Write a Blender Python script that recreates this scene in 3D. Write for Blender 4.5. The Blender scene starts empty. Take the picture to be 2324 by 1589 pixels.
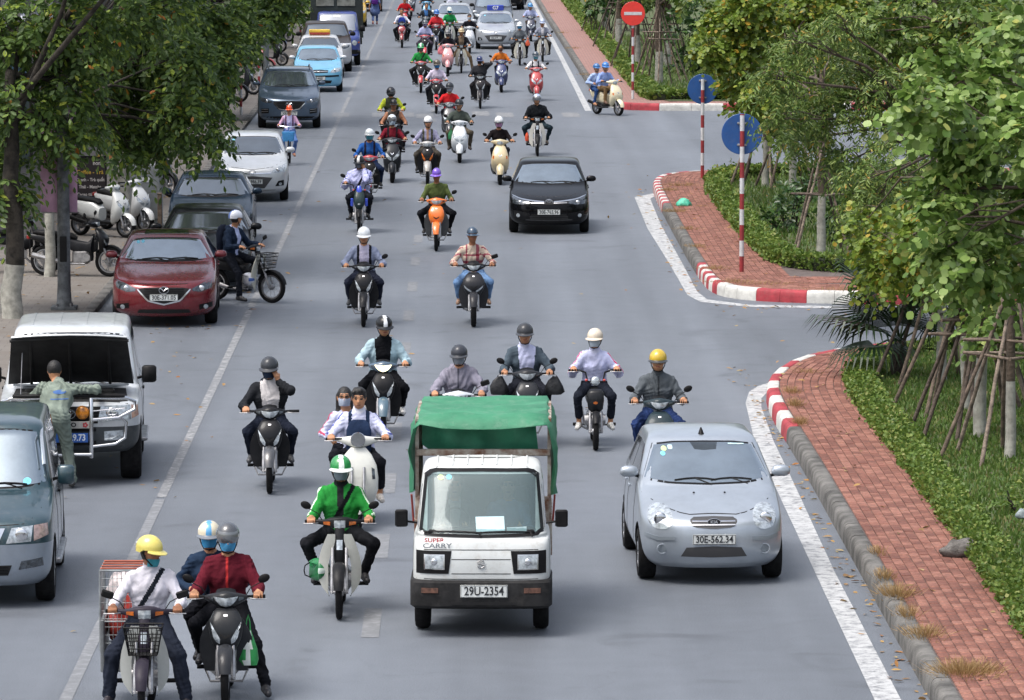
import bpy, bmesh, math, random
import numpy as np
from mathutils import Vector, Matrix
from mathutils.bvhtree import BVHTree
random.seed(7); RNG = np.random.default_rng(7)
SC = bpy.context.scene; COL = SC.collection
R = math.radians
# ---------------------------------------------------------------- camera
FPX, IW, IH = 11500.0, 2324.0, 1589.0
CAMH = 7.91
TH = math.atan((IH/2+330.0)/FPX)
PSI = math.atan(107.0/FPX*math.cos(TH))
cam_d = bpy.data.cameras.new('camera'); cam = bpy.data.objects.new('camera', cam_d); COL.objects.link(cam)
cam.location = (0, 0, CAMH); cam.rotation_euler = (math.pi/2-TH, 0, -PSI)
cam_d.sensor_width = 36; cam_d.lens = 36*FPX/IW; cam_d.clip_start = 1; cam_d.clip_end = 3000
SC.camera = cam
# ---------------------------------------------------------------- sky, sun, exposure (bright overcast)
SUN_EL, SUN_AZ = 64.0, 238.0     # azimuth measured clockwise from +Y
W = bpy.data.worlds.new('World'); SC.world = W; W.use_nodes = True
wn = W.node_tree; wn.nodes.clear()
sky = wn.nodes.new('ShaderNodeTexSky'); sky.sky_type = 'NISHITA'; sky.sun_disc = False
sky.sun_elevation = R(SUN_EL); sky.sun_rotation = R(SUN_AZ); sky.altitude = 0
sky.air_density = 1.0; sky.dust_density = 6.0; sky.ozone_density = 1.0
hs = wn.nodes.new('ShaderNodeHueSaturation'); hs.inputs['Saturation'].default_value = 0.58
bg = wn.nodes.new('ShaderNodeBackground'); bg.inputs['Strength'].default_value = 0.15
wo = wn.nodes.new('ShaderNodeOutputWorld')
wn.links.new(sky.outputs[0], hs.inputs['Color']); wn.links.new(hs.outputs[0], bg.inputs['Color']); wn.links.new(bg.outputs[0], wo.inputs['Surface'])
sun_d = bpy.data.lights.new('sun', 'SUN'); sun_d.energy = 1.0; sun_d.angle = R(26); sun_d.color = (1, .98, .95)
sun = bpy.data.objects.new('sun', sun_d); COL.objects.link(sun)
_sd = Vector((math.sin(R(SUN_AZ))*math.cos(R(SUN_EL)), math.cos(R(SUN_AZ))*math.cos(R(SUN_EL)), math.sin(R(SUN_EL))))
sun.rotation_euler = _sd.to_track_quat('Z', 'Y').to_euler(); sun.location = (0, 60, 60)
SC.view_settings.view_transform = 'Standard'; SC.view_settings.look = 'None'
SC.view_settings.gamma = 1; SC.view_settings.use_curve_mapping = False
SC.view_settings.exposure = 0.84
SC.render.engine = 'CYCLES'
try:
    SC.cycles.use_denoising = True; SC.cycles.max_bounces = 6; SC.cycles.transparent_max_bounces = 8
except Exception: pass

# ---------------------------------------------------------------- pixel rays -> places in the world (2324 x 1589 measure of the photograph)
FWD = Vector((math.sin(PSI)*math.cos(TH), math.cos(PSI)*math.cos(TH), -math.sin(TH)))
RGT = Vector((math.cos(PSI), -math.sin(PSI), 0)); UPV = RGT.cross(FWD)
def ray(u, v): return FWD*FPX + RGT*(u-IW/2) - UPV*(v-IH/2)
def G(u, v, z=0.0):
    d = ray(u, v); t = (z-CAMH)/d.z
    return Vector((d.x*t, d.y*t, z))
def at(u, v, Y):
    d = ray(u, v); t = Y/d.y
    return Vector((d.x*t, Y, CAMH+d.z*t))

# ---------------------------------------------------------------- materials
_M = {}
def mat(name, col, rough=.55, metal=0.0, var=.12, scale=6.0, bump=0.0, bscale=40.0, coat=0.0, spec=.5, emit=None, col2=None, dirt=0.0, dirtcol=(.16,.14,.12), sheen=0.0):
    key = name
    if key in _M: return _M[key]
    m = bpy.data.materials.new(name); m.use_nodes = True; nt = m.node_tree; N = nt.nodes; L = nt.links
    b = N['Principled BSDF']; b.inputs['Roughness'].default_value = rough; b.inputs['Metallic'].default_value = metal
    b.inputs['Specular IOR Level'].default_value = spec
    if coat: b.inputs['Coat Weight'].default_value = coat; b.inputs['Coat Roughness'].default_value = .06
    if sheen: b.inputs['Sheen Weight'].default_value = sheen
    c = (*col[:3], 1)
    tc = N.new('ShaderNodeTexCoord'); src = tc.outputs['Object']
    out = None
    if var > 0:
        nz = N.new('ShaderNodeTexNoise'); nz.inputs['Scale'].default_value = scale; nz.inputs['Detail'].default_value = 5; nz.inputs['Roughness'].default_value = .6
        L.new(src, nz.inputs['Vector'])
        mx = N.new('ShaderNodeMix'); mx.data_type = 'RGBA'
        c2 = col2 if col2 else tuple(max(0, x*(1-2.2*var)) for x in col[:3])
        mp = N.new('ShaderNodeMapRange'); mp.inputs['From Min'].default_value = .38; mp.inputs['From Max'].default_value = .66
        L.new(nz.outputs['Fac'], mp.inputs['Value']); L.new(mp.outputs[0], mx.inputs['Factor'])
        mx.inputs['A'].default_value = c; mx.inputs['B'].default_value = (*c2[:3], 1)
        out = mx.outputs['Result']
        rr = N.new('ShaderNodeMapRange'); rr.inputs['To Min'].default_value = max(.02, rough-.06); rr.inputs['To Max'].default_value = min(1, rough+.12)
        L.new(nz.outputs['Fac'], rr.inputs['Value']); L.new(rr.outputs[0], b.inputs['Roughness'])
    if dirt > 0:
        nd = N.new('ShaderNodeTexNoise'); nd.inputs['Scale'].default_value = 9; nd.inputs['Detail'].default_value = 8; nd.inputs['Roughness'].default_value = .72
        L.new(src, nd.inputs['Vector'])
        md = N.new('ShaderNodeMapRange'); md.inputs['From Min'].default_value = .5; md.inputs['From Max'].default_value = .78; md.inputs['To Max'].default_value = dirt
        L.new(nd.outputs['Fac'], md.inputs['Value'])
        m2 = N.new('ShaderNodeMix'); m2.data_type = 'RGBA'; L.new(md.outputs[0], m2.inputs['Factor'])
        if out: L.new(out, m2.inputs['A'])
        else: m2.inputs['A'].default_value = c
        m2.inputs['B'].default_value = (*dirtcol, 1); out = m2.outputs['Result']
    if out: L.new(out, b.inputs['Base Color'])
    else: b.inputs['Base Color'].default_value = c
    if bump > 0:
        nb = N.new('ShaderNodeTexNoise'); nb.inputs['Scale'].default_value = bscale; nb.inputs['Detail'].default_value = 4
        L.new(src, nb.inputs['Vector'])
        bp = N.new('ShaderNodeBump'); bp.inputs['Strength'].default_value = bump; bp.inputs['Distance'].default_value = .02
        L.new(nb.outputs['Fac'], bp.inputs['Height']); L.new(bp.outputs[0], b.inputs['Normal'])
    if emit:
        b.inputs['Emission Color'].default_value = (*emit[:3], 1); b.inputs['Emission Strength'].default_value = emit[3]
    _M[key] = m
    return m
def hx(s):   # sRGB hex -> linear
    s = s.lstrip('#'); v = [int(s[i:i+2], 16)/255 for i in (0, 2, 4)]
    return tuple(x/12.92 if x <= .04045 else ((x+.055)/1.055)**2.4 for x in v)
def cloth(c):
    return mat('cloth_'+c, hx(c), .9, 0, .16, 5, bump=.7, bscale=14, spec=.08)
def paint(c, metal=.0, rough=.32, dirt=.25):
    return mat('paint_%s_%d' % (c, int(metal*10)), hx(c), rough, metal,   .06, 3, coat=.8 if max(hx(c)) > .05 else .18, spec=.5 if max(hx(c)) > .05 else .12, dirt=dirt if max(hx(c)) > .05 else dirt*.25, dirtcol=(.22,.2,.18))
def plastic(c, rough=.42):
    return mat('plastic_'+c, hx(c), rough, 0, .12, 8, spec=.5 if max(hx(c)) > .05 else .15, dirt=.3 if max(hx(c)) > .05 else .08, dirtcol=(.17,.16,.15))
M_RUBBER = mat('rubber', (.010,.010,.011), .9, 0, .25, 20, dirt=.25, dirtcol=(.05,.048,.045), spec=.2)
M_BLACK = mat('black_plastic', (.009,.009,.010), .45, 0, .2, 8, dirt=.15, dirtcol=(.05,.05,.05), spec=.15)
M_DARK = mat('dark_gap', (.008,.008,.009), .8, 0, .1, 6)
M_CHROME = mat('chrome', (.75,.76,.78), .14, 1, .08, 6)
M_STEEL = mat('steel', (.42,.42,.43), .38, .9, .2, 10, dirt=.3)
M_ALLOY = mat('alloy_wheel', (.36,.37,.39), .35, .85, .15, 8, dirt=.4)
M_SKIN = mat('skin', hx('b98664'), .55, 0, .12, 14, bump=.1, spec=.35)
M_SKIN2 = mat('skin_tan', hx('96664a'), .55, 0, .12, 14, bump=.1, spec=.35)
M_HAIR = mat('hair', (.012,.011,.011), .5, 0, .2, 30, bump=.5, bscale=60)
M_LENS = mat('lamp_lens', hx('c9d2d8'), .12, .35, .25, 22, coat=.6, spec=.8)
M_LENSD = mat('lamp_lens_dark', hx('5b636b'), .1, .55, .35, 16, coat=.7, spec=.8)
M_AMBER = mat('amber_lens', hx('c9691e'), .2, 0, .25, 20, coat=.5)
M_PLATE = mat('plate_white', hx('d6dad8'), .45, 0, .08, 10, dirt=.2)
M_INK = mat('plate_ink', (.015,.016,.02), .5, 0, .1, 20)
M_MASKB = cloth('3f8fd0')
def glass_mat(name, col, rough=.03, metal=.0):
    if name in _M: return _M[name]
    m = mat(name, col, rough, metal, .10, 2.0, coat=1.0, spec=1.0)
    b = m.node_tree.nodes['Principled BSDF']; b.inputs['IOR'].default_value = 1.6
    return m
M_GLASS = glass_mat('car_glass', (.16,.19,.215), .02, .85)
M_GLASSL = glass_mat('car_glass_pale', (.29,.355,.405), .03, .8)
M_GLASSD = glass_mat('car_glass_side', (.02,.023,.026), .03, .3)

# ---------------------------------------------------------------- mesh builder
class MB:
    def __init__(s): s.v = []; s.f = []; s.m = []
    def add(s, vs, fs, mi=0):
        o = len(s.v); s.v.extend([tuple(p) for p in vs]); s.f.extend([tuple(i+o for i in f) for f in fs]); s.m.extend([mi]*len(fs)); return s
    def box(s, c, h, rot=None, mi=0, bev=0.0):
        x, y, z = h; b = min(bev, x*.9, y*.9, z*.9)
        if b <= 0:
            vs = [Vector((sx*x, sy*y, sz*z)) for sx in (-1,1) for sy in (-1,1) for sz in (-1,1)]
            fs = [(0,1,3,2),(4,6,7,5),(0,4,5,1),(2,3,7,6),(0,2,6,4),(1,5,7,3)]
        else:
            vs = []; fs = []
            for sz, ins in ((-1,b),(-1,0),(1,0),(1,b)):
                zz = sz*z if ins else sz*(z-b)
                X, Y = x-ins, y-ins
                for (px, py) in ((-X+b,-Y),(X-b,-Y),(X,-Y+b),(X,Y-b),(X-b,Y),(-X+b,Y),(-X,Y-b),(-X,-Y+b)): vs.append(Vector((px,py,zz)))
            for k in range(3):
                for i in range(8): j = (i+1) % 8; fs.append((k*8+i, k*8+j, (k+1)*8+j, (k+1)*8+i))
            fs.append(tuple(range(7,-1,-1))); fs.append(tuple(range(24,32)))
        if rot is not None: vs = [rot @ p for p in vs]
        c = Vector(c); return s.add([p+c for p in vs], fs, mi)
    def rings(s, rings, closed=True, cap0=True, cap1=True, mi=0):
        n = len(rings[0]); vs = [p for r in rings for p in r]; fs = []
        for k in range(len(rings)-1):
            for i in range(n if closed else n-1):
                j = (i+1) % n; fs.append((k*n+i, k*n+j, (k+1)*n+j, (k+1)*n+i))
        if closed and cap0: fs.append(tuple(range(n-1,-1,-1)))
        if closed and cap1: fs.append(tuple((len(rings)-1)*n+i for i in range(n)))
        return s.add(vs, fs, mi)
    def tube(s, path, rad, n=8, mi=0, cap=True):
        P = [Vector(p) for p in path]
        if not hasattr(rad, '__len__'): rad = [rad]*len(P)
        rr = []; up = None
        for i, p in enumerate(P):
            d = (P[min(i+1,len(P)-1)]-P[max(i-1,0)])
            d = d.normalized() if d.length > 1e-9 else Vector((0,0,1))
            if up is None: up = Vector((0,0,1)) if abs(d.z) < .9 else Vector((0,1,0))
            a = d.cross(up).normalized(); b = a.cross(d).normalized(); up = b
            rr.append([p + (a*math.cos(2*math.pi*k/n)+b*math.sin(2*math.pi*k/n))*rad[i] for k in range(n)])
        return s.rings(rr, True, cap, cap, mi)
    def ell(s, c, r, nu=14, nv=9, rot=None, mi=0, z0=-1.0, z1=1.0):
        c = Vector(c); rings = []
        t0, t1 = math.asin(z0), math.asin(z1)
        for k in range(nv+1):
            t = t0+(t1-t0)*k/nv; ring = []
            for i in range(nu):
                a = 2*math.pi*i/nu; p = Vector((r[0]*math.cos(t)*math.cos(a), r[1]*math.cos(t)*math.sin(a), r[2]*math.sin(t)))
                if rot is not None: p = rot @ p
                ring.append(c+p)
            rings.append(ring)
        return s.rings(rings, True, True, True, mi)
    def sloft(s, secs, n=20, axis='z', mi=0):
        # secs: (pos along axis, c1, c2, a, b, exponent); ring superellipse in the two other axes
        rr = []
        for (h, c1, c2, a, b, e) in secs:
            ring = []
            for i in range(n):
                t = 2*math.pi*i/n; ct, st = math.cos(t), math.sin(t)
                p = a*math.copysign(abs(ct)**(2/e), ct); q = b*math.copysign(abs(st)**(2/e), st)
                if axis == 'z': ring.append(Vector((c1+p, c2+q, h)))
                elif axis == 'y': ring.append(Vector((c1-p, h, c2+q)))
                else: ring.append(Vector((h, c1+p, c2+q)))
            rr.append(ring)
        return s.rings(rr, True, True, True, mi)
    def lathe_x(s, prof, n=24, c=(0,0,0), mi=0, closed=False):
        # prof: (x, r) turned about the X axis
        rr = [[Vector((x+c[0], r*math.cos(2*math.pi*i/n)+c[1], r*math.sin(2*math.pi*i/n)+c[2])) for i in range(n)] for (x, r) in prof]
        if closed: rr.append(rr[0])
        return s.rings(rr, True, not closed, not closed, mi)
    def grid(s, rows, thick=None, mi=0):
        # rows: equal-length lists of points; thick: vector, adds a back sheet and a rim
        m, n = len(rows), len(rows[0]); vs = [Vector(p) for r in rows for p in r]
        fs = [(j*n+i, j*n+i+1, (j+1)*n+i+1, (j+1)*n+i) for j in range(m-1) for i in range(n-1)]
        if thick is not None:
            o = m*n; t = Vector(thick); vs += [p+t for p in vs]
            fs += [tuple(o+k for k in reversed(f)) for f in fs[:]]
            bd = [i for i in range(n)]+[j*n+n-1 for j in range(1,m)]+[(m-1)*n+i for i in range(n-2,-1,-1)]+[j*n for j in range(m-2,0,-1)]
            for a, b in zip(bd, bd[1:]+bd[:1]): fs.append((b, a, o+a, o+b))
        return s.add(vs, fs, mi)
    def mesh(s, name, mats, smooth=30):
        me = bpy.data.meshes.new(name); me.from_pydata(s.v, [], s.f)
        for m in (mats if isinstance(mats, (list, tuple)) else [mats]): me.materials.append(m)
        if any(s.m): me.polygons.foreach_set('material_index', s.m)
        fin(me, smooth); return me
    def build(s, name, mats, parent=None, smooth=30, **kw):
        return link(name, s.mesh(name, mats, smooth), parent, **kw)
def fin(me, smooth=30):
    me.update()
    if smooth:
        me.polygons.foreach_set('use_smooth', [True]*len(me.polygons))
        if smooth < 180: me.set_sharp_from_angle(angle=R(smooth))
def npmesh(name, V, F, mats, mi=None, smooth=180):
    V = np.asarray(V, np.float32); F = np.asarray(F, np.int32); k = F.shape[1]
    me = bpy.data.meshes.new(name); me.vertices.add(len(V)); me.vertices.foreach_set('co', V.ravel())
    me.loops.add(F.size); me.loops.foreach_set('vertex_index', F.ravel())
    me.polygons.add(len(F)); me.polygons.foreach_set('loop_start', np.arange(0, F.size, k, dtype=np.int32))
    for m in (mats if isinstance(mats, (list, tuple)) else [mats]): me.materials.append(m)
    if mi is not None: me.polygons.foreach_set('material_index', np.asarray(mi, np.int32))
    me.update(calc_edges=True)
    if smooth:
        me.polygons.foreach_set('use_smooth', np.ones(len(F), bool))
        if smooth < 180: me.set_sharp_from_angle(angle=R(smooth))
    return me
def link(name, me, parent=None, loc=None, rotz=0, label=None, cat=None, group=None, kind=None):
    o = bpy.data.objects.new(name, me); COL.objects.link(o)
    if parent is not None: o.parent = parent
    if loc is not None: o.location = loc
    if rotz: o.rotation_euler = (0, 0, rotz)
    tag(o, label, cat, group, kind); return o
def tag(o, label=None, cat=None, group=None, kind=None):
    if label: o['label'] = label
    if cat: o['category'] = cat
    if group: o['group'] = group
    if kind: o['kind'] = kind
    return o
def thing(name, label, cat, loc=(0,0,0), rotz=0, group=None):
    o = bpy.data.objects.new(name, None); COL.objects.link(o); o.empty_display_size = .1
    o.location = loc; o.rotation_euler = (0, 0, rotz); return tag(o, label, cat, group)
def text_mesh(txt, size, m, bold=0.0, extrude=.001, xs=1.0):
    cu = bpy.data.curves.new('lettering', 'FONT'); cu.body = txt; cu.size = size; cu.align_x = 'CENTER'; cu.align_y = 'CENTER'; cu.extrude = extrude; cu.offset = bold; cu.resolution_u = 3
    o = bpy.data.objects.new('lettering', cu); COL.objects.link(o)
    dg = bpy.context.evaluated_depsgraph_get(); me = bpy.data.meshes.new_from_object(o.evaluated_get(dg))
    bpy.data.objects.remove(o); bpy.data.curves.remove(cu)
    me.materials.clear(); me.materials.append(m)
    me.transform(Matrix.Scale(xs, 4, (1,0,0)))
    me.transform(Matrix.Rotation(math.pi/2, 4, 'X'))     # reads from -Y, upright
    return me
def lerp(a, b, t): return a+(b-a)*t
# ================================================================ SETTING
def asphalt():
    m = bpy.data.materials.new('asphalt'); m.use_nodes = True; nt = m.node_tree; N = nt.nodes; L = nt.links; b = N['Principled BSDF']
    tc = N.new('ShaderNodeTexCoord')
    def noise(sc, det, stretch=None, dist=0):
        n = N.new('ShaderNodeTexNoise'); n.inputs['Scale'].default_value = sc; n.inputs['Detail'].default_value = det; n.inputs['Distortion'].default_value = dist
        if stretch:
            mp = N.new('ShaderNodeMapping'); mp.inputs['Scale'].default_value = stretch; L.new(tc.outputs['Object'], mp.inputs['Vector']); L.new(mp.outputs[0], n.inputs['Vector'])
        else: L.new(tc.outputs['Object'], n.inputs['Vector'])
        return n
    def rng(src, a, c, lo, hi):
        r = N.new('ShaderNodeMapRange'); r.inputs['From Min'].default_value = a; r.inputs['From Max'].default_value = c; r.inputs['To Min'].default_value = lo; r.inputs['To Max'].default_value = hi
        L.new(src, r.inputs['Value']); return r.outputs[0]
    big = noise(.22, 4, (1, .35, 1)); lane = noise(.9, 3, (1, .004, 1)); spot = noise(.55, 6, None, 1.5); mid = noise(2.2, 5); fine = noise(70, 2); streak = noise(1.4, 4, (1, .05, 1))
    def mul(a, c):
        q = N.new('ShaderNodeMath'); q.operation = 'MULTIPLY'; L.new(a, q.inputs[0]); L.new(c, q.inputs[1]); return q.outputs[0]
    f = mul(mul(rng(big.outputs['Fac'], .3, .7, .86, 1.12), rng(mid.outputs['Fac'], .3, .7, .94, 1.06)), mul(rng(fine.outputs['Fac'], .3, .7, .72, 1.28), rng(streak.outputs['Fac'], .35, .65, .93, 1.05)))
    f = mul(f, mul(rng(lane.outputs['Fac'], .3, .7, .80, 1.10), rng(spot.outputs['Fac'], .60, .72, 1.0, .76)))
    # long wandering cracks
    vor = N.new('ShaderNodeTexVoronoi'); vor.feature = 'DISTANCE_TO_EDGE'; vor.inputs['Scale'].default_value = .16
    wob = noise(1.1, 4); ad = N.new('ShaderNodeVectorMath'); ad.operation = 'ADD'; sc2 = N.new('ShaderNodeVectorMath'); sc2.operation = 'SCALE'; sc2.inputs['Scale'].default_value = 1.2
    L.new(wob.outputs['Color'], sc2.inputs[0]); L.new(tc.outputs['Object'], ad.inputs[0]); L.new(sc2.outputs[0], ad.inputs[1]); L.new(ad.outputs[0], vor.inputs['Vector'])
    f = mul(f, rng(vor.outputs['Distance'], 0, .004, .9, 1.0))
    cm = N.new('ShaderNodeMix'); cm.data_type = 'RGBA'; cm.blend_type = 'MULTIPLY'; cm.inputs['Factor'].default_value = 1
    cc = N.new('ShaderNodeCombineColor'); [L.new(f, cc.inputs[i]) for i in range(3)]
    cm.inputs['A'].default_value = (.130, .145, .168, 1); L.new(cc.outputs[0], cm.inputs['B']); L.new(cm.outputs['Result'], b.inputs['Base Color'])
    b.inputs['Roughness'].default_value = .56
    bp = N.new('ShaderNodeBump'); bp.inputs['Strength'].default_value = .5; bp.inputs['Distance'].default_value = .01; L.new(fine.outputs['Fac'], bp.inputs['Height']); L.new(bp.outputs[0], b.inputs['Normal'])
    return m
def worn_paint(name, col, amount, base=(.15,.158,.17)):
    m = bpy.data.materials.new(name); m.use_nodes = True; nt = m.node_tree; N = nt.nodes; L = nt.links; b = N['Principled BSDF']; b.inputs['Roughness'].default_value = .7
    tc = N.new('ShaderNodeTexCoord'); n = N.new('ShaderNodeTexNoise'); n.inputs['Scale'].default_value = 7; n.inputs['Detail'].default_value = 9; n.inputs['Roughness'].default_value = .75
    L.new(tc.outputs['Object'], n.inputs['Vector'])
    r = N.new('ShaderNodeMapRange'); r.inputs['From Min'].default_value = .62-.5*amount; r.inputs['From Max'].default_value = .78-.5*amount; L.new(n.outputs['Fac'], r.inputs['Value'])
    n2 = N.new('ShaderNodeTexNoise'); n2.inputs['Scale'].default_value = .9; n2.inputs['Detail'].default_value = 4; L.new(tc.outputs['Object'], n2.inputs['Vector'])
    x = N.new('ShaderNodeMix'); x.data_type = 'RGBA'; L.new(r.outputs[0], x.inputs['Factor']); x.inputs['A'].default_value = (*col, 1); x.inputs['B'].default_value = (*base, 1)
    y = N.new('ShaderNodeMix'); y.data_type = 'RGBA'; y.blend_type = 'MULTIPLY'; y.inputs['Factor'].default_value = .5; L.new(x.outputs['Result'], y.inputs['A']); L.new(n2.outputs['Color'], y.inputs['B'])
    L.new(x.outputs['Result'], b.inputs['Base Color']); return m
def sheet(name, pts, z, m, kind='structure', parent=None, **kw):
    me = bpy.data.meshes.new(name); me.from_pydata([(p[0], p[1], z) for p in pts], [], [tuple(range(len(pts)))]); me.materials.append(m); me.update()
    bm = bmesh.new(); bm.from_mesh(me)
    for f in bm.faces:
        if f.normal.z < 0: f.normal_flip()
    bmesh.ops.triangulate(bm, faces=bm.faces[:]); bm.to_mesh(me); bm.free()
    return link(name, me, parent, kind=kind, **kw)
def strip(name, left, right, z, m, parent=None, **kw):
    mb = MB(); n = len(left)
    mb.add([(p[0], p[1], z) for p in left]+[(p[0], p[1], z) for p in right], [(i, i+1, n+i+1, n+i) if 0 else (i, n+i, n+i+1, i+1) for i in range(n-1)])
    o = mb.build(name, m, parent, 0, **kw)
    bm = bmesh.new(); bm.from_mesh(o.data)
    for f in bm.faces:
        if f.normal.z < 0: f.normal_flip()
    bm.to_mesh(o.data); bm.free(); return o
M_GROUND = mat('earth', (.09,.08,.065), .95, 0, .25, 1.5)
sheet('ground', [(-600,-100),(600,-100),(600,1500),(-600,1500)], -.02, M_GROUND)
M_ASPH = asphalt()
road = sheet('road', [(-6.4,20),(60,20),(60,420),(-6.4,420)], 0, M_ASPH)
M_LINE = worn_paint('road_paint', (.43,.44,.445), .32)
M_LINEW = worn_paint('road_paint_worn', (.33,.335,.34), .52)
M_LINEV = worn_paint('road_paint_faint', (.225,.235,.25), .5)
def px_strip(name, Lp, Rp, m, label=None):
    return strip(name, [G(*p) for p in Lp], [G(*p) for p in Rp], .004, m, road)
px_strip('edge_line', [(2137,1900),(1985,1589),(1850,1300),(1757,1100),(1712,1000),(1692,915),(1700,890),(1722,876),(1757,866)], [(2206,1900),(2045,1589),(1895,1300),(1803,1100),(1755,1000),(1728,925),(1728,905),(1740,892),(1757,884)], M_LINE)
px_strip('edge_line', [(1490,438),(1440,448),(1470,520),(1520,600),(1560,670),(1590,686),(1700,697),(1925,701)], [(1490,443),(1476,452),(1502,515),(1547,595),(1582,662),(1605,680),(1700,692),(1925,696)], M_LINE)
strip('edge_line', [(3.72,157),(3.68,200),(3.5,330)], [(3.92,157),(3.86,200),(3.68,330)], .004, M_LINE, road)
for (y0, y1, m_) in ((40,62,M_LINEV),(62.2,88,M_LINEW),(88.6,112,M_LINEW),(112.5,166,M_LINEW),(167,330,M_LINEW)): strip('parking_line', [(-3.82-.0008*max(0,y0-115),y0),(-3.82-.0008*max(0,y1-115),y1)], [(-3.70-.0008*max(0,y0-115),y0),(-3.70-.0008*max(0,y1-115),y1)], .004, m_, road)
for k in range(-6, 42):
    y = 87.0+5.85*k
    if y > 46: strip('lane_dash', [(-1.06,y-1),(-1.06,y+1)], [(-.88,y-1),(-.88,y+1)], .004, M_LINEV, road)
for u in (775, 865, 922, 965, 1092, 1147, 1297):
    p = G(u, 258+(u%3)*3); strip('crossing_block', [(p.x-.26,p.y-1.3),(p.x-.3,p.y+1.3)], [(p.x+.26,p.y-1.3),(p.x+.22,p.y+1.3)], .0045, M_LINEV if u < 1090 else M_LINEW, road)

# ---------------------------------------------------------------- kerbs, brick pavements
KH = .22
def smooth_path(P, it=2):
    P = [Vector((p[0], p[1], 0)) for p in P]
    for _ in range(it):
        Q = [P[0]]
        for a, b in zip(P, P[1:]): Q += [a.lerp(b, .25), a.lerp(b, .75)]
        P = Q+[P[-1]]
    return P
def resample(P, step):
    out = [P[0].copy()]; need = step
    for a, b in zip(P, P[1:]):
        L = (b-a).length; t = 0.0
        while L-t >= need:
            t += need; out.append(a.lerp(b, t/L)); need = step
        need -= L-t
    return out
def offset(P, d):     # d > 0: to the right-hand side of the walking direction
    out = []
    for i, p in enumerate(P):
        t = (P[min(i+1,len(P)-1)]-P[max(i-1,0)]).normalized(); out.append(p+Vector((t.y, -t.x, 0))*d)
    return out
M_KERB = mat('kerb_concrete', (.16,.155,.145), .9, 0, .3, 3, bump=.6, bscale=30, dirt=.7, dirtcol=(.05,.05,.045))
M_KRED = mat('kerb_red', hx('a63640'), .7, 0, .2, 4, bump=.3, bscale=20, dirt=.55, dirtcol=(.2,.1,.09))
M_KWHT = mat('kerb_white', hx('c9c9c4'), .75, 0, .14, 4, bump=.3, bscale=20, dirt=.5, dirtcol=(.2,.19,.17))
def brick_mat(i, c):
    return mat('brick_%d' % i, c, .9, 0, .22, 25, bump=.5, bscale=60, dirt=.45, dirtcol=(.13,.09,.08))
M_BR = [brick_mat(0, hx('8e5e50')), brick_mat(1, hx('815346')), brick_mat(2, hx('98695a')), brick_mat(3, hx('764b3f'))]
M_JOINT = mat('brick_joint', (.12,.095,.088), .95, 0, .2, 8)
def brickwall_mat():
    m = bpy.data.materials.new('far_brick_paving'); m.use_nodes = True; N = m.node_tree.nodes; L = m.node_tree.links; b = N['Principled BSDF']; b.inputs['Roughness'].default_value = .9
    tc = N.new('ShaderNodeTexCoord'); br = N.new('ShaderNodeTexBrick'); br.inputs['Scale'].default_value = 1; br.inputs['Brick Width'].default_value = .22; br.inputs['Row Height'].default_value = .11; br.inputs['Mortar Size'].default_value = .008
    mp = N.new('ShaderNodeMapping'); mp.inputs['Rotation'].default_value = (0, 0, math.pi/2); L.new(tc.outputs['Object'], mp.inputs[0]); L.new(mp.outputs[0], br.inputs[0])
    br.inputs['Color1'].default_value = (*hx('86625a'), 1); br.inputs['Color2'].default_value = (*hx('917068'), 1); br.inputs['Mortar'].default_value = (.16,.11,.1,1)
    L.new(br.outputs[0], b.inputs['Base Color']); return m
M_BRFAR = brickwall_mat()
KP_LOW = smooth_path([(4.36,38),(4.36,55),(4.36,66),(4.30,71),(4.40,74.3),(4.9,77.1),(5.6,78.7),(6.6,80.0),(9,81.4),(16,82)])
KP_ISL = smooth_path([(16,88.6),(9,88.9),(6.6,89.2),(5.3,89.6),(4.5,90.7),(4.36,94),(4.36,108),(4.38,117),(4.48,121.6),(5.2,123.6),(7,124.4),(16,125.2)])
KP_UP = smooth_path([(16,157.6),(9,157.2),(6.3,157.0),(5.0,157.3),(4.42,159.5),(4.25,166),(4.1,200),(3.85,260),(3.7,330)])
def kerb(name, P, painted, step=1.0):
    k = link(name, None, kind='structure'); k.empty_display_size = .1
    pts = resample(P, step); n = 0
    for i in range(len(pts)-1):
        a, b = pts[i], pts[i+1]; sub = [a.lerp(b, .006), a.lerp(b, .5), a.lerp(b, .994)]
        def nrm(q): return Vector(((b-a).normalized().y, -(b-a).normalized().x, 0))
        ta = (pts[i+1]-pts[max(i-1,0)]).normalized(); tb = (pts[min(i+2,len(pts)-1)]-pts[i]).normalized()
        rings = []
        for q, t in ((sub[0], ta), (sub[1], (b-a).normalized()), (sub[2], tb)):
            nn = Vector((t.y, -t.x, 0)); h = KH+random.uniform(-.004,.004)
            prof = [(0,-.05),(.004,h*.5),(.012,h-.05),(.03,h-.018),(.06,h),(.17,h+.003),(.185,h-.01),(.185,-.05)]
            rings.append([q+nn*p[0]+Vector((0,0,p[1])) for p in prof])
        m = painted(i, (a+b)*.5)
        mb = MB(); mb.rings(rings, True, True, True); mb.build('kerb_stone', m, k, 50)
    return k
def pl(i, p):
    if p.y > 67.5: return (M_KRED, M_KWHT)[(i % 2)]
    return M_KERB
def pi_(i, p):
    if p.y < 90.75 and p.x > 4.35:
        k = sum(p.x > q for q in (4.62,5.1,6.0,7.05,8.1,9.1,10.1,11.2)); return (M_KRED, M_KWHT)[k % 2]
    if p.y < 95.5 or p.y > 112: return (M_KWHT, M_KRED)[i % 2]
    return M_KERB
def pu(i, p):
    if p.y < 168: return (M_KWHT, M_KRED)[(i//2) % 2]
    return M_KERB
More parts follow.
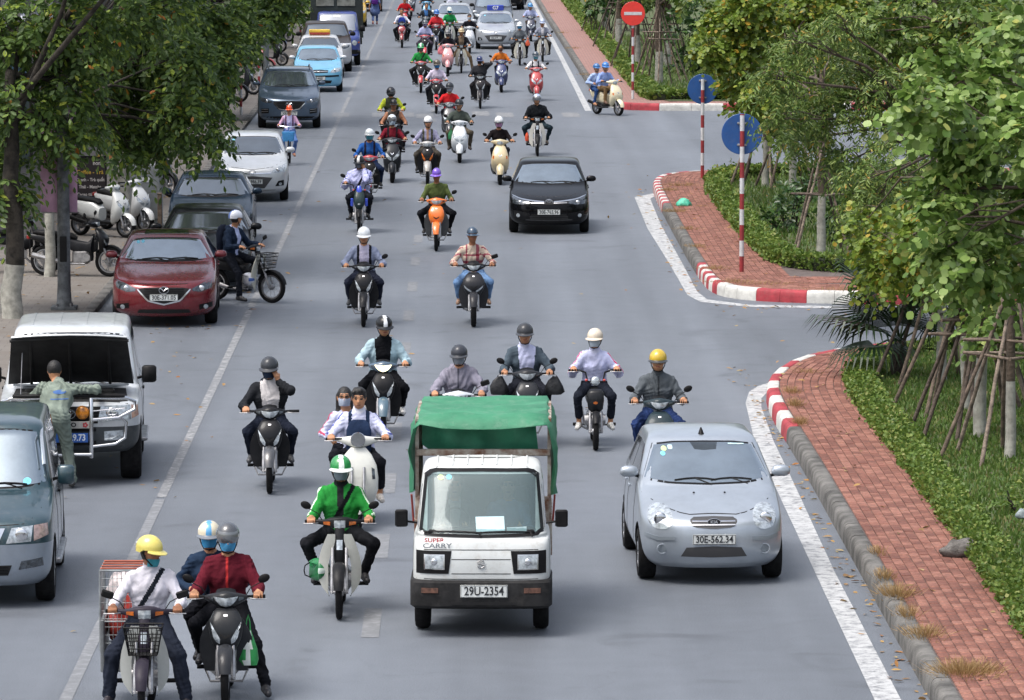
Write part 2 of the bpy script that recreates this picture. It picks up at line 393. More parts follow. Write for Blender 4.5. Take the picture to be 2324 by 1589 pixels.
def brick_mesh(i):
    mb = MB(); h = (.052, .104, .03); mb.box((0,0,-.03), h, None, 0, .006); me = mb.mesh('brick', M_BR[i], 40); return me
BR_ME = [brick_mesh(i) for i in range(4)]
# cheap brick: top with bevel only
def pave(parent, P, cols, near_first):
    cand = []
    for c in range(cols):
        off = offset(P, .185+.012+.056+c*.112); q = resample(off, .216)
        sh = (c % 2)*.108
        for i in range(len(q)-1):
            t = (q[i+1]-q[i]).normalized(); p = q[i]+t*sh
            cand.append((p, math.atan2(-t.x, t.y), random.randrange(4)))
    return cand
def put_bricks(parent, cand, nparts):
    cand = [c for c in cand if c[0].y > 45.5]
    def vis(c):
        d = c[0]; s = FPX/d.y; u = 1055+d.x*s; return (u < 2340)
    front = sorted([c for c in cand if vis(c)], key=lambda c: c[0].y)[:nparts]; fs = set(id(c) for c in front); rest = [c for c in cand if id(c) not in fs]
    for p, a, k in front:
        o = link('brick', BR_ME[k], parent); o.location = (p.x, p.y, KH+random.uniform(-.003,.003)); o.rotation_euler = (random.uniform(-.012,.012), random.uniform(-.015,.015), a)
    if rest:
        T = np.array([(sx*.052*(1-.1*(l==1)), sy*.104*(1-.05*(l==1)), z) for l, z in ((0,-.03),(0,-.005),(1,0)) for sx, sy in ((-1,-1),(1,-1),(1,1),(-1,1))])
        F0 = np.array([(l*4+i, l*4+(i+1)%4, l*4+4+(i+1)%4, l*4+4+i) for l in range(2) for i in range(4)]+[(8,9,10,11)])
        A = np.array([c[1] for c in rest]); P = np.array([(c[0].x, c[0].y, KH+random.uniform(-.003,.003)) for c in rest])
        ca, sa = np.cos(A), np.sin(A)
        V = np.stack([T[None,:,0]*ca[:,None]-T[None,:,1]*sa[:,None]+P[:,None,0], T[None,:,0]*sa[:,None]+T[None,:,1]*ca[:,None]+P[:,None,1], T[None,:,2]+P[:,None,2]], -1).reshape(-1,3)
        F = (F0[None]+12*np.arange(len(rest))[:,None,None]).reshape(-1,4)
        mi = np.repeat(np.array([c[2] for c in rest]), 9)
        link('bricks', npmesh('bricks', V, F, M_BR, mi, 40), parent, kind='stuff')
M_GRASS = mat('grass_soil', (.055,.095,.025), .95, 0, .3, 3, col2=(.075,.07,.035))
M_SOILR = mat('garden_soil', (.05,.04,.03), .95, 0, .3, 3)
def pavement(name, P, hedge_off, far=16, brick_cols=0, nparts=0, mj=None):
    inner = offset(P, .17); poly = [(p.x, p.y) for p in inner]
    poly += [(far, P[-1].y-1 if P is not KP_LOW else P[-1].y), (far, P[0].y)] if P is not KP_ISL else []
    s = sheet(name, poly, KH-.014, mj or M_JOINT)
    if brick_cols: put_bricks(s, pave(s, P, brick_cols, True), nparts)
    return s
kerb('kerb', KP_LOW, pl); kerb('kerb', KP_ISL, pi_, .5); kerb('kerb', KP_UP, pu)
pavement('sidewalk', KP_LOW, 0, brick_cols=12, nparts=300)
pavement('sidewalk', KP_ISL, 0, brick_cols=0, mj=M_JOINT)
SW_ISL = bpy.data.objects['sidewalk.001']
put_bricks(SW_ISL, pave(SW_ISL, KP_ISL, 26, True) if 0 else [c for c in pave(SW_ISL, KP_ISL, 12, True)], 300)
# the deeper corner of the island carries straight courses behind the curved ones
cand = []
for r in range(12):
    y = 91.15+.112*r
    for k in range(40):
        x = 5.9+.216*k+(r % 2)*.108
        if x < 15: cand.append((Vector((x, y, 0)), math.pi/2, random.randrange(4)))
put_bricks(SW_ISL, cand, 0)
pavement('sidewalk', KP_UP, 0, mj=M_BRFAR)
# gardens behind the hedges (turf)
def garden(P, off, far=16, close=None):
    e = offset(P, off); poly = [(p.x, p.y) for p in e]
    if P is KP_LOW: poly += [(far, P[0].y)]
    if P is KP_UP: poly += [(40, 330), (40, 158.6)]
    return sheet('lawn', poly, KH+.006, M_GRASS)
garden(KP_LOW, 1.5); garden(KP_UP, 1.75)
ISL_HEDGE = smooth_path([(16,93.2),(9,93.3),(7.2,93.5),(6.3,94.2),(5.9,96),(5.78,104),(5.75,112),(5.8,118.5),(6.4,121.0),(8,121.8),(16,122.2)])
sheet('lawn', [(p.x, p.y) for p in ISL_HEDGE], KH+.006, M_GRASS)

# ---------------------------------------------------------------- leaves
def leaf_template(kind):
    if kind == 'oval': O = [(0,0,0),(.20,.35,.03),(.22,.68,.02),(0,1,-.06),(-.22,.68,.02),(-.20,.35,.03)]; F = [(0,1,2,3),(0,3,4,5)]
    elif kind == 'hex': O = [(0,0,0),(.42,.22,.05),(.46,.66,.04),(0,.98,-.05),(-.46,.66,.04),(-.42,.22,.05)]; F = [(0,1,2,3),(0,3,4,5)]
    elif kind == 'round': O = [(0,0,0),(.30,.04,.05),(.47,.30,.06),(.46,.64,.03),(.28,.94,-.02),(0,.90,-.05),(-.28,.94,-.02),(-.46,.64,.03),(-.47,.30,.06),(-.30,.04,.05)]; F = [(0,1,2,3,4,5),(0,5,6,7,8,9)]
    elif kind == 'lance': O = [(0,0,0),(.13,.3,.02),(.11,.65,-.01),(0,1,-.14),(-.11,.65,-.01),(-.13,.3,.02)]; F = [(0,1,2,3),(0,3,4,5)]
    elif kind == 'quad': O = [(-.3,0,0),(.3,0,0),(.22,1,.05),(-.22,1,.05)]; F = [(0,1,2,3)]
    else: O = [(-.5,0,0),(.5,0,0),(.12,1,.12),(-.12,1,.12)]; F = [(0,1,2,3)]      # blade
    return np.array(O, float), np.array(F)
def leaves(kind, P, D, Nrm, size):
    """P base points, D tip directions, Nrm rough upper side, size lengths -> V, F"""
    T, F0 = leaf_template(kind); n = len(P)
    D = D/np.linalg.norm(D, axis=1, keepdims=True)
    X = np.cross(D, Nrm); X /= (np.linalg.norm(X, axis=1, keepdims=True)+1e-9); Z = np.cross(X, D)
    size = np.asarray(size).reshape(n, 1, 1) if np.ndim(size) else size
    V = P[:,None]+size*(T[None,:,0:1]*X[:,None]+T[None,:,1:2]*D[:,None]+T[None,:,2:3]*Z[:,None])
    F = F0[None]+len(T)*np.arange(n)[:,None,None]
    return V.reshape(-1,3), F.reshape(-1,F0.shape[1])
def merge(parts):
    V, F, o = [], [], 0
    for v, f in parts: V.append(v); F.append(f+o); o += len(v)
    return np.concatenate(V), np.concatenate(F)
def leaf_mat(name, cols, rough=.5, trans=.3):
    if name in _M: return _M[name]
    m = bpy.data.materials.new(name); m.use_nodes = True; N = m.node_tree.nodes; L = m.node_tree.links; b = N['Principled BSDF']
    g = N.new('ShaderNodeNewGeometry'); r = N.new('ShaderNodeValToRGB'); L.new(g.outputs['Random Per Island'], r.inputs[0])
    e = r.color_ramp.elements
    while len(e) > 1: e.remove(e[-1])
    for i, (p, c) in enumerate(cols):
        q = e[0] if i == 0 else e.new(p); q.position = p; q.color = (*c, 1)
    L.new(r.outputs[0], b.inputs['Base Color']); b.inputs['Roughness'].default_value = rough; b.inputs['Specular IOR Level'].default_value = .35
    t = N.new('ShaderNodeBsdfTranslucent'); L.new(r.outputs[0], t.inputs['Color']); mx = N.new('ShaderNodeMixShader'); mx.inputs[0].default_value = trans
    L.new(b.outputs[0], mx.inputs[1]); L.new(t.outputs[0], mx.inputs[2]); L.new(mx.outputs[0], N['Material Output'].inputs['Surface'])
    _M[name] = m; return m
ML_HEDGE = leaf_mat('hedge_leaf', [(0,(.06,.115,.018)),(.5,(.11,.18,.03)),(.85,(.17,.235,.045)),(1,(.24,.25,.07))])
ML_GRASS = leaf_mat('grass_blade', [(0,(.06,.115,.02)),(.6,(.10,.175,.035)),(.95,(.16,.18,.055)),(1,(.2,.16,.07))])
ML_DRY = leaf_mat('dry_grass', [(0,(.22,.14,.05)),(.5,(.33,.21,.09)),(1,(.42,.3,.15))])
def runit(n): 
    v = RNG.normal(size=(n,3)); return v/np.linalg.norm(v, axis=1, keepdims=True)
def hedge(P, off, width, height, label, dens=700, lsize=.06, ymin=44, ymax=400, xmax=13, kind='hex'):
    """clipped hedge along an offset path: leaves over top and both faces"""
    q = resample(offset(P, off), .1); q = [p for p in q if ymin < p.y < ymax and p.x < xmax]
    C = np.array([(p.x, p.y) for p in q]); t = np.gradient(C, axis=0); t /= np.linalg.norm(t, axis=1, keepdims=True); nr = np.stack([t[:,1], -t[:,0]], 1)
    n = int(len(q)*.1*(width+2*height)*dens); i = RNG.integers(0, len(q), n)
    per = RNG.uniform(0, width+2*height, n)
    lat = np.where(per < height, -width/2, np.where(per < height+width, per-height-width/2, width/2)); zz = np.where(per < height, per, np.where(per < height+width, height, width+2*height-per))
    bump = .04*np.sin(C[i,1]*2.3)+.03*np.sin(C[i,1]*7.1+C[i,0]*5)+.03*np.sin(C[i,1]*17)
    lat = lat*(1+bump*2)+RNG.normal(0,.03,n); zz = zz*(1+bump*1.6)+RNG.normal(0,.022,n)
    Pn = np.stack([C[i,0]+nr[i,0]*lat+t[i,0]*RNG.uniform(-.05,.05,n), C[i,1]+nr[i,1]*lat+t[i,1]*RNG.uniform(-.05,.05,n), KH+np.maximum(zz,.01)], 1)
    out = np.stack([nr[i,0]*lat*2.2, nr[i,1]*lat*2.2, np.full(n,.25)], 1)+runit(n)*.35
    V, F = leaves(kind, Pn, out+runit(n)*.4, runit(n)+np.array([0,0,1.0]), RNG.uniform(.7,1.3,n)*lsize)
    c = Vector((C[len(C)//2,0], C[len(C)//2,1], KH))
    h = thing('hedge', label, 'hedge', (c.x, c.y, c.z))
    link('foliage', npmesh('foliage', V-np.array(c), F, ML_HEDGE, None, 0), h, kind='stuff')
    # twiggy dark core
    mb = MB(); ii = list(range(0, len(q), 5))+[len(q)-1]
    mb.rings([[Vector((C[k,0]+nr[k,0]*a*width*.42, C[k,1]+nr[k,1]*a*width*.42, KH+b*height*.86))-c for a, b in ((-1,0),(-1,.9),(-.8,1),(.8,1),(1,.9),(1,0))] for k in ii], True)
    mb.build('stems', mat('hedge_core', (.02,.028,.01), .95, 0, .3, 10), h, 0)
    return h
hedge(KP_LOW, 1.38, .36, .13, 'low clipped green hedge edging the near brick sidewalk at lower right', 1700, .042)
def hedge_path(P, w, h, label, **k): return hedge(P, 0, w, h, label, **k)
hedge_path([p for p in ISL_HEDGE], .36, .24, 'low yellow-green hedge curving round the middle traffic island', dens=900, lsize=.062)
hedge(KP_UP, 1.6, .45, .2, 'straight low hedge along the far sidewalk behind the no entry sign', 260, .13, ymin=159.5, ymax=300)
UPH = smooth_path([(13,160.2),(9,160.0),(6.9,159.9),(6.1,160.6),(6.0,162.6)])
hedge(UPH, 0, .7, .22, 'short clipped hedge at the far corner behind the red and white kerb', 260, .12, ymin=150)
# grass blades
def grass(name, label, n, region, hgt):
    P = []
    while len(P) < n:
        x, y = random.uniform(region[0], region[1]), random.uniform(region[2], region[3]); P.append((x, y, KH+.005))
    P = np.array(P); D = runit(n)*.5+np.array([0,0,1.0])
    V, F = leaves('blade', P, D, runit(n), np.ones(n))
    # slim blades: rebuild with width scale
    T = np.array([(-.012,0,0),(.012,0,0),(.004,1,.0),(-.004,1,.0)])
    D /= np.linalg.norm(D, axis=1, keepdims=True); X = np.cross(D, runit(n)); X /= np.linalg.norm(X, axis=1, keepdims=True)
    s = RNG.uniform(.5,1.3,n)[:,None,None]*hgt
    V = (P[:,None]+T[None,:,0:1]*X[:,None]*1.3+s*T[None,:,1:2]*D[:,None]).reshape(-1,3)
    F = (np.array([[0,1,2,3]])[None]+4*np.arange(n)[:,None,None]).reshape(-1,4)
    return link(name, npmesh(name, V, F, ML_GRASS, None, 0), kind='stuff', label=label, cat='grass')
grass('grass', 'green grass growing under the staked trees at right', 42000, (5.9,9.2,46,78), .065)
grass('grass', 'green grass growing among the shrubs of the middle traffic island', 9000, (6.1,11,94.5,121), .13)
grass('grass', 'green grass under the far staked trees behind the no entry sign', 9000, (6.1,12,160.5,215), .2)
# dry tufts along the kerb
def tuft(u, v, w, n, h, label):
    c = G(u, v, KH); P = np.stack([RNG.normal(0, w, n), RNG.normal(0, .30, n)*RNG.uniform(.3,1,n), np.zeros(n)], 1)
    D = P*np.array([1.5,1.2,0])/max(w,.1)*.35+runit(n)*.35+np.array([0,0,.75]); D /= np.linalg.norm(D, axis=1, keepdims=True); X = np.cross(D, runit(n)); X /= np.linalg.norm(X, axis=1, keepdims=True)
    T = np.array([(-.003,0),(.003,0),(.0012,1),(-.0012,1)]); s = RNG.uniform(.25,1.25,n)[:,None,None]*h
    V = (P[:,None]+T[None,:,0:1]*X[:,None]+s*T[None,:,1:2]*D[:,None]).reshape(-1,3); F = (np.array([[0,1,2,3]])[None]+4*np.arange(n)[:,None,None]).reshape(-1,4)
    return link('dry_grass', npmesh('dry_grass', V, F, ML_DRY, None, 0), loc=(c.x, c.y, KH), kind='stuff', label=label, cat='grass')
for (u, v, w, n, h) in ((2182,1525,.13,700,.12),(2225,1523,.13,400,.08),(2098,1440,.09,420,.10),(2060,1395,.05,260,.11),(2035,1350,.08,500,.13),(2008,1310,.05,240,.1),(1992,1255,.04,160,.08),(1815,960,.05,260,.1),(1805,920,.05,260,.11),(1795,890,.06,220,.1),(1830,845,.12,160,.06)):
    tuft(u, v, w, n, h, 'straw-coloured dry grass tufts sprouting along the near kerb edge')
for (u, v, w, n, h) in ((1545,421,.2,260,.1),(1515,432,.1,200,.09),(1530,480,.14,300,.09),(1570,468,.25,140,.06),(1560,520,.12,220,.08),(1580,560,.1,200,.08),(1620,610,.12,240,.08),(1660,640,.25,260,.07),(1740,645,.3,200,.06),(1900,658,.4,220,.06)):
    tuft(u, v, w, n, h, 'dry orange grass scattered over the brick corner of the island')
for (u, v, w, n, h) in ((1250,30,.12,120,.1),(1275,75,.14,120,.1),(1300,110,.14,140,.1),(1330,170,.14,140,.1)):
    tuft(u, v, w, n, h, 'dry grass along the kerb of the far sidewalk')

# ---------------------------------------------------------------- left pavement and shop fronts
def paver_mat():
    m = bpy.data.materials.new('old_pavers'); m.use_nodes = True; N = m.node_tree.nodes; L = m.node_tree.links; b = N['Principled BSDF']; b.inputs['Roughness'].default_value = .9
    tc = N.new('ShaderNodeTexCoord'); br = N.new('ShaderNodeTexBrick'); br.inputs['Scale'].default_value = 1; br.inputs['Brick Width'].default_value = .3; br.inputs['Row Height'].default_value = .3; br.inputs['Mortar Size'].default_value = .006; L.new(tc.outputs['Object'], br.inputs[0])
    br.inputs['Color1'].default_value = (.15,.14,.13,1); br.inputs['Color2'].default_value = (.18,.165,.15,1); br.inputs['Mortar'].default_value = (.06,.055,.05,1)
    n = N.new('ShaderNodeTexNoise'); n.inputs['Scale'].default_value = 1.2; n.inputs['Detail'].default_value = 7; L.new(tc.outputs['Object'], n.inputs[0])
    r = N.new('ShaderNodeMapRange'); r.inputs['From Min'].default_value = .35; r.inputs['From Max'].default_value = .7; L.new(n.outputs['Fac'], r.inputs[0])
    x = N.new('ShaderNodeMix'); x.data_type = 'RGBA'; L.new(r.outputs[0], x.inputs['Factor']); L.new(br.outputs[0], x.inputs['A']); x.inputs['B'].default_value = (.13,.115,.1,1); L.new(x.outputs['Result'], b.inputs['Base Color']); return m
sheet('sidewalk', [(-6.55,20),(-6.55,420),(-14,420),(-14,20)], .10, paver_mat())
KL = link('kerb', None, kind='structure')
mbk = MB(); mbk.box((0,.49,.03), (.09,.49,.08), None, 0, .015); KS = mbk.mesh('kerb_stone', M_KERB, 40)
for k in range(0, 130):
    o = link('kerb_stone', KS, KL); o.location = (-6.47, 78+k*1.0, 0)
WALLC = [hx('5f5c56'), hx('4a4742'), hx('6a645a'), hx('50545a'), hx('5c5246'), hx('45423f')]
LBL = ['grey rendered shop house behind the left roadside trees', 'dark stained shop house with a steel shutter behind the left trees', 'cream shop house with a red awning at the far left', 'blue-grey shop house with glass door behind the left trees', 'tan shop house with green shutter at the far left', 'sooty shop house at the far end of the left row']
yb = 100.0
for i in range(6):
    w = (34, 28, 30, 36, 34, 40)[i]; hgt = (9, 11, 8, 10, 9, 12)[i]
    b = thing('shop_house', LBL[i], 'building', (-11.2, yb+w/2, 0))
    m = mat('render_%d' % i, WALLC[i], .9, 0, .25, 1.2, bump=.2, bscale=8, dirt=.6)
    MB().box((-3, 0, hgt/2), (3, w/2-.03, hgt/2)).build('wall', m, b, 0)
    nb = int(w//4.2)
    for k in range(nb):
        y = -w/2+(k+.5)*w/nb
        d = MB(); d.box((.03, y, 1.35), (.05, 1.5, 1.25)); dm = mat('shutter_%d' % ((i+k) % 4), [hx('4a4d50'), hx('3d2b22'), hx('2c4a44'), hx('6a6660')][(i+k) % 4], .6, .2, .2, 3, dirt=.4)
        dd = d.build('door', dm, b, 0)
        for s in range(7): MB().box((.09, y, .35+s*.32), (.012, 1.46, .05)).build('slat', dm, dd, 0)
        fr = MB(); fr.box((.02, y, 4.2), (.06, .75, .85)); wi = fr.build('window', mat('window_frame', hx('c9c4b8'), .7), b, 0)
        MB().box((.07, y, 4.2), (.02, .65, .75)).build('pane', M_GLASSD, wi, 0)
        if k % 2 == 0:
            aw = MB(); aw.grid([[(.1,y-1.8,3.05),(.1,y+1.8,3.05)],[(1.5,y-1.8,2.65),(1.5,y+1.8,2.65)]], (0,0,-.04)); aw.build('awning', mat('awning_%d' % (k % 3), [hx('7a2c2a'), hx('27506a'), hx('4d5a3a')][k % 3], .8), b, 0)
    yb += w
# ================================================================ TOOLS FOR SHAPED SURFACES
def bvh_of(mb_or_me):
    if isinstance(mb_or_me, MB): return BVHTree.FromPolygons([Vector(p) for p in mb_or_me.v], mb_or_me.f)
    me = mb_or_me; return BVHTree.FromPolygons([v.co.copy() for v in me.vertices], [tuple(p.vertices) for p in me.polygons])
def resamp2(P, n):
    P = [Vector((p[0], p[1])) for p in P]; d = [0]
    for a, b in zip(P, P[1:]): d.append(d[-1]+(b-a).length)
    out = []
    for i in range(n):
        s = d[-1]*i/(n-1); k = 0
        while k < len(d)-2 and d[k+1] < s: k += 1
        L = d[k+1]-d[k]; out.append(P[k].lerp(P[k+1], 0 if L < 1e-9 else (s-d[k])/L))
    return out
def patch(bvh, lo, hi, axis='f', n=10, m=5, off=.004, skirt=.012, mb=None, mi=0):
    """ruled patch between two curves drawn in front view (x,z) or side view (y,z), laid on the surface below it"""
    lo, hi = resamp2(lo, n), resamp2(hi, n); rows = []; last = None
    dr = {'f': Vector((0,1,0)), 'r': Vector((-1,0,0)), 'l': Vector((1,0,0)), 't': Vector((0,0,-1)), 'b': Vector((0,-1,0))}[axis]
    for j in range(m):
        row = []
        for i in range(n):
            q = lo[i].lerp(hi[i], j/(m-1))
            o = {'f': Vector((q[0],-6,q[1])), 'r': Vector((6,q[0],q[1])), 'l': Vector((-6,q[0],q[1])), 't': Vector((q[0],q[1],6)), 'b': Vector((q[0],12,q[1]))}[axis]
            h = bvh.ray_cast(o, dr)
            if h[0] is None:
                if last is None:
                    w = bvh.find_nearest(o+dr*6); p = w[0]
                else: p = o+dr*((last-o).dot(dr))
                p = p - dr*off
            else: last = h[0]; p = h[0]-dr*off
            row.append(p)
        rows.append(row)
    mb = mb or MB(); mb.grid(rows, dr*skirt, mi); return mb
def ellp(cx, cz, a, b, n=9, e=2.0):
    lo, hi = [], []
    for i in range(n):
        t = math.pi*(1-i/(n-1)); c, s = math.cos(t), math.sin(t)
        x = cx+a*math.copysign(abs(c)**(2/e), c); z = b*abs(s)**(2/e); lo.append((x, cz-z)); hi.append((x, cz+z))
    return lo, hi
def mirror2(P): return [(-x, z) for (x, z) in reversed(P)]

# ---------------------------------------------------------------- bodies: one continuous skin from blended tapered limbs
def _prim_d(pr, X, Y, Z):
    t = pr['t']
    if t == 'c':
        a, b = pr['a'], pr['b']; px, py, pz = X-a[0], Y-a[1], Z-a[2]; bx, by, bz = b[0]-a[0], b[1]-a[1], b[2]-a[2]
        if 'L' in pr:
            l = pr['L']; f = pr['s']-1; d = (px*l[0]+py*l[1]+pz*l[2])*f; px = px+d*l[0]; py = py+d*l[1]; pz = pz+d*l[2]
            d = (bx*l[0]+by*l[1]+bz*l[2])*f; bx += d*l[0]; by += d*l[1]; bz += d*l[2]
        q = np.clip((px*bx+py*by+pz*bz)/(bx*bx+by*by+bz*bz+1e-9), 0, 1)
        return np.sqrt((px-q*bx)**2+(py-q*by)**2+(pz-q*bz)**2)-(pr['ra']+q*(pr['rb']-pr['ra']))
    c, r, Rm = pr['c'], pr['r'], pr.get('R')
    px, py, pz = X-c[0], Y-c[1], Z-c[2]
    if Rm is not None: px, py, pz = (Rm[0][0]*px+Rm[1][0]*py+Rm[2][0]*pz, Rm[0][1]*px+Rm[1][1]*py+Rm[2][1]*pz, Rm[0][2]*px+Rm[1][2]*py+Rm[2][2]*pz)
    k = np.sqrt((px/r[0])**2+(py/r[1])**2+(pz/r[2])**2); k2 = np.sqrt((px/r[0]**2)**2+(py/r[1]**2)**2+(pz/r[2]**2)**2)+1e-6
    return k*(k-1)/k2
def _prim_bb(pr):
    if pr['t'] == 'c':
        a, b = np.array(pr['a']), np.array(pr['b']); r = max(pr['ra'], pr['rb'])/(pr.get('s', 1)); return np.minimum(a,b)-r, np.maximum(a,b)+r
    c = np.array(pr['c']); r = max(pr['r']); return c-r, c+r
def surface(prims, h):
    bb = [_prim_bb(p) for p in prims]; lo = np.min([b[0] for b in bb], 0)-3*h; hi = np.max([b[1] for b in bb], 0)+3*h
    n = np.ceil((hi-lo)/h).astype(int)+1; ax = [lo[i]+h*np.arange(n[i]) for i in range(3)]
    F = np.full(n, 1.0, np.float32)
    for pr, b in zip(prims, bb):
        k = pr.get('k', .03); pad = k+2.5*h
        i0 = np.maximum(((b[0]-pad-lo)/h).astype(int), 0); i1 = np.minimum(((b[1]+pad-lo)/h).astype(int)+2, n)
        s = tuple(slice(i0[i], i1[i]) for i in range(3))
        d = _prim_d(pr, ax[0][s[0]][:,None,None], ax[1][s[1]][None,:,None], ax[2][s[2]][None,None,:]).astype(np.float32)
        f = F[s]; q = np.clip(.5+.5*(f-d)/k, 0, 1); F[s] = f*(1-q)+d*q-k*q*(1-q)
    S = F < 0; cs = [S[i:n[0]-1+i, j:n[1]-1+j, k:n[2]-1+k] for i in (0,1) for j in (0,1) for k in (0,1)]
    al = cs[0].copy(); an = cs[0].copy()
    for c in cs[1:]: al &= c; an |= c
    act = an & ~al; I = np.argwhere(act); idx = -np.ones(act.shape, np.int32); idx[act] = np.arange(len(I))
    acc = np.zeros((len(I),3)); cnt = np.zeros(len(I)); cor = [(i,j,k) for i in (0,1) for j in (0,1) for k in (0,1)]
    val = {c: F[I[:,0]+c[0], I[:,1]+c[1], I[:,2]+c[2]] for c in cor}
    for a in cor:
        for d in range(3):
            if a[d]: continue
            b = list(a); b[d] = 1; b = tuple(b); va, vb = val[a], val[b]; x = (va < 0) != (vb < 0)
            t = va/(va-vb+1e-12); p = np.tile(np.array(a, float), (len(I),1)); p[:,d] = t
            acc[x] += p[x]; cnt[x] += 1
    V = lo+h*(I+acc/np.maximum(cnt,1)[:,None]); Q = []
    for d in range(3):
        sl0 = [slice(1,None)]*3; e1, e2 = [(1,2),(2,0),(0,1)][d]
        A = [slice(0,None)]*3; A[d] = slice(0,-1); B = [slice(0,None)]*3; B[d] = slice(1,None)
        s0, s1 = S[tuple(A)], S[tuple(B)]; E = np.argwhere(s0 != s1); E = E[(E[:,e1] > 0) & (E[:,e2] > 0) & (E[:,e1] < n[e1]-1) & (E[:,e2] < n[e2]-1)]
        if not len(E): continue
        def g(o1, o2):
            q = E.copy(); q[:,e1] -= o1; q[:,e2] -= o2; return idx[q[:,0], q[:,1], q[:,2]]
        quad = np.stack([g(1,1), g(0,1), g(0,0), g(1,0)], 1); fl = ~s0[E[:,0], E[:,1], E[:,2]]; quad[fl] = quad[fl][:, ::-1]
        Q.append(quad)
    return V, np.concatenate(Q)
def cap(a, b, ra, rb, tag, k=.03, **kw): return dict(t='c', a=tuple(a), b=tuple(b), ra=ra, rb=rb, tag=tag, k=k, **kw)
def elp(c, r, tag, k=.02, R=None, **kw): return dict(t='e', c=tuple(c), r=tuple(r), tag=tag, k=k, R=R, **kw)
def ik(a, c, l1, l2, pole):
    a, c = Vector(a), Vector(c); d = c-a; L = min(d.length, (l1+l2)*.995); u = d.normalized()
    x = (l1*l1-l2*l2+L*L)/(2*L); hgt = math.sqrt(max(l1*l1-x*x, 0)); p = Vector(pole); p = (p-u*p.dot(u)).normalized()
    return a+u*x+p*hgt

M_EYE = mat('eye_dark', (.012,.01,.009), .3, 0, .1, 10)
M_LIP = mat('lips', hx('8a4b42'), .5, 0, .1, 20)
def helmet(person, hc, HR, st):
    """st: dict(kind, c, brim, stripe)"""
    kind = st.get('kind', 'half'); c = st['c']; mm = mat('helmet_'+c, hx(c), .25, 0, .1, 6, coat=.6 if max(hx(c)) > .06 else .2, spec=.5 if max(hx(c)) > .06 else .2, dirt=.15 if max(hx(c)) > .06 else .04)
    T = Matrix.Translation(hc) @ HR.to_4x4()
    mats = [mm, mat('helmet_'+st['stripe'], hx(st['stripe']), .3, 0, .08, 6, coat=.5)] if st.get('stripe') else [mm]
    mb = MB(); nu, nv = 24, 11
    full = kind == 'full'
    rx, ry, rz, z0 = (.125,.145,.145,-.85) if full else (.112,.132,.120,-.12)
    if kind == 'cap': rx, ry, rz, z0 = .094, .112, .108, -.05
    if kind == 'jet': rx, ry, rz, z0 = .12, .14, .13, -.72
    t0 = math.asin(z0); cz = .0 if full else .035
    if kind == 'jet': cz = .015
    vs, fs, mi = [], [], []
    for k in range(nv+1):
        t = t0+(math.pi/2-t0)*k/nv
        for i in range(nu):
            a = 2*math.pi*i/nu; z = rz*math.sin(t)+cz
            y = ry*math.cos(t)*math.sin(a)+.008
            if kind == 'jet' and y < -.02 and z < .03: z = .03+ (z-.03)*.12      # open face
            if kind == 'half' and y > .04 and k == 0: z -= .025
            vs.append((rx*math.cos(t)*math.cos(a), y, z))
    for k in range(nv):
        for i in range(nu):
            j = (i+1) % nu; fs.append((k*nu+i, k*nu+j, (k+1)*nu+j, (k+1)*nu+i))
            xm = (vs[fs[-1][0]][0]+vs[fs[-1][1]][0]+vs[fs[-1][2]][0]+vs[fs[-1][3]][0])/4; mi.append(1 if st.get('stripe') and abs(xm) < .024 else 0)
    fs.append(tuple(range(nu-1,-1,-1))); mi.append(0)
    mb.add(vs, fs); mb.m = mi
    me = mb.mesh('helmet', mats, 60); me.transform(T); o = link('cap' if kind == 'cap' else 'helmet', me, person)
    bc = st.get('brim', c)
    if kind in ('half', 'cap') and bc:
        L = .075 if kind == 'cap' else .052; rows = []
        for r in range(4):
            row = []
            for i in range(13):
                a = R(-68+136*i/12); k = 1+r/3*L/ry*max(0,math.cos(a))**.6; row.append((math.sin(a)*rx*k*.99, .008-math.cos(a)*ry*k*.99, .025+cz-.035-.028*r/3*math.cos(a)-.004))
            rows.append(row)
        b = MB(); b.grid(rows, (0,0,-.006)); me = b.mesh('brim', mat('helmet_'+bc, hx(bc), .3, 0, .08, 6, coat=.5), 40); me.transform(T); link('brim', me, o)
    if full or st.get('visor'):
        rows = []
        for r in range(6):
            z = (-.055+.02*r) if full else (-.02+.022*r); row = []
            for i in range(13):
                a = R(-64+128*i/12); k = 1.035*math.sqrt(max(.05, 1-((z-cz)/rz)**2)); row.append((math.sin(a)*rx*k, .008-math.cos(a)*ry*k, z))
            rows.append(row)
        b = MB(); b.grid(rows, (0,.006,0)); me = b.mesh('visor', M_GLASSD if full else glass_mat('visor_smoke', (.12,.13,.14), .08), 60); me.transform(T); link('visor', me, o)
    if kind != 'cap' and not full:
        b = MB()
        for s in (-1, 1): b.tube([(s*.098,.02,.0),(s*.082,-.01,-.06),(s*.05,-.06,-.118),(0,-.075,-.128)], .007, 5)
        me = b.mesh('chin_strap', M_BLACK, 60); me.transform(T); link('chin_strap', me, o)
    return o
def face_band(person, hc, HR, name, m, z0, z1, amax, bulge, rr=(.080,.100)):
    rows = []; T = Matrix.Translation(hc) @ HR.to_4x4(); nj = 7
    for j in range(nj):
        z = lerp(z0, z1, j/(nj-1)); w = 1-.16*max(0, (-.02-z)/.1)**1.2; row = []
        for i in range(13):
            a = R(-amax+2*amax*i/12); bl = bulge*math.exp(-(a/.45)**2)*(1-((j/(nj-1))-.6)**2*1.6); row.append((math.sin(a)*rr[0]*w, -math.cos(a)*(rr[1]*w)-bl+ .0, z))
        rows.append(row)
    b = MB(); b.grid(rows, (0,.008,0)); me = b.mesh(name, m, 70); me.transform(T); return link(name, me, person)
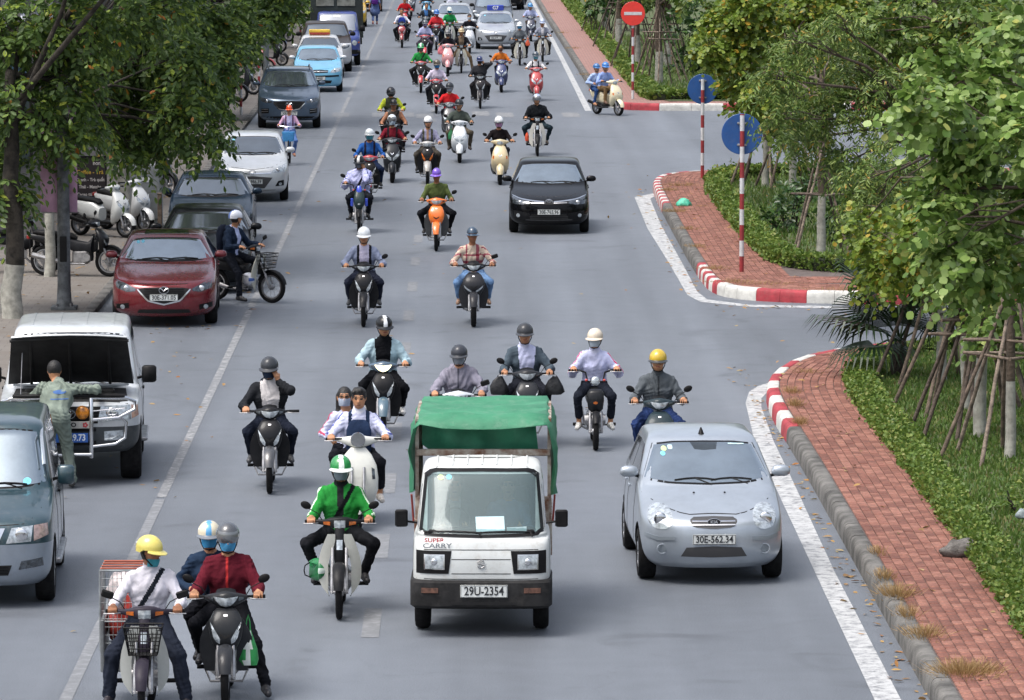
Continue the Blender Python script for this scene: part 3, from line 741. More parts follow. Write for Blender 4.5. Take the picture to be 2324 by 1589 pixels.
def person(loc, rotz, J, st, vox, label, group=None, extra=None):
    """J: joints in local space; st: clothing"""
    s = st.get('scale', 1.0); bulk = st.get('bulk', 0.0); pr = []; V3 = Vector
    P, N, Hc = V3(J['pelvis']), V3(J['neck']), V3(J['head']); lat = V3(J.get('lat', (1,0,0))).normalized(); fr = V3(J.get('front', (0,-1,0)))
    HR = Matrix.Rotation(R(J.get('hyaw', 0)), 3, 'Z') @ Matrix.Rotation(R(J.get('hpitch', 0)), 3, 'X')
    HRa = [list(r) for r in HR]
    tors = (N-P); C = P+tors*.62
    top = 'top'; fem = st.get('fem', False); w = .92 if fem else 1.0
    pr.append(cap(P-lat*.06*s, P+lat*.06*s, .118*s, .118*s, 'pants', .05))
    pr.append(cap(P+tors*.12, C, (.112+bulk*.8)*s*w, (.128+bulk)*s*w, top, .05, L=tuple(lat), s=.74))
    pr.append(cap(C, N-tors*.10, (.126+bulk)*s*w, (.085+bulk*.5)*s*w, top, .05, L=tuple(lat), s=.66))
    sh = [V3(J['sh'][i]) for i in (0,1)]
    pr.append(cap(sh[0], sh[1], (.056+bulk*.6)*s, (.056+bulk*.6)*s, top, .055))
    pr.append(cap(N-tors*.06, Hc-V3((0,0,.05*s)), .056*s, .05*s, 'skin', .025))
    if st.get('collar'): pr.append(cap(N-tors*.04, N+tors*.09+fr*.004, .078*s, .07*s, 'collar', .015))
    if st.get('hood'): pr.append(cap(N-lat*.07-fr*.07+V3((0,0,.0)), N+lat*.07-fr*.07+V3((0,0,.0)), .06*s, .06*s, top, .03))
    def hl(p): return Hc + HR @ (V3(p)*s)
    pr.append(elp(Hc, (.075*s,.093*s,.113*s), 'head', .02, HRa))
    pr.append(elp(hl((0,-.02,-.055)), (.056*s,.068*s,.068*s), 'head', .03, HRa))
    pr.append(cap(hl((0,-.088,.012)), hl((0,-.106,-.024)), .011*s, .016*s, 'head', .012))
    pr.append(cap(hl((-.04,-.078,.035)), hl((.04,-.078,.035)), .014*s, .014*s, 'head', .02))
    pr.append(cap(hl((-.018,-.086,-.062)), hl((.018,-.086,-.062)), .010*s, .010*s, 'head', .012))
    for q in (-1, 1): pr.append(elp(hl((q*.077,.008,-.006)), (.012*s,.022*s,.032*s), 'head', .008, HRa))
    hair = st.get('hair')
    if hair:
        pr.append(elp(hl((0,.02,.032)), (.090*s,.104*s,.102*s), 'hair', .008, HRa))
        if hair == 'tuft': 
            for q in range(7): pr.append(elp(hl((-.06+.02*q,-.055+.01*((q*3)%4),.085+.012*((q*5)%3))), (.03*s,.04*s,.03*s), 'hair', .015, HRa))
        if hair == 'long':
            for q in (-1,0,1): pr.append(cap(hl((q*.06,.05,.0)), hl((q*.075,.075,-.24)), .05*s, .035*s, 'hair', .03))
    sl = st.get('sleeve', 'long'); ab = bulk*.6
    for i in (0,1):
        S_, E_, W_ = sh[i], V3(J['el'][i]), V3(J['wr'][i])
        pr.append(cap(S_, E_, (.058+ab)*s, (.048+ab)*s, 'arm%d' % i if sl != 'none' else 'skin', .025))
        if sl == 'long': pr.append(cap(E_, E_.lerp(W_, .93), (.049+ab)*s, (.040+ab*.7)*s, 'arm%d' % i, .02)); pr.append(cap(E_.lerp(W_, .9), W_, .028*s, .027*s, 'skin', .008))
        else: pr.append(cap(E_, W_, .040*s, .027*s, 'skin', .02))
        # hand
        mode = J.get('hand', ('grip','grip'))[i]; q = -1 if i == 0 else 1; W0 = W_
        fd = (W_-E_).normalized()
        if mode == 'grip':
            g = V3(J['grip'][i]); ga = V3(J.get('gax', (1,0,0))) ; up = V3((0,0,1)); bk = (W_-g); bk.z = 0; bk = bk.normalized() if bk.length > .01 else V3((0,1,0))
            kn = g+up*.030*s+bk*.012
            pr.append(cap(W_, g+up*.022*s+bk*.03*s, .027*s, .032*s, 'hand', .015)); pr.append(cap(kn-ga*.028*s, kn+ga*.028*s, .020*s, .020*s, 'hand', .012))
            for f in range(4):
                o = ga*(-.036+.024*f)*s; ln = (.95,1.05,1.0,.85)[f]
                a0 = kn+o-bk*.004; a1 = g+o-bk*.034*s*ln+up*.016*s; a2 = g+o-bk*.030*s*ln-up*.020*s
                pr.append(cap(a0, a1, .0105*s, .0098*s, 'hand', .004)); pr.append(cap(a1, a2, .0098*s, .0088*s, 'hand', .004))
            tb = g-ga*q*.05*s+bk*.02
            pr.append(cap(W_.lerp(g,.5)-ga*q*.022*s, tb, .014*s, .012*s, 'hand', .008)); pr.append(cap(tb, g-ga*q*.055*s-bk*.02-up*.018*s, .011*s, .0095*s, 'hand', .005))
        else:
            fd2 = V3(J.get('fdir', ((0,-.3,-1),(0,-.3,-1)))[i]).normalized(); pn = V3(J.get('pnrm', ((1,0,0),(-1,0,0)))[i]); sd = fd2.cross(pn).normalized()
            pm = W_+fd2*.05*s; pr.append(cap(W_, W_+fd2*.08*s, .026*s, .034*s, 'hand', .015, ))
            for f in range(4):
                o = sd*(-.03+.02*f)*s; ln = (.062,.078,.074,.058)[f]*s; b0 = W_+fd2*.085*s+o; b1 = b0+fd2*ln*.55+pn*.012; b2 = b1+fd2*ln*.35+pn*.022
                pr.append(cap(b0, b1, .0105*s, .0095*s, 'hand', .004)); pr.append(cap(b1, b2, .0095*s, .0085*s, 'hand', .004))
            pr.append(cap(W_+fd2*.03*s+sd*.03*s*(-1), W_+fd2*.08*s-sd*.058*s+pn*.01, .014*s, .011*s, 'hand', .006))
    pl_ = st.get('leg', 'long'); pb = st.get('pbulk', 0.0)
    for i in (0,1):
        H_, K_, A_ = V3(J['hip'][i]), V3(J['kn'][i]), V3(J['an'][i]); T_ = V3(J['toe'][i])
        pr.append(cap(H_, K_, (.088+pb)*s, (.062+pb)*s, 'pants', .035)); 
        if pl_ == 'crop': pr.append(cap(K_, K_.lerp(A_,.7), (.060+pb)*s, (.055+pb)*s, 'pants', .02)); pr.append(cap(K_.lerp(A_,.6), A_, .040*s, .034*s, 'skin', .01))
        else: pr.append(cap(K_, A_+V3((0,0,.03*s)), (.060+pb)*s, (.050+pb)*s, 'pants', .025)); pr.append(cap(A_+V3((0,0,.04*s)), A_-V3((0,0,.01)), .034*s, .034*s, 'sock', .008))
        hd = (A_-T_); hd.z = 0; hd = hd.normalized() if hd.length > 1e-4 else V3((0,1,0))
        pr.append(cap(A_+hd*.035*s-V3((0,0,.03*s)), T_, .042*s, .034*s, 'shoe', .015)); pr.append(cap(A_-V3((0,0,.01)), A_.lerp(T_,.5), .04*s, .036*s, 'shoe', .015))
    if extra: pr += extra
    V, Q = surface(pr, vox)
    vt = np.array([p['tag'] not in ('skin','head','hand','shoe','sock','hair') for p in pr]); amp = st.get('folds', .0045)
    nv_ = np.zeros_like(V); qn = np.cross(V[Q[:,2]]-V[Q[:,0]], V[Q[:,3]]-V[Q[:,1]])
    for k in range(4): np.add.at(nv_, Q[:,k], qn)
    nv_ /= (np.linalg.norm(nv_, axis=1, keepdims=True)+1e-12)
    Dv = np.stack([_prim_d(p, V[:,0], V[:,1], V[:,2]) for p in pr], 1); clo = vt[Dv.argmin(1)]
    ph = random.uniform(0, 9); X_, Y_, Z_ = V[:,0]*1.0, V[:,1], V[:,2]
    wv = np.sin(38*Z_+22*X_+9*np.sin(13*X_+ph)+7*np.sin(11*Y_))+.8*np.sin(61*Z_-41*X_+6*np.sin(17*Z_+ph))*np.sin(23*X_+19*Y_+ph)
    V = V+nv_*(amp*wv*clo)[:,None]
    fc = V[Q].mean(1); fn = np.cross(V[Q[:,2]]-V[Q[:,0]], V[Q[:,3]]-V[Q[:,1]]); fn /= (np.linalg.norm(fn, axis=1, keepdims=True)+1e-12)
    D = np.stack([_prim_d(p, fc[:,0], fc[:,1], fc[:,2]) - p.get('bias', 0) for p in pr], 1); ti = D.argmin(1)
    tags = np.array([p['tag'] for p in pr])[ti]
    skin = st.get('skin', M_SKIN); cm = {}
    mats = []
    def mid(m):
        if m not in mats: mats.append(m)
        return mats.index(m)
    topm = cloth(st['top']); pm = cloth(st.get('pants', '23252c')); sm = mat('shoe_'+st.get('shoe', '2a2a2c'), hx(st.get('shoe', '2a2a2c')), .5, 0, .15, 20)
    mi = np.zeros(len(Q), np.int32)
    def setm(mask, m): mi[mask] = mid(m)
    base = {'top': topm, 'arm0': topm, 'arm1': topm, 'pants': pm, 'skin': skin, 'head': skin, 'hand': skin, 'hair': M_HAIR, 'shoe': sm, 'sock': cloth(st['sock']) if st.get('sock') else skin, 'collar': cloth(st.get('collar') or st['top'])}
    for t, m in base.items(): setm(tags == t, m)
    if st.get('sleevec'):
        for t in ('arm0','arm1'): setm(tags == t, cloth(st['sleevec']))
    for k_, v_ in st.get('tagm', {}).items(): setm(tags == k_, v_)
    f3, l3 = np.array(fr), np.array(lat); rel = fc-np.array(P); xl = rel@l3; tz = (rel@np.array(tors))/tors.length**2; front = (fn@f3) > .15; tor = (tags == 'top')
    if st.get('inner'):
        ww = st.get('open', .06); setm(tor & front & (np.abs(xl) < ww*(.7+.5*tz)), cloth(st['inner']))
    if st.get('band'):      # coloured yoke / hoops
        for (z0, z1, c) in st['band']: setm((tags == 'top') & (tz > z0) & (tz < z1), cloth(c))
    if st.get('zip'): setm(tor & front & (np.abs(xl) < .010), cloth(st['zip']))
    if st.get('strap'): setm(tor & (tz > .35) & (np.abs(np.abs(xl)-.105*s) < .022), cloth(st['strap']))
    if st.get('sash'): setm(tor & front & (np.abs(xl*st.get('sashdir', 1)-(tz-.55)*.28) < .026), cloth(st['sash']))
    if st.get('stripe'):
        for i in (0,1):
            q = -1 if i == 0 else 1; sel = tags == 'arm%d' % i; hit = np.zeros(len(Q), bool)
            for p_ in pr:
                if p_['tag'] != 'arm%d' % i: continue
                a_, b_ = np.array(p_['a']), np.array(p_['b']); ax_ = b_-a_; L_ = np.linalg.norm(ax_); ax_ = ax_/L_; rel_ = fc-a_; tt = rel_@ax_; rad = rel_-tt[:,None]*ax_
                ref = l3*q*.8+f3*.35+np.array([0,0,.6]); ref = ref-ax_*(ref@ax_); ref /= np.linalg.norm(ref); sd_ = np.cross(ax_, ref)
                hit |= sel & (tt > -.04) & (tt < L_+.03) & (np.abs(rad@sd_) < .013*s) & (rad@ref > 0)
            setm(hit, cloth(st['stripe']))
    if st.get('plaid'):
        c1, c2 = st['plaid']; bz = (np.abs(tz-.45) < .06) | (np.abs(tz-.72) < .03); bx = (np.abs(xl-.065) < .028) | (np.abs(xl+.12) < .012); setm(tor & (bz | bx), cloth(c1)); setm(tor & bx & bz, cloth(c2))
        ar = (tags == 'arm0') | (tags == 'arm1'); setm(ar & (np.sin(fc[:,1]*70+fc[:,2]*45) > .55), cloth(c1))
    hrel = (fc-np.array(Hc))@np.array(HR)/s; hd_ = tags == 'head'
    fro = hrel[:,1] < -.05
    if vox < .022:
        setm(hd_ & fro & (np.abs(np.abs(hrel[:,0])-.033) < .015) & (np.abs(hrel[:,2]-.010) < .0075), M_EYE)
        setm(hd_ & fro & (np.abs(np.abs(hrel[:,0])-.034) < .02) & (np.abs(hrel[:,2]-.036) < .006), M_HAIR)
        setm(hd_ & fro & (np.abs(hrel[:,0]) < .024) & (np.abs(hrel[:,2]+.061) < .008), M_LIP)
    if st.get('underhair', not hair): setm(hd_ & (hrel[:,1] > .0) & (hrel[:,2] > -.075), M_HAIR)
    body = link('person', npmesh('person', V, Q, mats, mi, 180), None, loc, rotz, label, 'person', group)
    if st.get('helmet'): helmet(body, Hc, HR*s if s != 1 else HR, st['helmet'])
    HS = HR*s if s != 1 else HR
    if st.get('mask'): face_band(body, Hc, HS, 'face_mask', cloth(st['mask']), -.105, -.008, 74, .022)
    if st.get('chinmask'): face_band(body, Hc, HS, 'face_mask', cloth(st['chinmask']), -.135, -.06, 70, .02)
    if st.get('glasses'):
        gm = M_GLASSD if st['glasses'] == 'sun' else None
        if gm: face_band(body, Hc, HS, 'sunglasses', gm, -.008, .03, 52, .006, (.080,.101))
        else:
            b = MB(); T = Matrix.Translation(Hc) @ HS.to_4x4()
            for q in (-1,1): b.tube([(q*.034+.024*math.cos(t), -.108+.004*abs(math.cos(t)), .01+.018*math.sin(t)) for t in [k*math.pi/6 for k in range(13)]], .0028, 4)
            b.tube([(-.01,-.11,.012),(.01,-.11,.012)], .0028, 4); me = b.mesh('glasses', M_BLACK, 0); me.transform(T); link('glasses', me, body)
    if st.get('pack'):      # backpack behind the shoulders
        b = MB(); c = N-tors*.38-fr*.2; b.sloft([(-.22,0,0,.12,.05,3),(-.18,0,0,.15,.08,3),(.1,0,0,.15,.09,3),(.2,0,0,.12,.06,2.6),(.24,0,0,.06,.03,2.2)], 16)
        me = b.mesh('backpack', cloth(st['pack']), 50); me.transform(Matrix.Translation(c)); link('backpack', me, body)
    if st.get('frontpack'):
        b = MB(); c = P+tors*.42+fr*.20; b.sloft([(-.2,0,0,.13,.04,3),(-.15,0,0,.15,.07,3),(.08,0,0,.15,.08,3),(.17,0,0,.12,.05,2.6),(.21,0,0,.07,.02,2.2)], 16)
        me = b.mesh('backpack', cloth(st['frontpack']), 50); me.transform(Matrix.Translation(c)); link('backpack', me, body)
    return body
# ================================================================ MOTORBIKES
_W = {}
def wheel_parts(r, w, style):
    k = (r, w, style)
    if k in _W: return _W[k]
    t = MB(); prof = []
    ir = r*.72 if style != 'small' else r*.62
    hgt = (r-ir)/2
    for i in range(12):
        a = 2*math.pi*i/12; ca, sa = math.cos(a), math.sin(a)
        prof.append((w/2*math.copysign(abs(ca)**.8, ca), (r+ir)/2+hgt*math.copysign(abs(sa)**.8, sa)))
    t.lathe_x(prof, 28, closed=True); tm = t.mesh('wheel', M_RUBBER, 50)
    b = MB(); rw = w*.36
    b.lathe_x([(-rw,ir+.012),(-rw,ir-.012),(-rw*.4,ir-.022),(rw*.4,ir-.022),(rw,ir-.012),(rw,ir+.012)], 28, closed=True)
    b.lathe_x([(-.05,.001),(-.05,.035),(-.03,.05),(.03,.05),(.05,.035),(.05,.001)], 14)
    if style == 'spoke':
        for i in range(20):
            a = 2*math.pi*i/20; s = 1 if i % 2 else -1; b.tube([(s*.03, .04*math.cos(a), .04*math.sin(a)), (0, (ir-.01)*math.cos(a+.25*s), (ir-.01)*math.sin(a+.25*s))], .0025, 3, cap=False)
    else:
        for i in range(5):
            a = 2*math.pi*i/5
            for d in (-.12,.12): b.tube([(.0, .03*math.cos(a), .03*math.sin(a)), (.0, (ir-.01)*math.cos(a+d), (ir-.01)*math.sin(a+d))], [.012,.007], 5, cap=False)
        b.lathe_x([(.034,.06),(.034,.11),(.038,.11),(.038,.06)], 20, closed=True)
    rm = b.mesh('rim', M_STEEL if style == 'spoke' else M_ALLOY, 40); _W[k] = (tm, rm); return _W[k]
def put_wheel(root, y, r, w, style):
    tm, rm = wheel_parts(r, w, style); o = link('wheel', tm, root, (0, y, r)); link('rim', rm, o); return o
def bent(rows, y0, k):    # curve a flat front-view panel backwards with |x|
    return [[(x, y0+yy+k*x*x, z) for (x, yy, z) in r] for r in rows]
BK = {  # grips, hip, feet, wheel radius, wheelbase
 'wave':    dict(g=(.30,.40,.985), hip=(.88,.83), foot=(.24,.74,.33), r=.285, w=.075, wb=1.24, ws='spoke'),
 'sport':   dict(g=(.31,.40,1.0), hip=(.88,.84), foot=(.24,.76,.34), r=.285, w=.09, wb=1.25, ws='alloy'),
 'cub':     dict(g=(.30,.40,.97), hip=(.88,.82), foot=(.25,.72,.31), r=.285, w=.07, wb=1.20, ws='spoke'),
 'scooter': dict(g=(.31,.40,1.02), hip=(.92,.81), foot=(.14,.56,.36), r=.245, w=.10, wb=1.25, ws='alloy'),
 'vespa':   dict(g=(.32,.40,1.03), hip=(.92,.82), foot=(.14,.56,.36), r=.225, w=.10, wb=1.25, ws='small'),
 'ebike':   dict(g=(.29,.42,1.03), hip=(.84,.80), foot=(.17,.60,.32), r=.25, w=.075, wb=1.18, ws='alloy'),
}
BIKE_CAT = {'wave':'motorbike','sport':'motorbike','cub':'motorbike','scooter':'scooter','vespa':'scooter','ebike':'moped'}
BIKE_NAME = {'wave':'motorbike','sport':'motorbike','cub':'motorbike','scooter':'scooter','vespa':'scooter','ebike':'electric_moped'}
def fender(root, yc, r, w, m, a0=-5, a1=150, name='front_fender', drop=.02):
    rows = []
    for k in range(10):
        a = R(lerp(a0, a1, k/9)); rr = r+.028; row = []
        ww = w*(.75+.25*math.sin(math.pi*min(1, k/6)))
        for i in range(7):
            x = -1+2*i/6; d = rr-drop*abs(x)**2.2; row.append((x*ww, yc-math.cos(a)*d, r+math.sin(a)*d))
        rows.append(row)
    mb = MB(); mb.grid(rows); c = Vector((0, yc, r))
    vs = [Vector(p) for p in mb.v]; n = len(vs); inn = [c+(p-c)*.965 for p in vs]
    f0 = mb.f[:]; mb.v += [tuple(p) for p in inn]; mb.f += [tuple(n+i for i in reversed(f)) for f in f0]; mb.m += [0]*len(f0)
    return mb.build(name, m, root, 60)
def bike(kind, loc, rotz, c1, label, c2='1b1c1f', c3=None, light='v', mirrors=(1,1), basket=False, lit=False, lower=True, group=None, lamps=None, shieldc=None):
    B = BK[kind]; root = thing(BIKE_NAME[kind], label, BIKE_CAT[kind], loc, rotz, group)
    r, gx, gy, gz = B['r'], *B['g']
    m1, m2 = paint(c1), plastic(c2); m3 = paint(c3) if c3 else m1
    put_wheel(root, 0, r, B['w'], B['ws']); put_wheel(root, B['wb'], r, B['w']+.012, B['ws'])
    # fork
    for s in (-1, 1):
        f = MB(); f.tube([(s*.072,.0,r-.02),(s*.072,.02,r+.05),(s*.072,.09,r+.24)], [.022,.026,.022], 8); f.tube([(s*.072,.09,r+.22),(s*.072,.19,.72)], .016, 8); f.tube([(s*.04,0,r),(s*.09,0,r)], .016, 6)
        f.build('fork', M_STEEL, root)
    scoot = kind in ('scooter', 'vespa')
    if scoot: fender(root, 0, r, .085 if kind == 'scooter' else .10, m3, 5 if kind == 'scooter' else -2, 140, drop=.05)
    elif kind == 'cub': fender(root, 0, r, .062, m2, 10, 160)
    elif kind == 'ebike': fender(root, 0, r, .05, m2, 30, 150)
    else: fender(root, 0, r, .068, m3, 14, 150)
    # handlebar with cowl
    hb = MB()
    if kind == 'ebike': hb.tube([(-gx-.05,gy,gz),(-gx+.08,gy-.01,gz),(-.13,gy-.08,gz-.02),(-.10,gy-.12,gz-.14),(.10,gy-.12,gz-.14),(.13,gy-.08,gz-.02),(gx-.08,gy-.01,gz),(gx+.05,gy,gz)], .013, 8)
    else: hb.tube([(-gx-.06,gy+.01,gz),(-gx+.1,gy-.02,gz+.005),(0,gy-.06,gz),(gx-.1,gy-.02,gz+.005),(gx+.06,gy+.01,gz)], .013, 8)
    hb.build('handlebar', M_BLACK, root)
    for s in (-1, 1):
        g = MB(); g.tube([(s*(gx-.06),gy-.005,gz),(s*(gx+.065),gy+.01,gz)], .019, 10); g.build('grip', M_RUBBER, root)
        lv = MB(); lv.tube([(s*(gx-.09),gy-.03,gz-.01),(s*(gx-.02),gy-.075,gz-.012),(s*(gx+.08),gy-.06,gz-.014)], .006, 6); lv.build('brake_lever', M_STEEL, root)
        if mirrors[0 if s < 0 else 1]:
            hz = gz+.16; mr = MB(); mx = s*(gx+.045)
            mr.tube([(s*(gx-.12),gy-.03,gz+.01),(s*(gx-.07),gy-.03,gz+.09),(mx-s*.02,gy-.02,hz-.02)], .0055, 6)
            st_ = mirrors[0 if s < 0 else 1]
            if st_ == 'sq': mr.box((mx,gy-.02,hz), (.058,.016,.034), Matrix.Rotation(R(-18*s),3,'Y'), 0, .012)
            else: mr.ell((mx+s*.01,gy-.02,hz+.015), (.058,.018,.040), 14, 8, Matrix.Rotation(R(-25*s),3,'Y'))
            mr.build('mirror', M_BLACK, root)
    litm = mat('lamp_lit', hx('f2e6c0'), .2, 0, .1, 20, emit=(1,.85,.5,2.2)) if lit else M_LENS
    if kind in ('wave', 'sport', 'scooter', 'cub', 'vespa'):
        cw = MB()
        if kind == 'cub': sec = [(-.25,.385,gz,.022,.022,2.4),(-.15,.37,gz-.005,.035,.032,3),(-.085,.35,gz-.005,.06,.055,3.5),(0,.34,gz-.005,.07,.062,4),(.085,.35,gz-.005,.06,.055,3.5),(.15,.37,gz-.005,.035,.032,3),(.25,.385,gz,.022,.022,2.4)]
        elif kind == 'vespa': sec = [(-.28,.41,gz,.02,.02,2),(-.2,.40,gz-.01,.035,.035,2.2),(-.1,.37,gz-.02,.06,.06,2.2),(0,.34,gz-.02,.075,.085,2.2),(.1,.37,gz-.02,.06,.06,2.2),(.2,.40,gz-.01,.035,.035,2.2),(.28,.41,gz,.02,.02,2)]
        else:
            w = .20 if kind != 'scooter' else .22
            sec = [(-w,.37,gz-.0,.03,.018,2.4),(-w*.72,.34,gz-.005,.055,.042,2.4),(-w*.35,.30,gz-.012,.08,.07,2.6),(0,.285,gz-.01,.09,.085,2.6),(w*.35,.30,gz-.012,.08,.07,2.6),(w*.72,.34,gz-.005,.055,.042,2.4),(w,.37,gz-.0,.03,.018,2.4)]
        cw.sloft(sec, 18, 'x'); cm = m1 if c3 or kind in ('scooter','vespa') else (m2 if kind in ('wave','cub','sport') else m1)
        if shieldc: cm = paint(shieldc)
        cowl = cw.build('handlebar_cowl', cm, root, 50); bv = bvh_of(cw)
        z = gz-.01
        if kind == 'cub':
            patch(bv, [(-.058,z-.045),(.058,z-.045)], [(-.058,z+.035),(.058,z+.035)], 'f', 5, 3, .014, .02).build('headlight', litm, cowl, 0)
            for s in (-1,1): patch(bv, [(s*.10,z-.018),(s*.17,z-.012)] if s>0 else [(-.17,z-.012),(-.10,z-.018)], [(s*.10,z+.02),(s*.17,z+.016)] if s>0 else [(-.17,z+.016),(-.10,z+.02)], 'f', 4, 3, .012, .02).build('turn_signal', M_AMBER, cowl, 0)
        elif kind == 'vespa':
            rim = MB(); rim.lathe_x([(-.02,.085),(.02,.09),(.035,.085),(.035,.07)], 20); me = rim.mesh('headlight_ring', M_CHROME, 50); me.transform(Matrix.Translation((0,.26,gz+.01)) @ Matrix.Rotation(-math.pi/2,4,'Z')); link('headlight_ring', me, cowl)
            ln = MB(); ln.ell((0,.255,gz+.01), (.077,.03,.077), 18, 8); ln.build('headlight', litm, cowl, 90)
        else:
            if light == 'v': lo, hi = [(-.10,z+.0),(-.055,z-.045),(0,z-.062),(.055,z-.045),(.10,z+.0)], [(-.115,z+.03),(-.06,z+.028),(0,z+.022),(.06,z+.028),(.115,z+.03)]
            elif light == 'round': lo, hi = ellp(0, z-.015, .075, .05)
            else: lo, hi = [(-.075,z-.03),(0,z-.05),(.075,z-.03)], [(-.085,z+.02),(0,z+.03),(.085,z+.02)]
            patch(bv, lo, hi, 'f', 11, 5, .006, .02).build('headlight', litm, cowl, 60)
            if kind != 'scooter' or light == 'v':
                for s in (-1,1): q = [(.118,z-.012),(.165,z+.0)], [(.122,z+.026),(.168,z+.02)]; q = q if s > 0 else (mirror2(q[0]), mirror2(q[1])); patch(bv, q[0], q[1], 'f', 4, 3, .005, .02).build('turn_signal', M_LENSD, cowl, 0)
        scr = MB(); scr.grid([[(-.10,.31,gz+.045),(-.05,.27,gz+.06),(0,.255,gz+.064),(.05,.27,gz+.06),(.10,.31,gz+.045)],[(-.085,.35,gz+.075),(-.045,.33,gz+.09),(0,.32,gz+.095),(.045,.33,gz+.09),(.085,.35,gz+.075)]], (0,.012,-.004))
        if kind in ('wave','sport'): scr.build('dash_visor', M_BLACK, root, 60)
    else:
        ln = MB(); ln.ell((0,.24,gz-.13), (.062,.035,.062), 16, 8); hl_ = ln.build('headlight', M_LENS, root, 90)
        rim = MB(); rim.ell((0,.275,gz-.13), (.068,.055,.068), 16, 8); rim.build('headlight_bowl', M_CHROME, root, 90)
        for s in (-1,1): MB().ell((s*.12,.28,gz-.12), (.022,.025,.018), 10, 6).build('turn_signal', mat('red_lens', hx('b03028'), .25, 0, .1, 10, coat=.4), root, 90)
    # front apron / shields
    sh = MB()
    if kind in ('wave', 'sport'):
        if kind == 'wave': sec = [(.50,0,.17,.07,.04,2.4),(.56,0,.155,.115,.055,2.5),(.63,0,.15,.145,.07,2.6),(.72,0,.165,.16,.078,2.7),(.80,0,.195,.15,.07,2.7),(.87,0,.235,.115,.05,2.5),(.90,0,.25,.08,.03,2.4)]
        else: sec = [(.46,0,.17,.06,.04,2.2),(.54,0,.14,.12,.06,2.3),(.62,0,.12,.165,.08,2.3),(.70,0,.12,.19,.09,2.4),(.78,0,.155,.18,.08,2.4),(.86,0,.21,.13,.06,2.4),(.90,0,.25,.08,.03,2.4)]
        sh.sloft(sec, 24); apron = sh.build('front_shield', m1 if not shieldc else plastic(c2), root, 50); bv = bvh_of(sh)
        L = lamps or ('lens')
        if L != 'none':
            for s in (-1, 1):
                if kind == 'wave': lo, hi = [(.055,.585),(.085,.60),(.115,.65)], [(.05,.63),(.09,.70),(.145,.785)]
                else: lo, hi = [(.03,.575),(.09,.60),(.15,.655)], [(.035,.605),(.09,.635),(.165,.70)]
                if s < 0: lo, hi = mirror2(lo), mirror2(hi)
                patch(bv, lo, hi, 'f', 6, 4, .004, .015).build('side_lamp', M_LENS if L == 'lens' else M_AMBER, apron, 0)
        patch(bv, [(-.05,.66),(0,.63),(.05,.66)], [(-.06,.69),(0,.655),(.06,.69)], 'f', 7, 3, .004, .01).build('vent', M_DARK, apron, 0)
        patch(bv, [(-.018,.835),(.018,.835)], [(-.018,.852),(.018,.852)], 'f', 3, 2, .004, .01).build('badge', M_CHROME, apron, 0)
        for s in (-1, 1):
            pn = MB(); rows = []
            for k in range(9):
                z = lerp(.80,.30,k/8); xo = .15+.10*math.sin(min(1,k/4)*math.pi/2)-.05*max(0,(k-5)/3); xi = .09+.01*k/8; row = []
                for i in range(5): x = lerp(xi, xo, i/4); row.append((s*x, .27+.02*k/8+.9*(x-.1)**2, z))
                rows.append(row)
            pn.grid(rows, (0,.02,0)); pn.build('leg_shield', m2 if kind == 'wave' else m1, root, 60)
    elif kind == 'cub':
        core = MB(); core.sloft([(.50,0,.24,.05,.05,3),(.62,0,.22,.06,.06,3),(.80,0,.26,.06,.05,3),(.92,0,.31,.05,.04,3)], 14); cor = core.build('steering_cover', m2, root, 50); bvc = bvh_of(core)
        patch(bvc, [(-.03,.70),(.03,.70)], [(-.03,.80),(.03,.80)], 'f', 3, 3, .004, .01).build('badge', M_LENS, cor, 0)
        for s in (-1, 1):
            pn = MB(); rows = []
            for k in range(15):
                t = k/14; z = lerp(.86,.20,t); xo = .125+.100*math.sin(min(1,t/.55)*math.pi/2)
                if t > .62: xo = .225-.12*((t-.62)/.38)**2.2
                xi = .045+.075*min(1,max(0,(t-.12)/.35)); row = []
                if t > .9: xi = lerp(xi, (xi+xo)/2, (t-.9)/.1*.6)
                for i in range(7): x = lerp(xi, xo, i/6); row.append((s*x, .235+.10*(t-.4)*(.6)+1.6*max(0,x-.08)**2, z))
                rows.append(row)
            pn.grid(rows, (0,.014,0)); pn.build('leg_shield', m1, root, 60)
    elif scoot:
        if kind == 'scooter': sec = [(.27,0,.30,.10,.04,2.4),(.33,0,.24,.165,.09,2.5),(.42,0,.19,.205,.12,2.6),(.52,0,.155,.22,.14,2.6),(.62,0,.14,.215,.14,2.6),(.72,0,.155,.195,.12,2.6),(.82,0,.19,.165,.09,2.5),(.90,0,.235,.13,.06,2.4),(.95,0,.27,.09,.04,2.4)]
        else: sec = [(.24,0,.34,.13,.03,2.6),(.32,0,.30,.20,.045,2.8),(.45,0,.26,.235,.06,2.8),(.60,0,.24,.24,.07,2.8),(.74,0,.25,.22,.06,2.8),(.86,0,.28,.16,.05,2.6),(.94,0,.31,.09,.04,2.4)]
        sh.sloft(sec, 28); apron = sh.build('front_apron', m1, root, 50); bv = bvh_of(sh)
        if kind == 'scooter':
            if light in ('v','chev'):
                for s in (-1, 1):
                    lo, hi = [(.015,.53),(.09,.57),(.17,.66)], [(.02,.605),(.10,.68),(.178,.78)]
                    if s < 0: lo, hi = mirror2(lo), mirror2(hi)
                    patch(bv, lo, hi, 'f', 6, 4, .004, .015).build('side_lamp', M_LENS if (lamps or 'lens') == 'lens' else M_AMBER, apron, 0)
            else:
                for s in (-1, 1):
                    lo, hi = [(.15,.62),(.185,.64)], [(.14,.70),(.175,.70)]
                    if s < 0: lo, hi = mirror2(lo), mirror2(hi)
                    patch(bv, lo, hi, 'f', 4, 3, .004, .015).build('turn_signal', M_AMBER, apron, 0)
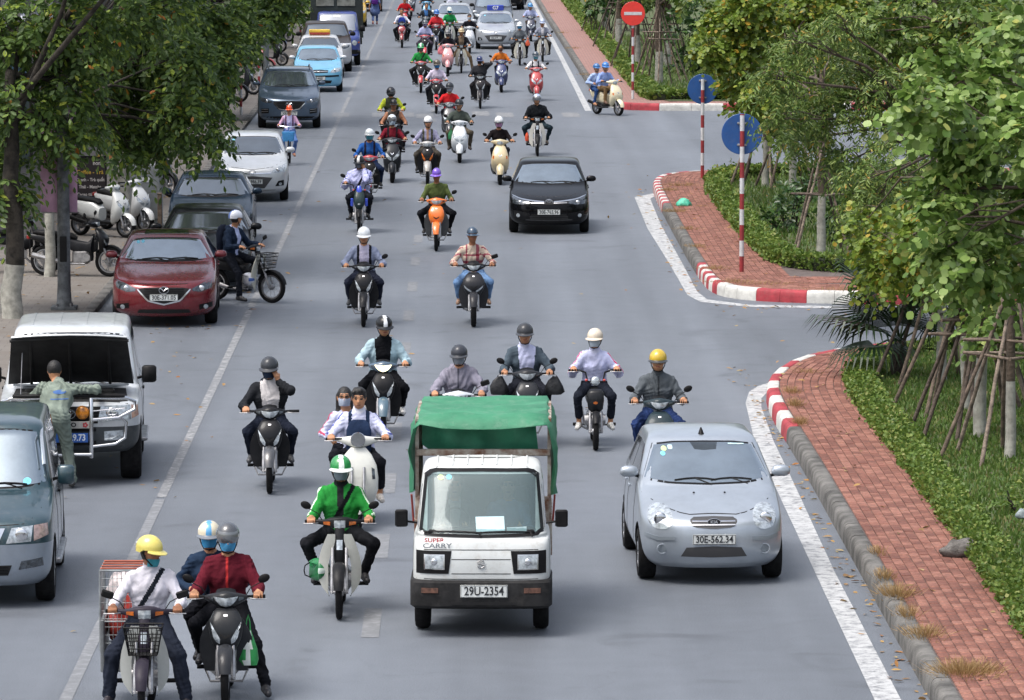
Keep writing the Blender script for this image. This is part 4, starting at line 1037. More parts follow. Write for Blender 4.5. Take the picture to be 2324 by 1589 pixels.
            patch(bv, [(-.03,.70),(0,.67),(.03,.70)], [(-.04,.73),(0,.70),(.04,.73)], 'f', 5, 3, .004, .01).build('badge', M_CHROME, apron, 0)
            # dark wheel bay below the apron
            db = MB(); db.sloft([(.30,0,.215,.10,.05,2.4),(.42,0,.16,.105,.11,2.4),(.50,0,.13,.09,.13,2.4)], 16); db.build('wheel_bay', M_BLACK, root, 50)
        else:
            cs = MB(); cs.grid([[(-.035,.235,.86),(.035,.235,.86)],[(-.045,.17,.62),(.045,.17,.62)],[(-.05,.195,.40),(.05,.195,.40)]], (0,.05,0)); cs.build('horn_cover', m1, apron, 30)
            for s in (-1, 1):
                lo, hi = [(.17,.58),(.205,.58)], [(.16,.72),(.195,.70)]
                if s < 0: lo, hi = mirror2(lo), mirror2(hi)
                patch(bv, lo, hi, 'f', 4, 4, .006, .015).build('turn_signal', M_LENSD, apron, 0)
    else:   # electric moped
        if c3: sec = [(.52,0,.13,.05,.05,2.4),(.60,0,.11,.10,.07,2.5),(.70,0,.12,.12,.08,2.5),(.80,0,.17,.11,.07,2.5),(.90,0,.22,.08,.05,2.4)]
        else: sec = [(.50,0,.14,.06,.05,3),(.54,0,.13,.10,.08,3.2),(.66,0,.13,.115,.09,3.2),(.76,0,.14,.11,.085,3.2),(.80,0,.15,.08,.06,3)]
        sh.sloft(sec, 20); apron = sh.build('front_casing', m1, root, 50); bv = bvh_of(sh)
        patch(bv, *ellp(0,.63,.03,.018), 'f', 9, 3, .004, .01).build('reflector', M_AMBER if not c3 else M_LENS, apron, 0)
        if c3:
            ns = MB(); ns.sloft([(.84,0,.19,.05,.04,2.4),(.92,0,.19,.062,.045,2.5),(1.0,0,.24,.04,.03,2.4)], 14); ns.build('fly_screen', m3, root, 50)
            for s in (-1,1): MB().box((s*.15,.2,.66), (.03,.04,.085), None, 0, .012).build('side_panel', m3, root)
    # rear half
    s_ = MB(); hy, hz = B['hip']; zs = hz-.075
    s_.sloft([(hy-.24,0,zs-.05,.07,.03,2.4),(hy-.14,0,zs-.005,.115,.05,2.6),(hy+.05,0,zs,.135,.06,2.8),(hy+.3,0,zs+.03,.14,.055,2.8),(hy+.52,0,zs+.05,.11,.045,2.6),(hy+.6,0,zs+.04,.05,.02,2.4)], 18, 'y'); s_.build('seat', mat('seat_vinyl', (.012,.012,.013), .55, 0, .2, 10, spec=.15), root, 50)
    b_ = MB()
    if scoot:
        b_.sloft([(hy-.28,0,.46,.12,.13,3),(hy-.12,0,.53,.17,.19,3),(hy+.15,0,.56,.185,.19,3),(hy+.4,0,.62,.17,.14,2.8),(hy+.62,0,.70,.09,.06,2.4)], 20, 'y'); b_.build('rear_body', m1, root, 50)
        fl = MB(); fl.box((0,.52,.30), (.155,.23,.03), None, 0, .015); fl.build('floorboard', M_BLACK, root)
        en = MB(); en.box((.04,hy+.12,.30), (.13,.24,.10), None, 0, .03); en.build('engine', M_STEEL, root)
    else:
        b_.sloft([(hy-.3,0,.56,.05,.07,2.6),(hy-.12,0,.62,.11,.10,2.8),(hy+.15,0,.65,.125,.11,2.8),(hy+.45,0,.70,.11,.09,2.6),(hy+.66,0,.74,.06,.05,2.4)], 18, 'y'); b_.build('rear_body', m1 if kind != 'cub' else m2, root, 50)
        en = MB(); en.box((0,.55,.36), (.11,.16,.13), None, 0, .04); en.tube([(-.14,.42,.36),(.14,.42,.36)], .075, 12); en.build('engine', M_STEEL, root)
        sc_ = MB(); sc_.sloft([(.24,0,.60,.05,.12,2.6),(.42,0,.52,.085,.12,2.8),(.60,0,.54,.10,.13,2.8),(.74,0,.60,.11,.12,2.6)], 16, 'y')
        if kind in ('sport','wave'): sc_.build('side_cover', m2, root, 50)
        sp = MB(); sp.tube([(0,.26,.72),(0,.45,.55),(0,.62,.52)], .05, 10); sp.build('frame_spine', m2, root)
        fp = MB(); fp.tube([(-.29,.74,.26),(.29,.74,.26)], .013, 6)
        for s in (-1,1): fp.tube([(s*.17,.74,.27),(s*.29,.74,.27)], .02, 8)
        fp.build('foot_rest', M_BLACK, root)
        gd = MB(); gd.tube([(-.2,.40,.30),(-.15,.30,.20),(.15,.30,.20),(.2,.40,.30)], .012, 6); 
        if kind == 'wave': gd.build('leg_guard', M_STEEL, root)
    ex = MB(); ex.tube([(-.10,.45,.24),(-.16,.75,.24),(-.17,1.0,.30),(-.18,1.45,.40)], [.018,.02,.045,.05], 10); ex.build('exhaust', M_STEEL if not scoot else M_BLACK, root)
    rl = MB(); rl.box((0,hy+.68,.72), (.08,.03,.04), None, 0, .015); rl.build('tail_lamp', mat('tail_red', hx('8f1d1a'), .25, 0, .1, 10, coat=.4), root)
    if basket:
        bk = MB()
        for z, w_, d_ in ((.62,.13,.09),(.68,.14,.10),(.75,.15,.11),(.82,.165,.12),(.88,.175,.13)):
            for a, b in (((-w_,-.02-d_),(w_,-.02-d_)),((w_,-.02-d_),(w_,-.02+d_)),((w_,-.02+d_),(-w_,-.02+d_)),((-w_,-.02+d_),(-w_,-.02-d_))): bk.tube([(a[0],a[1]+.12,z),(b[0],b[1]+.12,z)], .005 if z < .88 else .008, 4)
        for i in range(9):
            t = -1+i/4
            for y0, y1 in ((-.11,-.15),(.07,.11)): bk.tube([(t*.13,y0+.12,.62),(t*.175,y1+.12,.88)], .0035, 4)
            if abs(t) < .8:
                for s in (-1,1): bk.tube([(s*.13,t*.09+.10,.62),(s*.175,t*.13+.10,.88)], .0035, 4)
        bk.box((0,.10,.62), (.13,.09,.006)); bk.build('basket', M_BLACK, root, 40)
    return root
def rider_joints(kind, o):
    B = BK[kind]; s = o.get('scale', 1.0); gx, gy, gz = B['g']; hy, hz = B['hip']; hy += o.get('back', 0)
    P = Vector((o.get('dx', 0), hy, hz)); lean = o.get('lean', .05)
    N = P+Vector((o.get('tilt', 0), -lean-.02, .475*s)); H = N+Vector((o.get('hx', 0), -.05, .18*s))
    sw = .17*s*(.93 if o.get('fem') else 1)
    sh = [N+Vector((-sw, 0, -.07*s)), N+Vector((sw, 0, -.07*s-o.get('drop', 0)))]
    J = dict(pelvis=P, neck=N, head=H, sh=sh, hyaw=o.get('hyaw', 0), hpitch=o.get('hpitch', 0))
    gr = [Vector((-gx, gy, gz)), Vector((gx, gy, gz))]; wr = [g+Vector((0, .085*s, .035*s)) for g in gr]; hand = ['grip', 'grip']
    for i, k in ((0,'handL'), (1,'handR')):       # image left / right
        if k in o: wr[i] = H+Vector(o[k]); hand[i] = 'open'
    J['fdir'] = ((.25,-.3,1), (-.25,-.3,1)); J['pnrm'] = ((.6,.6,0), (-.6,.6,0))
    if o.get('pass'): wr = [P+Vector((-.19,-.20,.14)), P+Vector((.19,-.20,.14))]; hand = ['open','open']; J['fdir'] = ((.3,-1,-.1),(-.3,-1,-.1)); J['pnrm'] = ((1,0,0),(-1,0,0))
    J['grip'] = gr; J['wr'] = wr; J['hand'] = tuple(hand)
    J['el'] = [ik(sh[i], wr[i], .285*s, .25*s, o.get('pole', ((-.55,.25,-.9),(.55,.25,-.9)))[i]) for i in (0,1)]
    hip = [P+Vector((-.09*s,-.02,-.01)), P+Vector((.09*s,-.02,-.01))]
    fx, fy, fz = B['foot']; an = [Vector((-fx, fy, fz+.06)), Vector((fx, fy, fz+.06))]
    for i, k in ((0,'footL'), (1,'footR')):
        if k in o: an[i] = Vector(o[k])
    kw = o.get('knee', .35 if kind not in ('scooter','vespa') else .22)
    J['hip'] = hip; J['an'] = an; J['kn'] = [ik(hip[i], an[i], .43*s, .41*s, ((-kw if i == 0 else kw), -1, .35)) for i in (0,1)]
    J['toe'] = [an[i]+Vector((-.03 if i == 0 else .03, -.16*s, -.05)) for i in (0,1)]
    return J
def vox_for(y): return .0115 if y < 66 else (.0145 if y < 90 else (.0175 if y < 130 else (.023 if y < 190 else .028)))
def ride(kind, u, v, yaw, c1, blabel, plabel, st, o=None, **kw):
    p = G(u, v); o = dict(o or {}); o.setdefault('fem', st.get('fem', False)); o.setdefault('scale', st.get('scale', 1.0)); rr = random.Random(int(u*7+v)); o.setdefault('hyaw', rr.uniform(-14,14)); o.setdefault('hpitch', rr.uniform(-4,9)); o.setdefault('lean', rr.uniform(.02,.11)); o.setdefault('tilt', rr.uniform(-.025,.025)); o.setdefault('drop', rr.uniform(-.015,.02)); o.setdefault('pole', ((-rr.uniform(.35,.8),.25,-.9),(rr.uniform(.35,.8),.25,-.9)))
    bike(kind, p, R(yaw), c1, blabel, **kw)
    return person(p, R(yaw), rider_joints(kind, o), st, vox_for(p.y), plabel), p
# ================================================================ RIDERS (front tyre contact measured in the photograph)
def HM(c, kind='half', **k): return dict(kind=kind, c=c, **k)
ride('cub', 770, 1405, 0, 'b9bab2', 'cream leg-shield motorbike carrying the rider in the bright green jacket', 'motorbike rider in bright green jacket, sunglasses, grey mask and green white helmet',
     dict(top='2f8f40', sleeve='long', stripe='d9ecd9', bulk=.014, inner='2c2d30', open=.03, sash='1d1e22', pants='1d1e22', shoe='222226', mask='7d8a92', glasses='sun', helmet=HM('2a8a47', stripe='e6ece8', brim='e6ece8'), collar='26282a'), dict(knee=.75))
ride('wave', 612, 1120, 1, '1b1c1f', 'black motorbike with silver side lamps ridden by man touching his face', 'rider in black jacket over white shirt with plaid mask, hand raised to face',
     dict(top='26282c', inner='d8d4d4', open=.11, bulk=.016, pants='1f2431', shoe='4a4b4e', mask='2f3b50', helmet=HM('3a3d42', brim='2c2e32'), pack='2b3038', collar='dcd8d8'), dict(handR=(.11,-.05,-.16), knee=.4), mirrors=(0,0), c3='3a3c40')
# near left: man with the wire cage
_, PA = ride('cub', 325, 1640, 0, 'a9aca8', 'old grey leg-shield motorbike with front basket at the bottom left', 'man in white shirt and yellow helmet looking sideways, feet on the road at bottom left',
     dict(top='d5d3dc', pants='272c38', shoe='27222a', chinmask='3f8a98', sash='20242c', helmet=HM('d6c868', brim='d6c868'), skin=M_SKIN2, collar='d5d3dc', pbulk=.012), dict(hyaw=62, lean=.03, footL=(-.36,.70,.12), footR=(.36,.55,.12), knee=.7), mirrors=('sq','sq'), basket=True, c2='2f2b36')
def cage():
    t = thing('cargo_cage', 'grey wire cage with orange bars strapped behind the man in the yellow helmet', 'cage', PA, 0); m = mat('cage_wire', hx('9aa0a2'), .5, .5, .2, 8); x0, x1, y0, y1, z0, z1 = -.46, .02, 1.02, 1.62, .50, 1.26
    f = MB()
    for x in (x0,x1):
        for y in (y0,y1): f.tube([(x,y,z0),(x,y,z1)], .010, 6)
    for z in (z0,.78,z1):
        f.tube([(x0,y0,z),(x1,y0,z),(x1,y1,z),(x0,y1,z),(x0,y0,z)], .009, 6)
    f.build('frame', m, t)
    w = MB()
    for k in range(1,12): x = lerp(x0,x1,k/12); w.tube([(x,y0,z0),(x,y0,z1)], .003, 4); y = lerp(y0,y1,k/12); w.tube([(x0,y,z0),(x0,y,z1)], .003, 4)
    for k in range(1,10): z = lerp(z0,z1,k/10); w.tube([(x1,y0,z),(x0,y0,z),(x0,y1,z)], .003, 4)
    w.build('wire_mesh', m, t, kind='stuff')
    o = MB()
    for y in (1.08,1.25,1.42,1.58): o.tube([(x0-.0,y,z1+.012),(x1,y,z1+.012)], .009, 6)
    o.build('orange_bar', mat('bar_orange', hx('a8543a'), .6), t)
    b = MB(); b.box((-.20,1.32,.40), (.24,.30,.10), None, 0, .02); b.box((-.44,1.3,.55), (.02,.3,.25), None, 0, .01); b.build('tray', mat('tray_steel', hx('8b8f92'), .45, .5, .2, 6), t)
    for (c, r_, col, nm) in (((-.25,1.3,1.02),(.17,.2,.2),'cfc4c4','white'), ((-.14,1.25,.9),(.14,.2,.26),'b8382f','red'), ((-.3,1.35,.72),(.12,.2,.2),'a33b33','dark red')):
        q = MB(); q.ell(c, r_, 18, 12); q.v = [(p[0]+.015*math.sin(p[2]*40+p[1]*30), p[1]+.015*math.sin(p[0]*37+p[2]*22), p[2]+.012*math.sin(p[0]*50)) for p in q.v]
        q.build('plastic_sack', mat('sack_'+col, hx(col), .35, 0, .2, 12, bump=.5, bscale=20), None, 60, loc=PA, label='crumpled %s sack inside the wire cage at the bottom left' % nm, cat='sack')
cage()
# couple on the dark motorbike
_, PB = ride('wave', 512, 1606, 1, '26282b', 'black motorbike with grey headlight cowl at the bottom left carrying two people', 'woman in maroon jacket and dark visor helmet with blue mask, one foot on the road',
     dict(top='5f1f2b', zip='c03a3a', bulk=.02, pants='191a1f', shoe='2b2b30', sock='b98664', mask='5aa8d8', helmet=HM('4a4d52', visor=True, brim=None), fem=True, leg='long'), dict(footR=(.36,.56,.11), knee=.45, hyaw=4), c3='2b2d31', c2='303236')
person(PB, R(1), rider_joints('wave', dict(dx=-.16, back=.34, scale=.97, hx=-.02, footL=(-.27,.92,.40), footR=(.27,1.0,.40), lean=.06, **{'pass':1})), dict(top='26354a', pants='1b1c22', shoe='222226', mask='4a9ccf', helmet=HM('d8d0b8', stripe='5aa0d0', brim='6a7078'), bulk=.01, scale=.97), .0105, 'passenger in dark navy top and cream and blue helmet behind the woman in maroon')
def bag(name, label, loc, r, col, strap=True, cat='bag', hang=.16, stripe=None):
    t = thing(name, label, cat, loc); b = MB(); a, d, h = r
    b.sloft([(-h,0,0,a*.75,d*.7,2.6),(-h*.7,0,0,a,d,2.4),(-h*.1,0,0,a*.92,d*.85,2.2),(h*.5,0,0,a*.6,d*.45,2.0),(h*.9,0,0,a*.25,d*.2,2.0)], 18)
    b.v = [(p[0]+.09*a*math.sin(p[2]*60+p[1]*40), p[1]+.12*d*math.sin(p[0]*70+p[2]*30), p[2]) for p in b.v]
    m = mat('bag_'+col, hx(col), .45, 0, .2, 10, bump=.5, bscale=18)
    if stripe:
        for i, f in enumerate(b.f):
            x = sum(b.v[k][0] for k in f)/len(f); b.m[i] = 1 if abs(x) < a*.33 else 0
    b.build('sack', [m, mat('bag_'+stripe, hx(stripe), .45)] if stripe else m, t, 60)
    if strap: s = MB(); s.tube([(-a*.2,0,h*.85),(-a*.15,0,h*.85+hang*.6),(0,0,h*.85+hang),(a*.15,0,h*.85+hang*.6),(a*.2,0,h*.85)], .006, 5); s.build('handle', m, t)
    return t
bag('shopping_bag', 'green and white plastic bag hanging on the black motorbike at the bottom left', PB+Vector((.20,.33,.52)), (.10,.06,.17), '2f9a50', stripe='dfe5e0')
# scooter couple
_, PD = ride('vespa', 812, 1203, 0, 'd3d4cc', 'white retro scooter with round headlight carrying two students', 'bareheaded young man in white tracksuit with navy bag on his chest riding the white scooter',
     dict(top='ccd0ea', stripe='4a55a0', pants='1d1e24', leg='crop', shoe='cfc9c2', hair='tuft', frontpack='26344e', strap='26344e', bulk=.016, collar='dfe0ec'), dict(footR=(.25,.62,.34), knee=.4), mirrors=(0,0))
person(PD, 0, rider_joints('vespa', dict(dx=-.15, back=.36, scale=.96, hx=-.03, footL=(-.24,.98,.40), footR=(.24,.98,.40), fem=True, **{'pass':1})), dict(top='ccd0ea', stripe='c0506a', pants='1d1e24', hair='long', mask='aab4c4', glasses='clear', fem=True, scale=.96, shoe='cfcfcf'), .011, 'girl with glasses, loose black hair and mask behind the bareheaded young man')
# spare helmet hung on the green rider's bike
def spare(label, loc, c, stripe):
    t = thing('helmet', label, 'helmet', loc); helmet(t, Vector((0,0,0)), Matrix.Rotation(R(90),3,'Y'), HM(c, 'jet', stripe=stripe)); return t
pc = G(770, 1405); spare('green helmet hanging beside the leg of the rider in green', pc+Vector((-.245,.36,.47)), '1f7a44', 'd8e6dc')
MID = dict(mirrors=(1,1))
ride('wave', 870, 1000, 1, '3f566a', 'slate blue motorbike with its headlight on', 'rider in pale denim jacket over black top with black striped helmet',
     dict(top='a3bcc6', inner='15161a', open=.10, bulk=.02, pants='17181c', shoe='d8d8d8', helmet=HM('1e2024', stripe='d6dade'), hood=False, collar='1a1b1f'), dict(footR=(.25,.80,.36)), mirrors=(0,0), lit=True, shieldc='3f566a', c3='46606f')
ride('wave', 1040, 1078, 0, '2a2c30', 'motorbike with white headlight cowl just behind the small truck', 'rider in lavender grey padded jacket with grey mask behind the small truck',
     dict(top='8a8896', zip='5a5a66', bulk=.028, folds=.008, pants='2a2c34', mask='8f969e', helmet=HM('3a3d44', brim='303338'), fem=True, hood=True, scale=.96), dict(), mirrors=(0,'sq'), shieldc='cfd4da')
_, PH = ride('wave', 1197, 1022, 0, '2b2d31', 'dark motorbike with silver headlight and round mirrors behind the green tarpaulin', 'man in dark grey jacket over pale blue shirt with black round helmet',
     dict(top='4a5660', inner='c3c8e6', open=.10, bulk=.016, pants='24262e', helmet=HM('3a3c40', brim='303236'), collar='c9cce4'), dict(), c3='33363a')
for s in (-1,1): bag('cloth_bag', 'black cloth bag hanging from the %s handlebar end behind the green tarpaulin' % ('left' if s < 0 else 'right'), PH+Vector((s*.37,.43,.83)), (.13,.05,.13), '1a1b1e', True, hang=.03)
ride('ebike', 1352, 1022, 0, '202225', 'black electric moped with round headlight and orange reflector', 'girl in white tracksuit top with red sleeve stripes on a moped',
     dict(top='c9cdec', stripe='c8456a', bulk=.022, pants='222630', leg='crop', shoe='d2d2ce', mask='b4c0c8', helmet=HM('d9cdba', brim='d9cdba'), fem=True, scale=.96, collar='d5d8f0'), dict(footL=(-.21,.56,.30), footR=(.21,.56,.30)), mirrors=(0,0))
ride('sport', 1498, 1100, 0, '2a373d', 'dark teal motorbike with round mirrors behind the silver hatchback', 'man in grey quilted jacket with sunglasses and yellow helmet',
     dict(top='5c6267', zip='3a3e42', bulk=.014, folds=.007, pants='2b3c66', glasses='sun', helmet=HM('c9aa30', brim='2c2e30'), collar='555b60'), dict(), c3='2f3f46')
ride('wave', 825, 742, 0, '1f2023', 'black motorbike with one mirror ridden by man in white helmet', 'man in blue-grey cardigan and white helmet with glasses and backpack straps',
     dict(top='8790a8', inner='c7c2da', open=.10, strap='22242a', pants='2a2e3c', shoe='4a4c50', glasses='clear', helmet=HM('dfe3e6'), bulk=.008), dict(), mirrors=(0,1))
ride('sport', 1075, 742, 0, '2a2b2f', 'matt black motorbike with slim lamps ridden by man in plaid', 'man in cream and maroon plaid top, dark blue cap and jeans',
     dict(top='cbb9a8', plaid=('9a5560','7a2030'), pants='6f8fb8', shoe='9a7b66', helmet=HM('34485c', 'cap'), skin=M_SKIN2), dict(), mirrors=(0,'sq'))
ride('wave', 990, 570, -1, 'e8741c', 'bright orange motorbike in the middle of the road', 'man in olive shirt with purple cap on the orange motorbike',
     dict(top='5f6c40', pants='1c1d22', shoe='3a3a3c', helmet=HM('7a58c4', 'cap'), skin=M_SKIN2), dict(knee=.6), mirrors=(0,1), c3='e8741c', c2='3a3d40', lamps='none')
ride('ebike', 815, 532, 0, '2b3a3c', 'green-black electric moped with blue nose and side panels', 'student in loose white jacket with hand at face on the blue-nosed moped',
     dict(top='c2c6ee', bulk=.045, folds=.01, stripe='5a60a0', sash='23262e', pants='22252c', helmet=HM('24272c', stripe='d0d0d0'), mask='6e737a'), dict(handR=(.10,-.06,-.15)), c3='2c4ac4')
ride('wave', 838, 458, 0, 'c0262e', 'red motorbike partly hidden behind the student in white', 'rider in blue jacket with teal mask and backpack straps',
     dict(top='2f60aa', strap='2a2430', pants='24304c', mask='5aa8b8', helmet=HM('cfd6da', brim='9aa0a4'), pack='2a2430'), dict(), c3='c0262e', shieldc='c0262e')
ride('scooter', 890, 415, 0, '2b2e33', 'black scooter ridden by woman in maroon', 'rider in maroon jacket with white visor helmet and pale mask',
     dict(top='74202e', strap='2a2328', pants='23242a', mask='a9bccc', helmet=HM('c6ced4', visor=True, brim=None), fem=True), dict(), light='v')
ride('wave', 970, 421, 0, 'a09c96', 'champagne grey motorbike ridden by woman in sunglasses', 'woman in lavender grey top with white helmet, sunglasses and backpack straps',
     dict(top='a5a4c0', strap='5a5a4c', pants='4a4640', glasses='sun', helmet=HM('e0e2e4', brim=None), inner='c09a80', open=.022, fem=True, scale=1.0), dict(), c3='a09c96', lamps='amber', shieldc='a9a8a6')
ride('wave', 893, 372, 0, '26282b', 'dark motorbike hidden behind the black scooter', 'man in sleeveless brown vest and black cap',
     dict(top='4c4642', sleeve='none', pants='2a2a30', helmet=HM('26282a', 'cap'), sash='2a2826', skin=M_SKIN2), dict(), mirrors=(0,0))
ride('wave', 888, 336, 0, '26282b', 'dark motorbike of the rider in full-face helmet', 'rider in dark and lime jacket with black full-face helmet',
     dict(top='3c4030', sleevec='a9b43a', pants='2a2a30', helmet=HM('2c2e34', 'full'), bulk=.014), dict(), mirrors=(0,1))
_, PT = ride('scooter', 1043, 370, 0, 'd0d5d8', 'white sporty scooter with clear lamps ridden by man in dark green jacket', 'man in dark green-grey jacket, sunglasses and black helmet on the white scooter',
     dict(top='4a524d', bulk=.014, pants='5a5348', shoe='3a302c', glasses='sun', helmet=HM('33363a', brim='2a2c30')), dict(footL=(-.26,.70,.38), footR=(.26,.70,.38), knee=.5), light='v')
bag('shopping_bag', 'small green bag hanging on the white sporty scooter', PT+Vector((-.22,.33,.72)), (.08,.04,.13), '2a7a4a')
ride('scooter', 1020, 322, 0, '3a3c42', 'dark scooter hidden behind the white sporty scooter', 'rider in bright red jacket with dark helmet and grey mask',
     dict(top='cc2c30', pants='26262c', mask='a9b2bc', helmet=HM('34383e', brim='2c2f34')), dict())
_, PV = ride('cub', 1220, 355, 0, 'd3d1c8', 'white leg-shield motorbike ridden by man in black jacket and open-face helmet', 'man in puffed black jacket and silver-blue open-face helmet',
     dict(top='1f2226', bulk=.03, folds=.008, pants='2a3840', shoe='4a4440', helmet=HM('aab6cc', 'jet', visor=True)), dict(knee=.7), mirrors=(0,0))
bag('shopping_bag', 'orange bag beside the leg shield of the white motorbike', PV+Vector((-.27,.42,.5)), (.06,.05,.12), 'd8502a', False)
ride('scooter', 1135, 420, 0, 'c9b994', 'beige scooter with gold apron', 'woman in short-sleeved black top with lilac mask and white helmet',
     dict(top='1f1b1d', sleeve='short', pants='26262c', mask='c79ac4', helmet=HM('e0e4e6', brim='2a2c30'), fem=True), dict(), light='round')
ride('wave', 1090, 247, 0, '2b2a2e', 'dark brown motorbike of the man on the phone', 'man in dark jacket and navy cap holding a hand to his ear',
     dict(top='36373c', bulk=.016, pants='2e2c2e', helmet=HM('2f3c68', 'cap'), mask='3a3a3e'), dict(handR=(.12,-.01,-.13)), mirrors=(0,0))
ride('scooter', 1138, 210, 0, '2c3763', 'navy scooter with white chevron lamps', 'bareheaded woman in orange top on the navy scooter',
     dict(top='cf7430', pants='24252c', hair='short', mask='6a5048', fem=True), dict(), light='v')
ride('scooter', 1218, 230, 2, 'ac3a3c', 'red scooter with clear lamps near the right lane edge', 'rider in white printed shirt with blue-green mask and dark cap',
     dict(top='dcdcdf', band=[(.58,.66,'5a5a60')], sleeve='short', pants='7a4048', helmet=HM('4a5560'), mask='6fb8cc', strap='2a2a2e', fem=True, scale=.95), dict(), light='v', c3='ac3a3c')
_, PAA = ride('scooter', 1404, 263, 30, 'd8cfb0', 'cream scooter turning out of the side road by the far kerb', 'man in light blue shirt and blue helmet steering the cream scooter',
     dict(top='8fa6dc', pants='8a7050', shoe='6a5040', helmet=HM('3f78bc', brim='3f78bc')), dict(hyaw=-15), light='round', mirrors=(0,0))
person(PAA, R(30), rider_joints('scooter', dict(dx=-.05, back=.36, scale=.93, footL=(-.28,.95,.36), footR=(.26,.95,.38), hx=-.03, **{'pass':1})), dict(top='a9bfe6', pants='2f4a78', shoe='b98664', helmet=HM('3a70a8'), fem=True, scale=.93), .021, 'passenger in pale blue top and jeans on the back of the cream scooter')
ride('wave', 990, 258, 0, 'bd2a32', 'red motorbike with clear front lamps ridden by man in white polo shirt', 'man in white polo shirt with bright blue mask',
     dict(top='d3cbe0', sleeve='short', pants='23242a', mask='3f8fd0', helmet=HM('5a5248', brim='4a443c')), dict(), mirrors=(0,1), c3='bd2a32', shieldc='bd2a32')
ride('wave', 955, 211, 0, 'a8282d', 'dark red motorbike ridden by man in green jacket', 'man in green jacket with green and white helmet on the dark red motorbike',
     dict(top='2f9449', pants='2e2e30', mask='6a6e70', helmet=HM('3a9a5a', stripe='e0e6e2'), sash='2a2c2e'), dict(knee=.6), c3='a8282d', shieldc='b0383c', mirrors=(0,0))
_, PAD = ride('scooter', 1016, 168, 0, 'd29a9c', 'pale pink scooter between the red motorbike and the brown-shirted rider', 'rider in black shirt and grey helmet on the pink scooter',
     dict(top='24242a', pants='2a2a30', mask='5a5c60', helmet=HM('6a6c6e'), fem=True, scale=.95), dict(), light='round', mirrors=(0,0))
bag('tote_bag', 'pink bag in front of the rider in black on the pink scooter', PAD+Vector((-.24,.35,.86)), (.12,.06,.17), 'd87a84', False)
ride('cub', 1047, 166, 0, 'cfccba', 'cream leg-shield motorbike ridden by man with feet hanging down', 'man in brown shirt and dark vest with tan cap helmet, feet spread',
     dict(top='2a2a2e', inner='7d6d5c', open=.09, pants='6a5a48', shoe='4a4038', helmet=HM('b5a582'), mask=None), dict(footL=(-.40,.55,.16), footR=(.40,.55,.16), knee=.8), mirrors=(0,0))
ride('scooter', 1066, 122, 0, 'b8bcc2', 'silver scooter behind the brown-shirted rider', 'bareheaded rider in black top with pale mask in the far traffic',
     dict(top='1f1f26', pants='2a2a30', hair='short', mask='b6c4d0', scale=.97), dict(), light='v', mirrors=(0,0))
ride('wave', 964, 142, 0, 'b8323a', 'red motorbike of the rider in lavender hood', 'rider in lavender hooded jacket with scarf over the face',
     dict(top='a6abce', bulk=.018, pants='4a4450', mask='a09ac0', helmet=HM('5c626a'), fem=True, hood=True, scale=.97), dict(), shieldc='b8323a', c3='b8323a')
ride('wave', 990, 114, 0, '2a3450', 'navy motorbike of the rider in red with blue helmet', 'rider in red jacket with blue helmet and pink mask',
     dict(top='c2323a', bulk=.016, pants='24303e', mask='b06a78', helmet=HM('3a6eb4')), dict(), mirrors=(0,0), shieldc='9a2c34')
ride('cub', 1021, 106, 0, 'c9cdc2', 'white leg-shield motorbike of the far rider in green', 'far rider in green jacket with white helmet and blue mask',
     dict(top='2a9450', pants='26262a', mask='3a9ac0', helmet=HM('d8e0dc')), dict(), mirrors=(0,0))
ride('scooter', 1028, 64, 0, '5a6068', 'grey scooter in front of the silver saloon', 'man in white shirt and dark helmet in front of the silver saloon',
     dict(top='c6c8dc', pants='2a2e3a', helmet=HM('3c4048')), dict(), light='round')
ride('wave', 967, 94, 0, '34363c', 'dark motorbike left of the rider in red with blue helmet', 'bareheaded man in dark jacket over blue shirt in the far traffic',
     dict(top='383a40', inner='4a7ab8', open=.07, pants='26262c', hair='short'), dict(), shieldc='3a3c42')
ride('scooter', 968, 56, 0, '4a96c2', 'sky blue scooter at the top of the picture', 'rider in dark clothes on the sky blue scooter, head cut off by the picture edge',
     dict(top='3a3c44', pants='26262c', helmet=HM('44484e')), dict(), light='v', mirrors=(0,0))
ride('wave', 912, 109, 0, '8a2a2e', 'red and black motorbike at the left of the far traffic', 'bareheaded person in white shirt with blue bag at the left of the far traffic',
     dict(top='d6d8e4', pants='22242a', hair='short', frontpack='2b3f8a', fem=True), dict(knee=.5), mirrors=(0,0))
ride('wave', 917, 76, 0, 'b0262c', 'red motorbike behind the red and black one', 'bareheaded man in red shirt in the far traffic',
     dict(top='c0282e', pants='2a2a30', hair='short'), dict(), mirrors=(0,1), c3='b0262c')
ride('scooter', 933, 37, 0, '3c4048', 'grey scooter cut by the top picture edge', 'rider in jeans cut by the top picture edge', dict(top='3f4a5a', pants='34405a', helmet=HM('44484e')), dict(), mirrors=(0,0))
ride('cub', 1232, 141, 0, 'cbc8ba', 'cream leg-shield motorbike beside the right edge line', 'rider in grey shirt and pale blue helmet beside the right edge line',
     dict(top='868c9c', inner='d8d8e0', open=.05, pants='3a3836', helmet=HM('a6b2cc')), dict())
_, PQ = ride('cub', 1180, 149, 0, 'c6c4b6', 'cream leg-shield motorbike right of the roof-sign taxi', 'rider in grey jacket, white cap and blue mask right of the taxi',
     dict(top='6c7278', pants='2e2e30', mask='4a9ad0', helmet=HM('d8dcde')), dict(), mirrors=(0,0))
bag('shopping_bag', 'orange bag hanging on the handlebar right of the roof-sign taxi', PQ+Vector((.30,.38,.85)), (.09,.05,.12), 'd85a34')
ride('scooter', 1205, 94, 0, '2a2f44', 'dark navy scooter near the far right edge line', 'man in light blue shirt and blue helmet near the far right edge line',
     dict(top='a6b0d4', pants='6a5c50', helmet=HM('4a88bc')), dict(), light='v', mirrors=(0,0))
